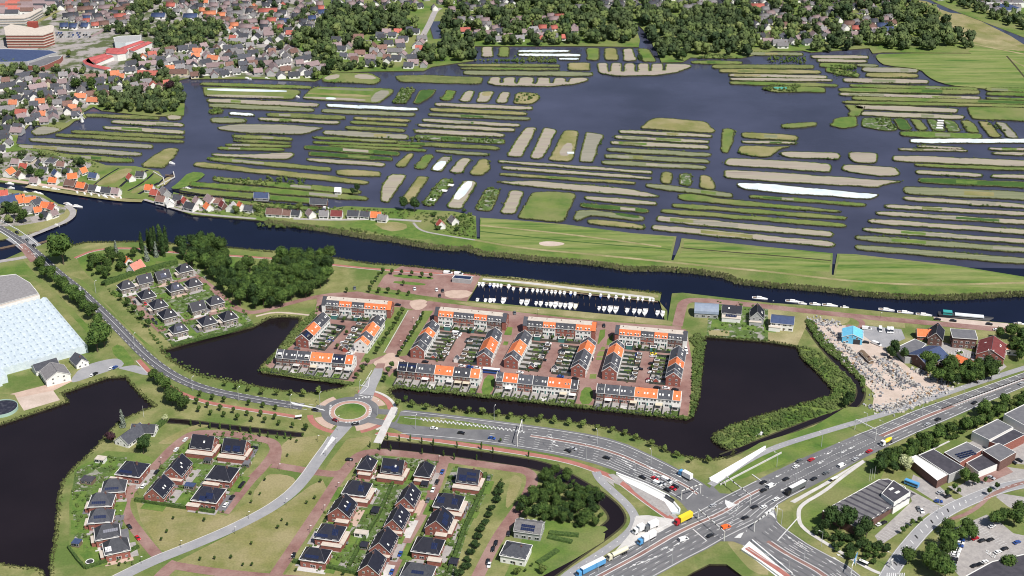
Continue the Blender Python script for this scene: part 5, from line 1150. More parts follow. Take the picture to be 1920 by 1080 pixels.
for lab, near, far_, segs, ew in (
    ("brick-gabled short terrace against the pond scrub, solar roof at the near end", (2262,2510), (2425,2340), [('b',.7,'w'),('o',1.1,'w'),('d',1.4,'w')], (3, 0)),
    ("white-gabled short terrace left of the brick avenue, orange at its near end", (2700,2548), (2835,2358), [('o',.6,'w'),('d',.7,'w'),('o',1.4,'w'),('d',1.1,'w')], (1, 0)),
    ("short terrace right of the brick avenue, dark roof with one orange house", (3128,2590), (3245,2400), [('d',.8,'w'),('d',1.2,'w'),('o',.8,'w'),('d',1.1,'w')], (3, 0)),
    ("short terrace with long orange middle, second right of the brick avenue", (3628,2645), (3712,2455), [('d',.7,'w'),('o',1.6,'w'),('d',1.3,'w')], (3, 0)),
    ("short terrace with orange middle, left side of the third parking court", (3832,2665), (3937,2475), [('d',.7,'w'),('o',1.5,'w'),('d',1.3,'w')], (3, 0)),
    ("short terrace with orange far half, left of the planted square", (4338,2728), (4418,2525), [('d',.6,'w'),('d',1.6,'w'),('o',1.3,'w'),('d',.5,'w')], (3, 0)),
    ("short terrace with orange far half, right of the planted square", (4573,2750), (4630,2548), [('d',.6,'w'),('d',1.5,'w'),('o',1.3,'w'),('d',.5,'w')], (3, 0)),
    ("rightmost short terrace, orange house between dark roofs, beside the pond verge", (5052,2795), (5094,2592), [('d',.5,'b'),('d',.7,'w'),('o',.8,'w'),('d',1.4,'w')], (3, 0))):
    T_("terrace_row", lab, near, far_, 9.6, 9.2, 5.9, segs, 'gable', TG3, ew)
# garden sheds and fences behind the terraces
def _shed(m, s=1.0):
    return (MB().box(-1.5, -1.1, 0, 1.5, 1.1, 2.2).mesh("wall", m), MB().box(-1.6, -1.2, 2.2, 1.6, 1.2, 2.35, 0).mesh("flat_roof", TRIM), MB().box(-1.2, -.85, 2.34, 1.2, .85, 2.42).mesh("roof_felt", FLATD))
SH = _shed(WOOD); SHT = _shed(TEAL)
def shed(xy, rz, label, group, k=SH, s=1.0):
    t = thing("garden_shed", label, "shed", xy, rz, group); t.scale = (s, s, s)
    for n, m in zip(("wall", "roof", "roof_felt"), k): inst(n, m, t)
    return t
def _gshed(wm, rm):
    return (walls_mesh(3.6, 3.0, 2.2, 3.7, 'gable').mesh("wall", wm), roof_mesh(3.6, 3.0, 2.2, 3.7, 'gable', .2, .1).mesh("roof", rm), eaves(3.6, 3.0, 2.2, 3.7, 'gable', .2).mesh("gutter", TRIM))
GS = {'w': _gshed(WWH, DGR), 'r': _gshed(RED, DGR)}
for q, c, l in (((2593,2630),'r',"red gabled shed between the left court and the pond terrace"), ((3255,2690),'r',"red gabled shed at the foot of the second court"), ((3985,2765),'r',"red gabled shed at the foot of the third court"), ((4920,2865),'r',"dark red gabled shed at the foot of the right court"),
                ((2645,2625+20),'w',"white gabled shed at the foot of the first court"), ((3425,2710),'w',"white gabled shed at the foot of the second court"), ((4155,2785),'w',"white gabled shed at the foot of the third court"), ((4740,2855),'w',"white gabled shed at the foot of the right court")):
    t = thing("gabled_shed", l, "shed", U(*q), ang((4573,2750),(4630,2548)), "gabled sheds at the court entrances")
    for n, m in zip(("wall", "roof", "gutter"), GS[c]): inst(n, m, t)
GARDENS = []
FENCEM = mat('fence_dark', (.035, .06, .05), (.10, .09, .075), .25, lo=.45, hi=.55)
TILE = [PAVE, LAWN, GARD, FLATG, PAVE, GARD, CONC]
def garden_fence(name, pieces, label, group):
    mb = MB(); 
    for (a, b, h) in pieces:
        d = b - a; 
        if d.length < .2: continue
        n = Vector((-d.y, d.x)).normalized() * .06; mb.hexa([(*(a-n),-.1),(*(b-n),-.1),(*(b+n),-.1),(*(a+n),-.1)], [(*(a-n),h),(*(b-n),h),(*(b+n),h),(*(a+n),h)])
    o = mb.build(name, FENCEM); tag(o, label, "fence", group); return o
short = [r for r in ROWS if r[1][3] < 60 and True]
def side_gardens(i, side, depth, shedk=SH):
    (t, c, rz, L) = ROWS[i][1]; e = Vector((math.cos(rz), math.sin(rz))); n = Vector((-e.y, e.x)) * side; W = 9.3
    k = max(3, round(L / 5.6)); pcs = []
    base = flat("paving", [c + e*(-L/2) + n*W/2, c + e*L/2 + n*W/2, c + e*L/2 + n*(W/2+depth), c - e*L/2 + n*(W/2+depth)], PAVE, base=5)
    for j in range(k + 1):
        x = -L/2 + L*j/k; pcs.append((c + e*x + n*(W/2+.3), c + e*x + n*(W/2+depth), 1.7))
        if j < k:
            x2 = x + L/k; m = R.choice(TILE); d0 = R.uniform(.2, .45) * depth
            flat("garden", [c + e*(x+.4) + n*(W/2+d0), c + e*(x2-.4) + n*(W/2+d0), c + e*(x2-.4) + n*(W/2+depth-.6), c + e*(x+.4) + n*(W/2+depth-.6)], m, base=30)
            if j % 2 == 0 or R.random() < .45: shed(c + e*((x+x2)/2 + .5) + n*(W/2 + depth - 1.6), rz + math.pi/2, "small flat-roofed garden shed with white rim behind the short terraces", "garden sheds behind the short terraces", shedk)
            GARDENS.append((c + e*((x+x2)/2) + n*(W/2 + depth*.5), L/k*.35, depth*.35))
    pcs.append((c - e*L/2 + n*(W/2+depth), c + e*L/2 + n*(W/2+depth), 1.8))
    garden_fence("garden_fence", pcs, "timber garden fences dividing the back gardens of a short terrace", "garden fences")
for i, s, d in ((8, -1, 11), (9, 1, 10), (10, -1, 13), (11, 1, 12), (12, -1, 13), (13, 1, 12), (14, -1, 12), (15, 1, 10)): side_gardens(i, s, d)
def front_gardens(i, depth, gap=0.0, teal=False):
    (t, c, rz, L) = ROWS[i][1]; e = Vector((math.cos(rz), math.sin(rz))); n = Vector((e.y, -e.x)); W = 9.5; k = round(L/5.4); pcs = []
    flat("paving", [c - e*L/2 + n*W/2, c + e*L/2 + n*W/2, c + e*L/2 + n*(W/2+depth), c - e*L/2 + n*(W/2+depth)], PAVE, base=5)
    for j in range(k + 1):
        x = -L/2 + L*j/k; pcs.append((c + e*x + n*(W/2+.3), c + e*x + n*(W/2+depth), 1.7))
        if j < k:
            x2 = x + L/k; d0 = R.uniform(.25, .5) * depth; m = R.choice(TILE)
            flat("garden", [c + e*(x+.4) + n*(W/2+d0), c + e*(x2-.4) + n*(W/2+d0), c + e*(x2-.4) + n*(W/2+depth-.5), c + e*(x+.4) + n*(W/2+depth-.5)], m, base=30)
            GARDENS.append((c + e*((x+x2)/2) + n*(W/2 + depth*.65), L/k*.35, depth*.25))
            if teal and j % 3 == 1: shed(c + e*((x+x2)/2) + n*(W/2 + depth - 1.4), rz, "green-grey flat shed pair behind the harbour terraces", "green sheds behind the harbour terraces", SHT, 1.35)
            if not teal and R.random() < .45:
                q = c + e*((x+x2)/2) + n*(W/2 + 1.7); MBx = MB().box(-2.2, -1.5, 2.5, 2.2, 1.5, 2.62).box(-2.1, -1.45, 0, -2.0, -1.35, 2.5).box(2.0, -1.45, 0, 2.1, -1.35, 2.5)
                o = MBx.build("garden_awning", R.choice((TRIM, WCR, CONC)), loc=(q.x, q.y, .1), rz=rz); tag(o, "pale terrace awning over a patio of the pond terraces", "awning", "awnings on the pond terraces")
    pcs.append((c - e*L/2 + n*(W/2+depth), c + e*L/2 + n*(W/2+depth), .9 if not teal else 1.8))
    garden_fence("garden_fence", pcs, "fences between the gardens of a long terrace", "garden fences")
for i in range(4): front_gardens(i, 8.5, teal=True)
for i in range(4, 8): front_gardens(i, 10.5)
gp = []
for (p, a, b) in GARDENS:
    for _ in range(5): gp.append((p.x + R.uniform(-a, a), p.y + R.uniform(-b, b) , R.uniform(.2, .7), R.uniform(.4, 1.0)))
link_mass(mass("garden_shrubs", gp, 'round', 3, .26, 26, LEAFM, 1, 1, .9), "shrubs in the small gardens behind the terraces", "garden plants")
VSHR = []
# ---- detached and semi-detached villas
STR_ = ang((2910,4320), (3320,3470)); CR = STR_ - math.pi/2
VS, VW, VN = "black-roofed villas in the south", "villas on the pond loop", "villas north-west of the small pond"
def villa(q, L, W, kind, rm, rz, label, group, hw=4.7, hr=10.0, wm=WBR, **k):
    c = U(q[0], q[1], (hw+hr)/2); e = Vector((math.cos(rz), math.sin(rz))); n = Vector((-e.y, e.x))
    def rect(x0, y0, x1, y1): return [c + e*x0 + n*y0, c + e*x1 + n*y0, c + e*x1 + n*y1, c + e*x0 + n*y1]
    s_ = R.choice((-1, 1)); a = L/2 + R.uniform(3, 5)
    flat("patio", rect(-L/2-1, -W/2-R.uniform(3, 5), L/2+1, W/2+1.5), R.choice((PAVE, CONC, PAVE, PINK)), base=20); x0, x1 = sorted((s_*L/2, s_*a)); flat("driveway", rect(x0, -W/2, x1, W/2+2), R.choice((PAVE, FLATG, BRICKR)), base=24)
    x0, x1 = sorted((-s_*L/2, -s_*(a+2))); flat("lawn", rect(x0-.2, -W/2-2, x1+.2, W/2), LAWN, base=24)
    for _ in range(9): VSHR.append((c.x + R.uniform(-1, 1)*(L*.5+4), c.y + R.uniform(-1, 1)*(W*.5+4), R.uniform(.2, .7), R.uniform(.5, 1.1)))
    return house("villa", label, "house", U(q[0], q[1], (hw+hr)/2), rz, L, W, hw, hr, kind, rm, wm, group, **k)
def vs(x, y, L, W, kind, rz, label, rm=BLK, **k): villa((x+1920, y+3240), L, W, kind, rm, rz, label, VS, **k)
G = 'gable'; HP = 'hip'
vs(830,215,10,8.5,HP,STR_,"small hipped villa, topmost left of the south estate by the bend",sky=((-1,.2,.6),),annex=((-7.5,-4,-5.2,3,3),))
vs(1035,235,12,11,G,CR,"wide black-roofed double villa with dormer, second along the north brick street",sky=((-1,.3,.5),),solar=((-1,-.4,.35,(5,1)),(-1,.3,.3,(4,2))),annex=((-7.5,-9,7.5,-5.7,3),(6.2,-5.6,8,3,3)))
vs(1262,262,11,8.5,HP,STR_,"hipped villa at the corner of the two brick streets, gravel-grey front slope",annex=((-7.8,-4,-5.7,4,3),))
vs(1600,308,12,11,G,CR,"wide black double villa right of the middle street with solar panels",solar=((-1,.3,.65,(5,1)),(-1,-.45,.3,(4,2)),(-1,.4,.25,(5,1))),annex=((-7.5,-9,7.5,-5.7,3),(6.2,-5.6,8,3,3)))
vs(755,395,13,12,HP,CR,"large hipped black villa, upper one on the left brick street",solar=((-1,.55,.5,(3,2)),),annex=((-2,-9,8.5,-6.2,3),(6.8,-6.1,9,5,3)))
vs(645,545,13,12,G,STR_,"black villa with a wide red gable, second on the left street",solar=((-1,-.1,.4,(7,1)),),sky=((-1,.3,.6),(-1,-.3,.6)),annex=((-9.5,-6,-6.7,1,3),))
vs(555,722,13,12,HP,CR,"hipped black villa with solar rows on both slopes, third on the left street",solar=((-1,-.5,.2,(7,1)),(-1,.6,.5,(3,2))),annex=((-2,-9,8.5,-6.2,3),(6.8,-6.1,9,5,3)))
vs(445,895,13,10,HP,CR,"hipped villa with three roof lanterns, lowest on the left street",solar=((-1,-.1,.3,(7,1)),),hr=9.2)
vs(1140,465,14,10,G,STR_,"narrow black villa with red gable, upper of the four left of the middle street",sky=((-1,.4,.6),(-1,-.2,.6),(-1,-.5,.35)),annex=((-9,-5,-7.2,5,3),))
vs(1055,628,14,10,G,STR_,"narrow black villa with red gable, second of the four left of the middle street",sky=((-1,.4,.6),(-1,-.2,.6),(-1,-.5,.35)),annex=((-9,-5,-7.2,5,3),))
vs(955,800,14,11,G,STR_,"narrow black villa with red gable, third of the four left of the middle street",sky=((-1,-.5,.35),),annex=((-9,-5.5,-7.2,4,3),))
vs(868,965,13,10.5,G,STR_,"narrow black villa with four white windows in its red gable, lowest of four",hr=9.4)
vs(1445,492,14,12,HP,CR,"hipped black villa with solar patches, first below the double villa at right",solar=((-1,-.5,.5,(4,2)),(-1,.6,.5,(3,2))),annex=((0,-9,9,-6.2,3),(7.2,-6.1,9.2,5,3)))
vs(1375,642,13,12,G,STR_,"black villa with broad red gable right of the middle street",solar=((-1,.3,.5,(4,2)),(-1,-.4,.4,(4,2))),annex=((-9.5,-6,-6.7,0,3),(-6.6,-8.2,6,-6.2,3)))
vs(1290,822,14,12,HP,CR,"hipped black villa with white porch roof, third right of the middle street",solar=((-1,.6,.5,(3,2)),),annex=((2,-9.5,9,-6.2,3),))
vs(1215,1015,15,11,HP,CR,"hipped villa with pale grey front slope, lowest right of the middle street",rm=DGR,solar=((-1,.1,.4,(6,1)),))
def vw(x, y, L, W, kind, rz, label, rm=BLK, **k): villa((x, y+3240), L, W, kind, rm, rz, label, VW, **k)
LP = ang((1060,3600), (1300,3350))
vw(1530,55,13,11,G,CR+.02,"black double villa at the top of the loop, left of the pair",annex=((-8,-9,8,-5.7,3),(6.7,-5.6,8.5,3,3)),sky=((-1,.2,.5),))
vw(1768,85,13,11,G,CR+.02,"black double villa at the top of the loop, right of the pair with solar squares",solar=((-1,-.5,.25,(3,2)),(-1,.3,.3,(4,2))),annex=((-8,-9,8,-5.7,3),(6.7,-5.6,8.5,3,3)))
vw(990,250,14,13,'pyramid',CR,"large pyramid-roofed villa with blue-black tiles by the upper loop bend",solar=((-1,-.2,.25,(7,1)),),annex=((-10,-8,-3,-6.7,3),))
vw(1328,243,14,11,G,STR_,"cross-gabled black villa, right side of the loop's left arm, upper",sky=((-1,-.2,.4),(-1,.1,.6)),annex=((-9,-6,-7.2,4,3),))
vw(1190,400,14,11,G,STR_,"black villa with small red gable and balcony, lower on the loop's left arm",sky=((-1,-.2,.4),(-1,.1,.4)),annex=())
vw(1665,283,14,13,HP,CR,"hipped black villa with its back to the right loop street, upper",annex=((-8,-9,1,-6.7,3),))
vw(1560,440,14,13,HP,CR,"hipped black villa with a square of solar panels, lower by the loop's end",solar=((-1,.35,.4,(4,2)),(-1,-.1,.15,(4,2))),annex=((-9,-9.5,-2,-6.7,3),))
for (x, y, r_, l, s) in ((852,380,.12,"grey-roofed villa with a blue solar row, upper of the five facing the lake edge",(-1,-.1,.25,(7,1))), (758,485,.06,"grey-roofed villa with a solar row, second of the five on the lake side",(-1,-.1,.25,(7,1))),
                         (755,605,.12,"grey-roofed villa covered in solar rows, middle of the five on the lake side",(-1,0,.4,(6,1))), (800,722,.32,"grey-roofed villa with long slanting solar row, fourth on the lake side",(-1,.3,.5,(7,1))), (868,828,.38,"grey-roofed villa with bare hipped roof and hedge, last on the lake side",(-1,-.7,.3,(3,2)))):
    vw(x, y, 12, 10.5, HP, r_, l, rm=DGR, solar=(s,), annex=((-8.4, -4, -6.2, 2, 3),))
NWR = ang((960,2200), (1220,2485)) + math.pi/2
for i, (px, py, kk, lab) in enumerate(((236,531,HP,"leftmost villa of the north-west cluster, on a pale paved plot"), (270,520,G,"villa with a white-edged gable, second from left in the top row"), (304,513,G,"villa with a white-edged gable in the middle of the top row"), (345,500,HP,"villa at the top right of the cluster below the wood"),
      (274,548,'pyramid',"grey and black pyramid-roofed villa, upper of three in a line by the parking street"), (296,566,'pyramid',"pyramid-roofed villa, middle of three in a line by the parking street"), (314,584,'pyramid',"pyramid-roofed villa, lowest of three in a line by the parking street"), (334,612,HP,"white-annexed villa at the pond end of the parking street"),
      (328,535,HP,"dark hipped villa with solar squares in the middle of the cluster"), (362,527,HP,"dark hipped villa in the right upper part of the cluster"), (369,571,G,"villa with a blue-black roof and front gable, inner row right"), (388,597,'pyramid',"pyramid-roofed villa at the pond bank with hedged lawn"), (403,560,HP,"dark hipped villa beside the wood's edge street, upper"), (427,588,'pyramid',"pyramid-roofed villa nearest the right end by the pond"))):
    villa((px*4, py*4), 10, 8.6 if kk != 'pyramid' else 10.5, kk, BLK, NWR, lab, VN, wm=WTP, hw=3.8, hr=8.2, annex=((-7.6, -4, -5.2, 1, 2.7),) if i % 2 else (), solar=((-1, 0, .4, (4, 2)),) if i in (2, 8, 7) else (), sky=((-1, .3, .5),))
link_mass(mass("villa_shrubs", [v for v in VSHR], 'round', 3, .26, 26, LEAFM, 1, 1, .9), "shrubs close round the villas of the estates", "garden plants")
# small garden outbuildings of the villa estates
for x, y, l in ((955,1375,"a"),):pass
for i, (q, L, W, lab, rm) in enumerate((((755,3435),5.5,4,"white flat-roofed garden house by the dark pond, topmost plot",FLATP), ((660,3590),7,5,"dark flat-roofed garden house on the lake-side plot",FLATD), ((575,4060),4,4,"blue-roofed garden shed on the lowest lake-side plot",BLU), ((1850,3470),3.5,3.5,"grey shed by the right loop street",FLATG),
      ((2820,3820),3.6,5,"black gabled garden shed between two villa rows",BLK), ((3190,3620),3.5,4,"black shed below the corner villa",BLK), ((2735,4080),3.5,4,"black shed by the left villa back gardens",BLK), ((3405,4205),4,4.5,"black shed in the right villa gardens",BLK), ((2710,3990),7,3.5,"long pale garden pavilion between villa rows",FLATP), ((2800,3675),3,3,"pale blue cube shed behind the hipped villa",FLEECE),
      ((3470,3810),4,4,"grey garden house right of the gabled villa",FLATG), ((1425,3635),5.5,3.5,"blue-grey roofed garden house inside the loop",BLU), ((1560,3445),4,3,"dark shed pair behind the double villas",FLATD))):
    p = U(*q, 2.4); house("garden_house", lab, "shed", p, CR, L, W, 2.4, 3.4, 'gable' if rm is BLK else 'flat', rm, WOOD if rm is not FLATP else WWH, "garden houses of the villa estates", eave=False, chim=False, far=True)
# hedges
def hedge(s, wd, h, label, group=None):
    P = resample(UW(s), 1.2); V = []; Fq = []; r = np.random.RandomState(int(abs(P[0].x) * 10) % 9999)
    mb = MB(); 
    for a, b in zip(P, P[1:]):
        e = (b - a); 
        if e.length < .05: continue
        n = Vector((-e.y, e.x)).normalized() * wd / 2; hh = h * r.uniform(.92, 1.06); mb.hexa([(*(a-n),0),(*(b-n),0),(*(b+n),0),(*(a+n),0)], [(*(a-n*.85),hh),(*(b-n*.85),hh),(*(b+n*.85),hh),(*(a+n*.85),hh)])
        for _ in range(5):
            c = a.lerp(b, r.uniform()) + n * r.uniform(-1, 1); s_ = r.uniform(.2, .4); z = hh * r.uniform(.6, 1.08); mb.add([(c.x-s_, c.y, z-s_*.5), (c.x, c.y-s_, z), (c.x+s_, c.y, z+s_*.5), (c.x, c.y+s_, z)], [(0,1,2,3)])
    o = mb.build("hedge", HEDGE); tag(o, label, "hedge", group); return o
for s, w_, h, l in (("1015,3755 1300,3800 1610,3845", 2, 1.8, "long clipped hedge on the south side of the loop gardens"), ("640,4265 900,4180 1040,4105", 2, 1.6, "clipped hedge round the lowest lake-side garden, long side"), ("515,4110 580,4200 640,4265", 1.6, 1.6, "clipped hedge round the lowest lake-side garden, short side"),
                    ("2200,4215 2500,4265 2780,4330", 2, 1.8, "long hedge closing the south villa gardens"), ("2960,3600 2850,3850 2700,4100 2620,4250", 1.6, 1.8, "hedge between the two south villa rows"), ("1240,3160 1180,3210 1090,3300 1040,3370", 3, 2.6, "thick bright hedge beside the white-gabled house drive"),
                    ("780,2140 1000,2060 1200,2010 1330,1975", 4, 3, "broad hedge between the orange cottage and the north-west villas"), ("1290,2600 1450,2560 1700,2500 1890,2440", 2, 1.5, "low hedge on the pond side of the north-west villas"), ("3640,3560 3620,3680 3480,3980 3370,4300", 2, 1.8, "straight hedge on the right side of the south villas"),
                    ("4120,4000 4340,4020", 3, 1.2, "upper shrub row in the lawn by the grey villa"), ("4110,4030 4290,4070", 3, 1.2, "middle shrub row in the lawn by the grey villa"), ("4030,4230 4180,4130", 3, 1.2, "slanting shrub row in the lawn by the grey villa"),
                    ("1130,2005 1260,2110 1300,2190", 1.5, 1.5, "hedge between two plots at the top of the villa cluster"), ("800,3440 740,3500 700,3520", 1, 1.2, "hedge between the upper lake-side gardens")):
    hedge(s, w_, h, l)
# ---- greenhouse, barn, halls
def polyhall(name, label, cat, s, h, roofm, wallm, rise=0.0, group=None, parts=()):
    P = UW(s, h)
    if area2(P) < 0: P = P[::-1]
    c = sum(P, Vector((0, 0))) / len(P); t = thing(name, label, cat, c, 0, group); Q = [p - c for p in P]; n = len(Q); mb = MB()
    mb.add([(p.x, p.y, -.3) for p in Q] + [(p.x, p.y, h) for p in Q], [(i, (i+1) % n, n + (i+1) % n, n + i) for i in range(n)]); mb.build("wall", wallm, parent=t)
    I = inset(Q, .35); mb = MB(); vs = [(p.x, p.y, h-.25) for p in Q]; mb.add(vs, [up(vs, tuple(f)) for f in tess([Q])]); mb.build("roof", roofm, parent=t)
    mb = MB(); m = min(len(I), n)
    if len(I) == n:
        mb.add([(p.x, p.y, h+.05) for p in Q] + [(p.x, p.y, h+.05) for p in I], [(i, (i+1) % n, n + (i+1) % n, n + i) for i in range(n)]); mb.add([(p.x, p.y, h-.3) for p in I] + [(p.x, p.y, h+.05) for p in I], [((i+1) % n, i, n + i, n + (i+1) % n) for i in range(n)]); mb.build("parapet", TRIM, parent=t)
    return t, c
GH = mat("greenhouse_glass", (.52, .60, .66), (.66, .73, .77), .35, rough=.3, spec=.5, fine=.1)
GP = UW("350,2232 655,2592 430,2660 340,2875 0,2975 -1500,3420 -1500,2700 0,2312", 5)
t = thing("greenhouse", "huge white glasshouse with ridged roof at the left edge", "greenhouse", GP[3], 0)
o0 = GP[3]; ex = (GP[0] - GP[1]).normalized(); ey = Vector((-ex.y, ex.x)); ey = ey if ey.x < 0 else -ey
# ridged bays run parallel to the right-hand edge
A0, A1 = GP[1], GP[0]; Lg = (A1 - A0).length
mb = MB(); mw = MB(); mw2 = MB(); mw3 = MB(); vent = MB(); nb = 56; bw = 4.2
for i in range(nb):
    a = A0 + ey * (i * bw) - o0; b = a + ey * bw; back = ex * Lg
    ext = 0 if i < 13 else min(26, (i - 12) * 2.4) + 8 if i < 20 else 34
    f = -ex * (ext if i > 10 else 0)
    if i <= 13: f = f - ex * 0
    p = [a + f, b + f, b + back, a + back]; m_ = (a + b) / 2
    mb.add([(*p[0], 5), (*(m_ + f), 6.1), (*p[1], 5), (*p[3], 5), (*(m_ + back), 6.1), (*p[2], 5)], [(0,1,4,3), (1,2,5,4), (0,2,1), (3,4,5)], 0)
    mw.add([(*p[0], -.3), (*p[1], -.3), (*p[1], 5), (*p[0], 5)], [(0,1,2,3)]); mw2.add([(*p[2], -.3), (*p[3], -.3), (*p[3], 5), (*p[2], 5)], [(0,1,2,3)])
    f1 = -ex * ((0 if i + 1 < 13 else min(26, (i - 11) * 2.4) + 8 if i + 1 < 20 else 34) if i + 1 > 10 else 0)
    mw.add([(*p[1], -.3), (*(b + f1), -.3), (*(b + f1), 5), (*p[1], 5)], [(0,1,2,3)]); k = 0; u = 3.0
    while u < Lg - 3:
        c0 = m_ + ex * u; s0 = ex * .8; q0 = ey * -1.0
        vent.add([(*(c0 - s0), 6.15), (*(c0 + s0), 6.15), (*(c0 + s0 + q0), 6.0), (*(c0 - s0 + q0), 6.0)], [(0,1,2,3)]); u += 7.5
a = A0 - o0; b = A1 - o0; mw3.add([(*a, -.3), (*b, -.3), (*b, 5), (*a, 5)], [(0,1,2,3)])
mb.build("glass_roof", GH, parent=t); mw.build("glass_wall", GH, parent=t); mw2.build("glass_wall", GH, parent=t); mw3.build("glass_wall", GH, parent=t); o = vent.build("roof_vents", mat("vent_glass", (.33, .40, .46), rough=.3), parent=t); stuff(o)
polyhall("warehouse", "grey-roofed storage hall above the white glasshouse at the left edge", "warehouse", "-600,2120 0,2068 115,2055 225,2120 290,2200 -100,2310 -600,2450", 6, LGR, WGY)
MBh = polyhall("warehouse", "long white-roofed strip hall between grey hall and glasshouse", "warehouse", "-600,2400 0,2225 260,2160 298,2215 0,2300 -600,2500", 5.6, FLATP, WWH)
def bhouse(name, label, cat, q, z, d1, L, W, hw, hr, kind, rm, wm, **k):
    return house(name, label, cat, U(q[0], q[1], z), angd(q[0], q[1], d1[0], d1[1]), L, W, hw, hr, kind, rm, wm, **k)
bhouse("barn", "white-gabled barn with pale ribbed roof at the glasshouse corner", "barn", (408,2770), 7, (60,85), 14, 15, 4.6, 8.6, 'gable', LGR, WWH, chim=False)
bhouse("barn", "grey-roofed barn wing behind the white-gabled barn", "barn", (335,2715), 6, (100,-30), 15, 8, 3.6, 6.4, 'gable', DGR, WWH, chim=False)
bhouse("farm_house", "white bungalow with grey gabled roof beside the glasshouse", "house", (590,2680), 5, (60,60), 11, 8, 2.8, 6.2, 'gable', DGR, WWH)
t = thing("water_basin", "round green-rimmed water basin with black cover at the left edge", "basin", U(15, 3075), 0)
mb = MB(); rr = 9.5; N_ = 40
for k in range(N_):
    a0, a1 = 2*math.pi*k/N_, 2*math.pi*(k+1)/N_; mb.hexa([(math.cos(a)*r_, math.sin(a)*r_, 0) for a, r_ in ((a0,rr-.3),(a0,rr),(a1,rr),(a1,rr-.3))], [(math.cos(a)*r_, math.sin(a)*r_, 2.0) for a, r_ in ((a0,rr-.3),(a0,rr),(a1,rr),(a1,rr-.3))])
mb.build("rim", mat("rim_green", (.35, .48, .42)), parent=t); vs = [(math.cos(2*math.pi*k/N_)*(rr-.3), math.sin(2*math.pi*k/N_)*(rr-.3), 1.5) for k in range(N_)]
MB().add(vs, [tuple(range(N_))]).build("cover", mat("black_cover", (.025, .025, .04), (.08, .08, .10), .5, local=True, rough=.5, lo=.5, hi=.75), parent=t)
# white-gabled bungalow by the big pond (two wings)
bhouse("bungalow", "dark-roofed bungalow with big white gable on the dark pond's shore", "house", (980,3245), 4.5, (100,-72), 17, 10, 2.8, 6.6, 'gable', DGR, WWH)
bhouse("bungalow_wing", "dark-roofed side wing of the pond bungalow with white right gable", "house", (1080,3200), 4.3, (100,3), 14, 8, 2.8, 5.9, 'gable', DGR, WWH)
bhouse("cottage", "orange-roofed white cottage inside the leafy garden, front gable to the right", "house", (1015,1985), 5, (100,-52), 11, 8, 2.8, 7.2, 'gable', mat("tile_salmon", (.55,.20,.15), (.62,.25,.19), .8, local=True), WWH)
bhouse("cottage", "small orange-roofed outhouse behind the leafy garden cottage", "house", (955,1940), 4, (60,60), 6, 5, 2.4, 5, 'gable', ORA, WWH, far=True)
# modern houses on the right pond
bhouse("barrel_house", "blue-grey barrel-roofed house, leftmost of the four by the right pond", "house", (5300,2300), 6, (100,6), 16, 11, 3.4, 8.0, 'barrel', mat("zinc", (.22,.26,.34), (.26,.31,.39), .4, local=True, rough=.5), WGY, eave=False, chim=False)
bhouse("modern_house", "black-roofed house with lower blue solar lean-to, second by the right pond", "house", (5490,2310), 6.5, (100,8), 13, 10, 5, 8.4, 'gable', BLK, WWH, annex=((-6.2,-9,6.2,-5.1,3.2),), solar=((-1,0,-.35,(7,1)),), sky=((-1,-.3,.6),))
bhouse("modern_house", "tall black gabled house with white bargeboards, third by the right pond", "house", (5680,2335), 7, (3,-100), 13, 9, 5, 9.8, 'gable', BLK, WGY, annex=((-8.5,-3,-6.7,5,3),), sky=((-1,.1,.3),(-1,-.2,.3)))
bhouse("modern_house", "white and black cube-like house with tilted dark roof by the right pond", "house", (5870,2390), 6, (100,10), 15, 12, 5.4, 7.8, 'gable', BLU, WWH, annex=((-8.5,-8.5,-1,-6.2,3.2),), chim=False)
# workshops by the quay
bhouse("workshop", "sky-blue corrugated shed with an open dark door in the stone yard", "shed", (6395,2493), 5.5, (3,-100), 12, 13, 4.6, 7.2, 'gable', SKYB, SKYB, chim=False, door=False)
MB().box(-2.2, -.12, 0, 2.2, .1, 3.6).build("gate", GLASS, parent=bpy.data.objects[THINGS[-1].name], loc=(-6.05, -3, 0), rz=-math.pi/2)
polyhall("workshop", "long grey-roofed workshop beside the dark trees of the stone yard", "workshop", "6720,2605 6860,2540 6950,2580 6840,2680 6790,2680", 4.5, FLATG, WGY)
bhouse("workshop", "blue-grey gabled workshop with two white roof strips", "workshop", (6960,2650), 6, (100,-40), 21, 17, 4.5, 8, 'gable', BLU, WDB, chim=False, sky=((-1,-.5,.5),(-1,.1,.5),(-1,.1,.2),(-1,-.5,.2)))
bhouse("quay_house", "dark-roofed brick house with its gable to the yard, left of the large brick block", "house", (7025,2485), 7, (20,-100), 15, 9, 5.2, 9.6, 'gable', BLK, WDB)
bhouse("quay_house", "orange and black roofed house nearest the quay path", "house", (6935,2485), 4.5, (100,5), 10, 8, 3, 6.2, 'gable', ORA, WBR)
bhouse("brick_block", "large square brick building with flat dark roof by the quay", "building", (7230,2500), 8, (100,7), 15, 12, 7.5, 7.8, 'flat', FLATG, WDB, eave=True)
bhouse("brown_hall", "red-brown tiled hall with a white gable dormer and dark porch", "hall", (7440,2595), 7, (18,-100), 20, 17, 4.6, 9.4, 'gable', MAR, WBR, chim=False, sky=((-1,.4,.4),(-1,.2,.4),(1,.3,.5)))
MB().box(-1, -1.8, 0, .6, 1.8, 2.6, 0).build("dormer", TRIM, parent=THINGS[-1], loc=(-9.0, 0, 6.2)); MB().box(-3.5, -7, 2.6, 0, 7, 3.0).build("porch_roof", FLATG, parent=THINGS[-1], loc=(-10.1, 0, 0))
bhouse("small_house", "orange-roofed low house between the dark trees and the workshops, larger", "house", (7245,2700), 4, (100,42), 13, 7, 2.8, 5.4, 'gable', ORA, WBR)
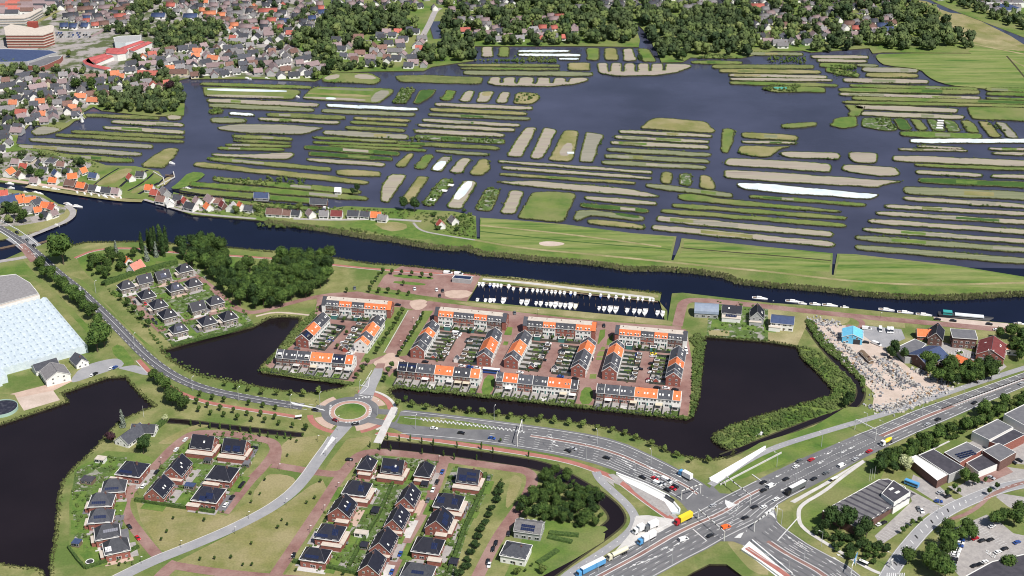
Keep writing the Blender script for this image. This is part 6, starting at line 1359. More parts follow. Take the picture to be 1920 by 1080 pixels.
bhouse("small_house", "small bright orange-roofed shed in front of the low orange house", "house", (7225,2755), 3, (100,-20), 6, 5, 2.4, 4, 'gable', ORA, WBR, far=True)
bhouse("small_house", "grey pyramid-roofed brick shed beside the blue-grey workshop", "house", (7095,2695), 4, (100,20), 8, 7, 2.8, 4.8, 'pyramid', DGR, WBR, far=True)
bhouse("small_house", "orange-roofed house with square roof light at the far right edge", "house", (7590,2595), 5, (100,8), 8, 7, 4, 6.2, 'pyramid', ORA, WWH, far=True)
# villas by the copse
bhouse("modern_house", "pale zinc-roofed house with a black solar field above the lawn", "house", (3970,3930), 6, (100,14), 14, 11, 4.6, 7.6, 'gable', LGR, WGY, solar=((-1,0,.55,(7,1)),(-1,0,.25,(7,1))), chim=False)
bhouse("modern_house", "grey-roofed cream villa with green awnings above the south lawn", "house", (3870,4110), 6, (100,18), 13, 12, 4.6, 8.0, 'hip', DGR, WWH)
# industrial halls, lower right
t, c = polyhall("large_hall", "large dark hall with lengthwise roof ridges beside the car park", "hall", "6168,3832 6590,3595 6660,3590 6790,3650 6815,3700 6440,3965", 5, FLATD, WDB)
A = U(6168,3832,5); B_2 = U(6620,3590,5); C_ = U(6440,3965,5); e1 = (B_2 - A); e2 = (C_ - A); mb = MB(); n_ = 11
for i in range(n_):
    a = A + e1 * (i / n_) - c; b = A + e1 * ((i + .5) / n_) - c; d = A + e1 * ((i + 1) / n_) - c; lo = e2 * .97 * (1 - .04 * i / n_); pz = 4.8
    mb.add([(*a, pz), (*b, pz + .55), (*d, pz), (*(a + lo), pz), (*(b + lo), pz + .55), (*(d + lo), pz)], [(0,1,4,3)], 0); mb.add([(*b, pz + .55), (*d, pz), (*(d + lo), pz), (*(b + lo), pz + .55)], [(0,1,2,3)], 1)  # one slope light, one dark: ridge shading put into the colours
mb.build("roof_ridges", mat('ridge_slope_lit', (.13,.125,.135), (.17,.165,.17), .3, local=True), FLATD, parent=t)
polyhall("hall_block", "raised black block with two white roof lights on the large dark hall", "hall", "6610,3700 6700,3600 6830,3690 6705,3770", 7.5, FLATD, WWH)
for q in ((6685,3665), (6730,3690)): 
    p = U(*q, 7.6); tag(MB().box(-1.6, -.7, 0, 1.6, .7, .3).build("roof_light", TRIM, loc=(p.x, p.y, 7.3), rz=ang(q, (q[0]+40, q[1]-20))), "white roof light on the raised black hall block, " + ("left" if q[0] < 6700 else "right") + " of two", "roof light")
polyhall("office_hall", "hall with brilliant white flat roof and glazed front", "hall", "6815,3432 6870,3412 7110,3560 7030,3605", 5.2, WHITE, WDB)
polyhall("office_hall", "dark flat-roofed hall attached behind the white-roofed hall", "hall", "6888,3412 7000,3365 7240,3508 7120,3562", 5.6, FLATD, WGY)
polyhall("office_hall", "slate-grey flat hall with a patch of solar panels", "hall", "7080,3392 7250,3312 7368,3375 7242,3445 7200,3470", 6, FLATG, WBR)
p = U(7270, 3440, 6); on = MB()
for i in range(6):
    for j in range(3): on.box(i*2.0, j*1.8, .3, i*2.0+1.5, j*1.8+1.1, .55)
on.build("solar_panel", PANEL, parent=THINGS[-1], loc=(p.x - THINGS[-1].location.x - 5, p.y - THINGS[-1].location.y, 5.8), rz=.4)
polyhall("office_hall", "low black flat wing right of the solar-panelled hall", "hall", "7245,3470 7380,3400 7560,3450 7340,3540", 4, FLATD, WWH)
polyhall("office_hall", "blue-grey flat hall with dark brick side, rightmost of the front halls", "hall", "7370,3378 7490,3322 7622,3392 7500,3462", 6.5, FLATG, WDB)
polyhall("office_hall", "long grey flat hall behind, with white facade strip at the right edge", "hall", "7290,3235 7480,3142 7600,3205 7420,3300", 6, FLATG, WWH)
polyhall("office_hall", "dark flat hall between the two long grey halls", "hall", "7420,3310 7600,3215 7690,3260 7520,3345", 6, FLATD, WBR)
polyhall("office_hall", "grey flat hall cut by the right edge of the picture, uppermost", "hall", "7530,3105 7700,3022 7900,3120 7720,3210", 6.5, FLATG, WWH)
polyhall("office_hall", "dark-roofed hall cut by the bottom right corner", "hall", "7230,4325 7440,4210 7700,4150 8100,4400 7700,4700", 6, FLATD, WGY)
# north bank cottages along the river
NB = "cottages on the river's north bank"
for q, d, L, W, rm, wm, lab in (((530,1360),(100,14),10,7,BRN,WDB,"dark brown-roofed double house at the quay, left end"), ((612,1378),(100,14),8,7,ORA,WDB,"bright orange-roofed house on the quay"), ((700,1398),(100,12),7,6,DGR,WWH,"white-walled grey house on the quay right of the orange one"), ((745,1405),(100,12),4,6,WWH,WWH,"narrow white gable house on the quay"),
      ((800,1415),(100,12),9,6,DGR,WWH,"long grey-roofed low house on the quay"), ((865,1420),(100,12),8,6,MAU,WWH,"mauve-roofed low house at the quay's right end"), ((540,1310),(100,-10),8,6,ORA,WWH,"orange-roofed house set back behind the quay houses"), ((620,1268),(80,-30),6,5,ORA,WWH,"small orange-roofed house among the back gardens"), ((65,1275),(100,-60),9,7,ORA,WWH,"orange-roofed white house at the left end of the gardens"),
      ((215,1175),(100,5),9,9,LGR,WCR,"pale pyramid-roofed farmhouse by the strip fields"), ((380,1190),(100,5),9,9,DGR,WWH,"dark pyramid-roofed farmhouse with white gables"), ((1120,1395),(100,10),7,6,ORA,WWH,"orange house beside the lock"), ((1160,1432),(100,20),7,6,RED,WBR,"red-roofed house below the lock"), ((1235,1425),(60,60),11,7,LGR,WGY,"pale grey boat shed by the lock"),
      ((1210,1480),(100,15),8,7,BRN,WWH,"brown-roofed house on the lock corner"), ((1270,1500),(30,80),7,6,WWH,WWH,"white-gabled house at the water's edge right of the lock"), ((1430,1530),(100,25),10,8,DGR,WWH,"dark slate-roofed larger house on the bank"), ((1580,1480),(80,50),11,8,MAU,WWH,"mauve-roofed house with several gables"), ((1670,1520),(80,50),6,5,MAR,WDB,"small maroon-roofed house in the bank gardens"),
      ((1735,1535),(-60,60),8,7,WGY,WWH,"grey and white gabled house on the bank"), ((1805,1530),(60,60),7,6,ORA,WWH,"vivid orange-roofed house on the bank"), ((2060,1575),(100,6),13,7,BRN,WWH,"long red-brown bungalow above the reeds"), ((2430,1590),(100,4),7,6,LGR,WWH,"pale slate house left of the white cottages"), ((2525,1590),(100,4),9,6,MAR,WWH,"dark red-roofed white cottage"),
      ((2650,1590),(100,4),9,6,DGR,WWH,"grey-roofed white cottage in the riverside row"), ((2820,1600),(100,4),8,6,ORA,WWH,"orange-roofed white cottage, right end of the row"), ((3305,1665),(40,60),6,6,RED,WWH,"red-roofed white house on the meadow corner"), ((2535,1410),(100,5),5,4,WWH,WWH,"small white hut on the garden strip"),
      ((2390,1500),(100,5),14,5,DGR,WDB,"long low dark shed on the garden strip"), ((1960,1455),(100,4),12,5,BLU,WGY,"blue-glazed greenhouse shed on the garden strip")):
    bhouse("river_cottage", lab, "house", q, 5, d, L, W, 2.9, 6.4 if rm is not WWH else 5.6, 'pyramid' if "pyramid" in lab else 'gable', rm, wm, group=NB, far=True, chim=L > 6)
for i, (q, c_) in enumerate((((1480,1495),'m'),((1640,1500),'b'),((1870,1555),'g'),((1560,1540),'o'),((2150,1590),'b'),((2220,1590),'g'),((2330,1590),'m'),((2740,1600),'g'),((120,1205),'m'),((300,1215),'g'),((460,1225),'b'),((330,1265),'g'),((420,1290),'k'),((180,1240),'r'),((500,1275),'g'),((150,1300),'b'),((260,1345),'m'),((400,1345),'o'),((980,1320),'r'),((1055,1300),'g'),((1335,1475),'g'),((1390,1500),'r'),((700,1310),'k'),((2870,1625),'l'),((3400,1640),'l'))):
    rm_ = {'m': MAU, 'b': BRN, 'g': DGR, 'o': ORA, 'k': BLU, 'r': RED, 'l': LGR}[c_]; nm_ = {'m': "mauve", 'b': "brown", 'g': "slate-grey", 'o': "orange", 'k': "dark blue", 'r': "red", 'l': "pale grey"}[c_]
    where = "behind the left quay gardens" if q[0] < 800 else "near the lock" if q[0] < 1340 else "on the middle river bank" if q[0] < 2000 else "by the strip gardens"
    bhouse("river_cottage", "small %s-roofed cottage %s" % (nm_, where), "house", q, 4, (100, 10) if i % 3 else (60, 50), 7.5, 6, 2.7, 5.8, 'gable', rm_, WWH, group=NB, far=True, door=False)
WBK = "houses on the western peninsula"
for q, d, L, W, rm, lab in (((60,1480),(100,-22),18,14,BLU,"large dark blue shed with pale roof lights on the peninsula"), ((150,1475),(100,-20),7,5,ORA,"small orange house right of the blue shed, upper"), ((160,1495),(100,-20),6,5,ORA,"small orange house right of the blue shed, lower"), ((225,1490),(100,-10),9,7,ORA,"bright orange-roofed house in the peninsula's middle"),
      ((270,1505),(80,-30),8,7,DGR,"dark-roofed gabled house between orange neighbours"), ((360,1530),(100,10),11,8,ORA,"largest orange roof near the peninsula tip"), ((395,1545),(80,30),7,6,RED,"red roof by the peninsula tip"), ((280,1565),(100,-20),6,5,ORA,"low orange roof facing the bridge"), ((345,1600),(80,30),8,6,DGR,"grey-roofed house at the peninsula's south side"), ((400,1590),(80,-30),6,5,MAU,"mauve-roofed cottage on the peninsula's end"),
      ((210,1560),(100,-20),8,5,LGR,"pale-roofed low house on the peninsula"), ((20,1440),(100,-10),8,6,RED,"red-roofed house at the frame edge above the blue shed")):
    bhouse("peninsula_house", lab, "house", q, 4.5, d, L, W, 2.9, 6.2, 'gable', rm, WWH if rm is not BLU else WGY, group=WBK, far=True)
# ================================================================== far town
FAR_EX = [UW(s) for s in ("400,285 740,225 760,300 400,370", "540,400 600,380 640,500 560,520", "600,460 900,500 1150,360 1180,290 1040,300 780,370", "3130,270 3180,150 3320,60 3360,60 3300,320 3130,300", "1050,130 1260,-20 1300,-20 1100,180", "250,180 640,-20 680,-20 300,200", "4750,340 4790,180 4830,200 4900,350",
    "0,160 420,160 400,290 0,290", "-200,340 460,340 480,520 -200,520", "0,0 380,0 330,160 0,160")]
placed = []
FARH = []
def far_ok(p, r):
    if any(inpoly(p.x, p.y, P) for P in FAR_EX): return False
    return all((p.x - a)**2 + (p.y - b)**2 > (r + c)**2 for a, b, c in placed)
FPRO = {}
FC = {'o': (ORAF, WWH, "orange"), 'r': (REDF, WWH, "red"), 'm': (MAU, WGY, "mauve-grey"), 'g': (DGR, WWH, "dark grey"), 'l': (LGR, WWH, "pale grey"), 'b': (BRN, WCR, "brown"), 'k': (BLU, WWH, "dark blue")}
def far_house(q, c, L=9, W=7.5, rz=0.0, kind='gable', zone="", label=None, hw=3.0, hr=6.4):
    p = U(q[0], q[1], 4); rm, wm, nm = FC[c]; key = (c, L, W, kind, hw)
    lab = label or "%s-roofed %shouse %s" % (nm, "long " if L > 12 else "", zone)
    if key not in FPRO:
        FPRO[key] = house("town_house", lab, "house", p, rz, L, W, hw, hr, kind, rm, wm, "houses of the far town", eave=False, chim=True, door=False, far=True); r = FPRO[key]
    else: r = dup(FPRO[key], p, rz, lab)
    placed.append((p.x, p.y, max(L, W) * .55)); FARH.append(r); return r
# remarkable ones first
for q, c, L, W, d, lab in (((860,545),'o',9,8,.3,"vivid orange-roofed house below the red harbour roof"), ((905,568),'o',8,7,0,"second vivid orange roof right below the harbour complex"), ((1120,545),'r',24,9,-.1,"row of pink-gabled harbour houses by the basin"), ((1275,505),'o',9,8,.2,"orange roof among pale roofs right of the basin"), ((1340,535),'b',18,8,0,"long low brown-roofed block on the lake's north shore"),
      ((605,715),'o',11,8,0,"orange-roofed house behind the big lakeside trees"), ((700,745),'o',12,8,-.1,"salmon-roofed house left of the lakeside trees"), ((545,800),'o',8,7,0,"small orange house by the windmill island"), ((300,755),'o',9,8,.2,"orange-roofed cottage in the lower left town"), ((160,835),'r',11,8,0,"deep red-roofed house in the lower left town"), ((320,848),'o',6,6,0,"tiny orange roof beside the pale gabled house"), ((100,765),'o',8,7,0,"orange roof near the left frame edge"),
      ((1570,95),'o',15,11,.2,"large bright orange roof at the top of the town"), ((1660,105),'o',10,9,0,"smaller orange roof right of the large bright one"), ((1190,110),'k',16,12,0,"dark blue solar-roofed hall at the town's top"), ((1430,115),'k',16,11,0,"second dark blue solar-roofed hall"), ((1790,300),'l',18,12,.2,"pale building with a white front in the right town"), ((1480,375),'o',10,8,0,"orange roof near the small canal"), ((1600,430),'o',13,7,-.3,"pair of orange roofs by the small canal"),
      ((1140,400),'r',9,7,.4,"red roof at the head of the harbour basin"), ((900,115),'r',14,9,.3,"salmon-orange roof left of the tree belt"), ((650,130),'k',9,8,0,"blue-roofed house by the car park"), ((480,185),'k',9,9,.2,"dark blue gabled house above the car park"), ((550,190),'k',9,9,0,"dark blue house with a white gable above the car park"), ((640,185),'k',9,9,-.2,"dark blue house right of the white-gabled one"),
      ((2130,150),'k',11,10,0,"dark solar-roofed house in the central town"), ((2010,75),'r',22,9,.1,"long salmon roof at the very top"), ((2340,130),'k',9,8,.2,"blue-black roof left of the central wood"), ((2420,85),'k',12,9,.4,"black roofed house by the central wood"), ((2900,230),'m',10,9,0,"mauve hipped house in the wood"), ((2985,230),'r',9,7,0,"bright red roof in the wood clearing"), ((3150,355),'r',10,8,0,"dusky pink roof at the wood's edge"),
      ((3130,375),'l',4,4,0,"tiny pale shed at the wood's edge"), ((2690,270),'b',11,7,0,"brown-roofed white house in the wood"), ((2700,390),'b',11,10,0,"broad brown roof near the lake shore"), ((2960,375),'l',16,8,-.1,"white flat-roofed house near the lake shore"), ((3100,460),'m',11,8,0,"mauve-roofed house on the lake shore"), ((2780,465),'g',12,8,0,"dark house with white gable dormers on the lake shore"), ((3400,155),'b',12,10,0,"maroon hipped house right of the straight canal"), ((3490,220),'r',11,9,.1,"red-roofed house right of the straight canal"),
      ((3680,240),'m',12,8,0,"mauve-roofed house above the shore wood"), ((4070,200),'r',9,8,0,"pink-roofed house in the middle wood"), ((4100,230),'g',11,8,0,"dark grey house in the middle wood"), ((4240,272),'r',8,7,0,"bright red roof in the middle wood"), ((4310,215),'m',8,10,0,"mauve tower-like house in the middle wood"), ((4360,45),'l',14,9,0,"white house at the top of the middle wood"), ((4050,260),'m',10,8,.2,"mauve roof left of the dark grey house"), ((5680,40),'r',16,10,0,"pink-roofed house at the top right wood"), ((5740,115),'l',15,10,0,"pale roofed villa in the right wood"),
      ((5700,260),'g',11,10,0,"black-roofed villa above the right shore"), ((5760,300),'m',12,8,0,"mauve villa above the right shore"), ((5830,80),'l',12,8,0,"pale long house in the right wood"), ((5850,310),'l',16,10,0,"pale double house near the shore wood"), ((6370,170),'b',12,9,0,"brown roof villa in the right wood"), ((6420,205),'r',10,7,0,"dark red house among the right wood gardens"), ((6620,185),'k',13,8,0,"blue tarpaulin-roofed house in the right wood"), ((6660,215),'k',12,9,0,"blue-grey roofed house beside the tarpaulin roof"),
      ((6550,262),'b',10,6,0,"low brown roof before the shore wood"), ((6230,285),'l',8,7,0,"white gable house behind the shore trees"), ((6090,25),'l',13,9,0,"white house at the picture top, right wood"), ((6650,20),'l',12,8,0,"white-fronted house at the top right"), ((5780,300),'l',6,5,0,"small pale outbuilding by the mauve villa"), ((5870,330),'l',12,8,0,"white house right above the shore hedges"), ((5240,-2),'l',10,8,0,"pale house cut by the picture top")):
    far_house(q, c, L, W, d, label=lab)
ZN = (("-200,620 200,560 700,560 1100,590 1350,640 800,700 600,760 620,850 200,930 0,900 -200,900", 85, 11, "in the lower left town", "glmggblgrlgmbglmg"), ("-100,910 200,900 120,1010 -100,1250", 12, 11, "at the left edge by the inlet", "glml"),
      ("1150,380 1900,300 1900,560 1400,565 1000,560 920,480", 58, 10, "between harbour basin and lake", "mglmlbmglmglgmo"), ("1920,370 2080,350 2350,400 2440,500 2350,560 1930,570", 26, 10, "on the lake's north shore", "mlmgb"), ("400,0 1000,0 960,170 700,200 560,170", 48, 10, "in the upper left town", "mlglmbr"),
      ("1250,0 1900,0 1960,280 1750,330 1700,200 1480,80 1300,90", 60, 10.5, "in the upper middle town", "mlglmblgmlgmlro"), ("1920,0 2420,0 2460,60 2200,330 1950,330", 32, 11, "left of the central wood", "mlglmgr"), ("2500,280 3180,200 3180,500 2560,480", 36, 13, "in the gardens on the north shore", "mlgbg"),
      ("3420,130 3840,120 3830,330 3420,250", 18, 14, "in the shore wood right of the straight canal", "mlg"), ("2500,0 3900,-40 3900,90 2600,70", 44, 15, "at the top of the central wood", "lmg"), ("3840,120 4350,110 4300,280 3900,300", 16, 15, "in the middle wood", "mlr"), ("4500,0 5500,-40 5500,60 4500,60", 40, 15, "far back in the middle wood", "lg"),
      ("5620,0 6700,-40 6750,60 6650,290 5900,330 5620,300", 80, 13, "in the right-hand wood", "lmgbl"), ("7000,-30 7600,-30 7680,110 7480,90", 10, 20, "beyond the far canal", "lm"))
WCNT = 0
for s, n, r, zone, cs in ZN:
    P = UW(s, 3); x0 = min(p.x for p in P); x1 = max(p.x for p in P); y0 = min(p.y for p in P); y1 = max(p.y for p in P); k = t_ = 0
    base_rz = R.choice((-.12, .06, .3))
    while k < n and t_ < 3000:
        t_ += 1; p = Vector((R.uniform(x0, x1), R.uniform(y0, y1)))
        if not inpoly(p.x, p.y, P): continue
        L, W = R.choice(((9, 7.5), (11, 8.5), (8, 7), (18, 8.5) if r < 12 else (10, 8)))
        if not far_ok(p, max(L, W) * .5): continue
        x, y = IM(p.x, p.y, 4); far_house((x*4, y*4), R.choice(cs), L, W, base_rz + R.choice((0, 0, math.pi/2, .4)), zone=zone); k += 1
print("far houses", len(FARH))
# harbour complex, apartment block, halls
CMP = ang((640,460),(1130,310))
def slabpart(t, c, s, z0, h, m, rise=0.0, nm="wing"):
    P = UW(s, z0 + h)
    if area2(P) < 0: P = P[::-1]
    Q = [p - c for p in P]; n = len(Q); mb = MB(); mb.add([(p.x, p.y, -.3) for p in Q] + [(p.x, p.y, z0 + h - .3) for p in Q], [(i, (i+1) % n, n + (i+1) % n, n + i) for i in range(n)]); mb.build("wall", WWH, parent=t)
    I = inset(Q, 2.2); J = inset(Q, -.5); mb = MB()
    if len(I) == n and len(J) == n:
        mb.add([(p.x, p.y, z0+h-.3) for p in J] + [(p.x, p.y, z0+h+rise) for p in I] , [(i, (i+1) % n, n + (i+1) % n, n + i) for i in range(n)] + [tuple(n + i for i in range(n))])
        mb.build("roof", m, parent=t)
HRED = mat("harbour_red", (.38, .08, .08), (.46, .12, .115), .3, local=True)
c = U(880, 420); t = thing("harbour_complex", "long white quayside complex with red roofs round a narrow court", "building", c, 0)
slabpart(t, c, "620,455 650,440 800,400 850,395 830,412 700,452 660,468 740,490 830,508 790,520 700,500 640,478", 3, 1.6, HRED, 1.2); slabpart(t, c, "690,455 860,400 880,392 960,380 950,395 840,425 720,475", 3, 1.6, HRED, 1.2)
slabpart(t, c, "800,365 870,362 960,372 940,398 880,405 795,392", 5, 3, HRED, 1.2); slabpart(t, c, "900,360 1060,305 1085,312 930,368", 5, 2, HRED, 1.2); slabpart(t, c, "965,370 1110,310 1138,318 1000,380", 5, 2, HRED, 1.2)
c = U(120, 230); t = thing("apartment_block", "five-storey white and red apartment block at the upper left edge", "building", c, 0)
P = [p - c for p in UW("30,205 80,180 240,205 260,212 380,185 405,195 400,235 320,262 40,262", 15)]
def storeys(t, Q, hs, m1, m2):
    if area2(Q) < 0: Q = Q[::-1]
    n = len(Q)
    for k in range(hs):
        I = inset(Q, .5); z = k * 3; mb = MB()
        if len(I) != n: I = Q
        mb.add([(p.x, p.y, z - (.3 if k == 0 else 0)) for p in I] + [(p.x, p.y, z + 2.1) for p in I], [(i, (i+1) % n, n + (i+1) % n, n + i) for i in range(n)]); mb.build("facade", m1, parent=t)
        mb = MB(); mb.add([(p.x, p.y, z + 2.1) for p in Q] + [(p.x, p.y, z + 3.0) for p in Q], [(i, (i+1) % n, n + (i+1) % n, n + i) for i in range(n)]); vs = [(p.x, p.y, z + 3.0) for p in Q]; mb.add(vs, [up(vs, tuple(f)) for f in tess([Q])]); mb.build("balcony_band", m2, parent=t)
storeys(t, P, 5, WBR, FLATP); MB().box(-8, -5, 0, 3, 0, 16).build("stair_tower", RED, parent=t, loc=(U(280,262).x - c.x, U(280,262).y - c.y, 0))
c = U(120, 130); t = thing("apartment_block", "white apartment terrace with a pale angled wing above the red block", "building", c, 0); storeys(t, [p - c for p in UW("-100,122 130,122 200,108 300,66 322,74 228,128 180,142 -100,146", 8)], 3, WGY, FLATP)
k_ = 0
for yy in range(-14, 104, 15):
    for xx in range(-10 - (yy % 2) * 20, 370 - max(0, yy - 20) * 2, 92):
        if yy > 88 and xx > 120: continue
        c_ = "mmrbmgmrm"[k_ % 9]; k_ += 1; p = U(xx + 30, yy, 5)
        house("town_terrace", "long %s-roofed terrace in the top left corner" % {'m': "mauve", 'r': "red", 'b': "brown", 'g': "dark grey"}[c_], "terrace", p, .02 + R.uniform(-.06, .06), 15.5, 8.5, 5, 8.2, 'gable', {'m': MAU, 'r': REDF, 'b': BRN, 'g': DGR}[c_], WWH, "terraces in the top left corner", eave=False, chim=False, door=False, far=True)
polyhall("sports_hall", "long dark blue hall with stepped roof at the left edge", "hall", "-300,372 40,365 370,375 430,392 380,405 250,450 200,462 -300,470", 7, BLU, WGY)
polyhall("sports_hall", "grey flat-roofed hall with red-brick front beside the blue hall", "hall", "210,470 340,425 470,415 450,440 350,485 300,500 210,490", 5, FLATG, WBR)
polyhall("striped_building", "blue and white striped building above the red harbour roofs", "building", "850,280 900,270 1060,262 1055,300 940,322 860,315", 8, WGY, FLEECE)
polyhall("industrial_hall", "pale grey industrial hall at the top right corner", "hall", "7380,-20 7640,-20 7690,20 7640,22 7400,18", 6, LGR, WWH); polyhall("industrial_hall", "blue-grey hall below the pale industrial hall, top right", "hall", "7440,28 7560,25 7660,60 7560,80 7500,60", 6, BLU, WGY)
# windmill on the small island and a little mill by the lock
t = thing("windmill", "small white-capped windmill on the bright green island", "windmill", U(618, 915), 0)
MB().tube((0,0,0), (0,0,6), 1.6, 1.0, 8).build("tower", WWH, parent=t); MB().box(-1.2,-1.2,6,1.2,1.2,7.2).build("cap", WGY, parent=t)
for k in range(4):
    a = math.pi/4 + k * math.pi/2; MB().box(-.25, -1.5, .4, .25, -1.35, 4.6).build("sail", TRIM, parent=t, loc=(0, 0, 6.6)).rotation_euler = (0, a, 0)
# ---- far tree masses
def scatter(s, sp, smin, smax, z, dens=1.0):
    P = UW(s); x0 = min(p.x for p in P); x1 = max(p.x for p in P); y0 = min(p.y for p in P); y1 = max(p.y for p in P); y = y0; out = []
    while y < y1:
        x = x0
        while x < x1:
            a, b = x + R.uniform(-.45, .45) * sp, y + R.uniform(-.45, .45) * sp; sc_ = R.uniform(smin, smax)
            if R.random() < dens and inpoly(a, b, P) and not any(inpoly(a, b, Q) for Q in FAR_EX[:7]) and all((a - h)**2 + (b - k)**2 > (r * .8 + sc_ * .5)**2 and not (abs(a - h) < r * .8 and 0 < k - b < r * .6 + sc_ * 1.1) for h, k, r in placed):
                out.append((a, b, z * sc_, sc_))
            x += sp
        y += sp
    return out
WD = scatter("2450,110 2900,0 3130,0 3120,310 3060,330 2520,470 2300,430 2180,330", 11, 4.0, 8.6, .9, .86)
WD += scatter("3330,0 5600,-60 5620,420 5560,433 5180,428 5120,440 4960,445 4935,390 4890,330 4600,330 4790,345 3850,340 3560,340 3548,450 3250,490 3200,520 3120,420 3290,330", 10.6, 4.0, 8.4, .9, .86)
WD += scatter("5600,-60 6860,-60 6900,60 7060,150 7140,220 7270,300 7300,370 6620,388 6560,340 6540,390 6080,388 5900,380 5620,370", 11, 4.0, 8.8, .9, .84)
WD += scatter("2300,420 2560,470 3100,520 2560,535 2360,600 2240,560", 8, 3, 5, .95) + scatter("1060,560 1350,590 1330,650 1370,720 1380,830 1240,860 800,830 700,780 800,690", 8.5, 3.4, 6.2, .95) + scatter("-200,640 640,620 600,900 140,980 -200,1000", 9, 2.4, 5.0, .9, .7)
WD += scatter("0,480 800,560 1100,600 800,700 640,640 0,620", 9, 2.4, 4.8, .9, .65) + scatter("-200,980 100,1010 100,1110 -200,1140", 9, 3, 5, .95) + scatter("400,0 2400,0 2300,420 1920,560 1000,560 900,480 1180,380 1180,290 900,240", 9, 2.2, 5.2, .9, .62)
WD += scatter("720,250 1100,190 1140,240 1380,180 1700,150 1700,240 1500,330 1300,370 1180,350 1130,290 850,265", 8.5, 3.6, 5.8, .95, .9) + scatter("350,100 500,-20 640,-20 400,160 330,160", 8, 3, 4.4, .95, .9) + scatter("7000,-60 7350,-60 7680,150 7900,260 7900,330 7680,240 7400,130 7200,60", 9, 3.6, 5.4, .95, .95)
WD += scatter("160,330 300,290 330,330 260,370 180,370", 8, 3, 4.5, .95) + scatter("960,0 1250,0 1100,130 940,150", 8.5, 3, 5, .95, .9) + scatter("0,480 180,480 200,560 0,600", 9, 3, 5, .95)
WD += scatter("0,1150 420,1160 700,1210 640,1290 400,1340 0,1270", 9, 1.8, 3.6, .9, .5) + scatter("1280,1520 1500,1490 1900,1560 2400,1600 2380,1620 1900,1610 1440,1580", 9, 1.6, 3.2, .9, .4) + scatter("-100,1500 120,1520 260,1620 100,1690 -100,1700", 8, 2.5, 4.5, .9, .6)
print("wood trees", len(WD))
TOP = sorted(WD, key=lambda q: q[1])[:0]
R.shuffle(WD)
h_ = len(WD) * 5 // 10; h2 = len(WD) * 87 // 100
link_mass(mass("far_wood", WD[:h_], 'round', 4, .2, 60, WOODA, 1, 1, 1.05), "mid-green trees of the far woods and town gardens", "trees")
link_mass(mass("far_wood", WD[h_:h2], 'round', 4, .2, 60, WOODB, 1, 1, 1.1), "dark green trees of the far woods and town gardens", "trees")
link_mass(mass("far_wood", WD[h2:], 'round', 3, .2, 60, WOODC, 1, 1, 1.0), "fresh green trees of the far woods and town gardens", "trees")
for q, k, l, s in (((840,640),'purple',"dark purple tree among the roofs below the harbour",.9), ((1275,660),'purple',"large purple tree within the lakeside grove",1.4), ((930,725),'cream',"pale cream tree behind the lakeside grove",.8), ((810,800),'light',"yellow-green tree at the grove's left end on the lake",.85), ((985,800),'light',"yellow-green tree by the lake, second in the grove's front",.85), ((1200,830),'light',"yellow-green tree by the lake, third in the grove's front",.8),
                   ((1295,800),'light',"yellow-green tree by the lake, fourth in the grove's front",.85), ((1310,730),'light',"large light tree at the grove's right end",1.0), ((1470,545),'light',"light tree at the lake corner by the north shore houses",1.0), ((1515,560),'dark0',"dark tree beside the light tree at the lake corner",.85), ((2380,570),'light',"light willow beside the dark shore tree",.9), ((2470,530),'dark1',"big dark tree on the shore, right of the light willow",1.3),
                   ((690,655),'big1',"large round green tree in the lower left town",1.1), ((565,655),'big2',"large olive green tree left of the round green one",1.1), ((1200,510),'dark0',"dark round tree beside the harbour basin",.95), ((2595,1270+285),'dark0',"dark tree pair behind the white cottages") if False else ((3030,1545),'dark0',"large dark tree right of the orange cottage, left of the pair",.9), ((3110,1555),'dark1',"large dark tree right of the orange cottage, right of the pair",.95),
                   ((2680,1410),'dark0',"dark tree at the end of the garden strips",.6), ((2645,1430),'dark0',"small dark tree beside the white hut",.5), ((515,405),'light',"light tree by the narrow blue canal",.8), ((235,1300),'dark0',"dark tree in the gardens behind the quay",.8), ((300,1325),'big3',"broad green tree in the gardens behind the quay",.8), ((610,1225),'dark1',"dark tree by the strip fields behind the quay houses",.7),
                   ((75,1500+70),'dark0',"dark tree on the peninsula behind the bridge",.8), ((170,1640),'big2',"round tree on the peninsula beside the bridge",.9), ((110,1610),'big1',"broad tree on the peninsula at the bridge head",.9), ((310,1640-20),'dark1',"small dark tree at the peninsula's paved end",.5), ((4800,610-190+30),'dark0',"dark tree on the comb-shaped island, left",.75), ((5850,1135),'bushyd',"dark bush on the pale strip island",.5), ((5120,430),'dark1',"dark tree on the shore above the comb island",.9),
                   ((3290,1690),'bushy',"bush by the red-roofed meadow house",.8), ((3420,1700),'bushyd',"bushes in the hedge of the red-roofed house garden",.7), ((3480,1560),'bushy',"shrubby tree in the gardens by the strip islands",.7), ((3250,1590),'bushy',"shrubby tree between dark pair and red-roofed house",.8), ((2240,1545),'light',"green tree right of the long bungalow",.7), ((1920,1560),'light',"willow on the river bank left of the bungalow",.7), ((1770,1570),'light',"willow on the bank below the orange-roofed house",.7), ((1340,1510),'purple',"purple tree on the bank by the slate-roofed house",.6)):
    tree(k, U(q[0], q[1], 4), l, s=s)
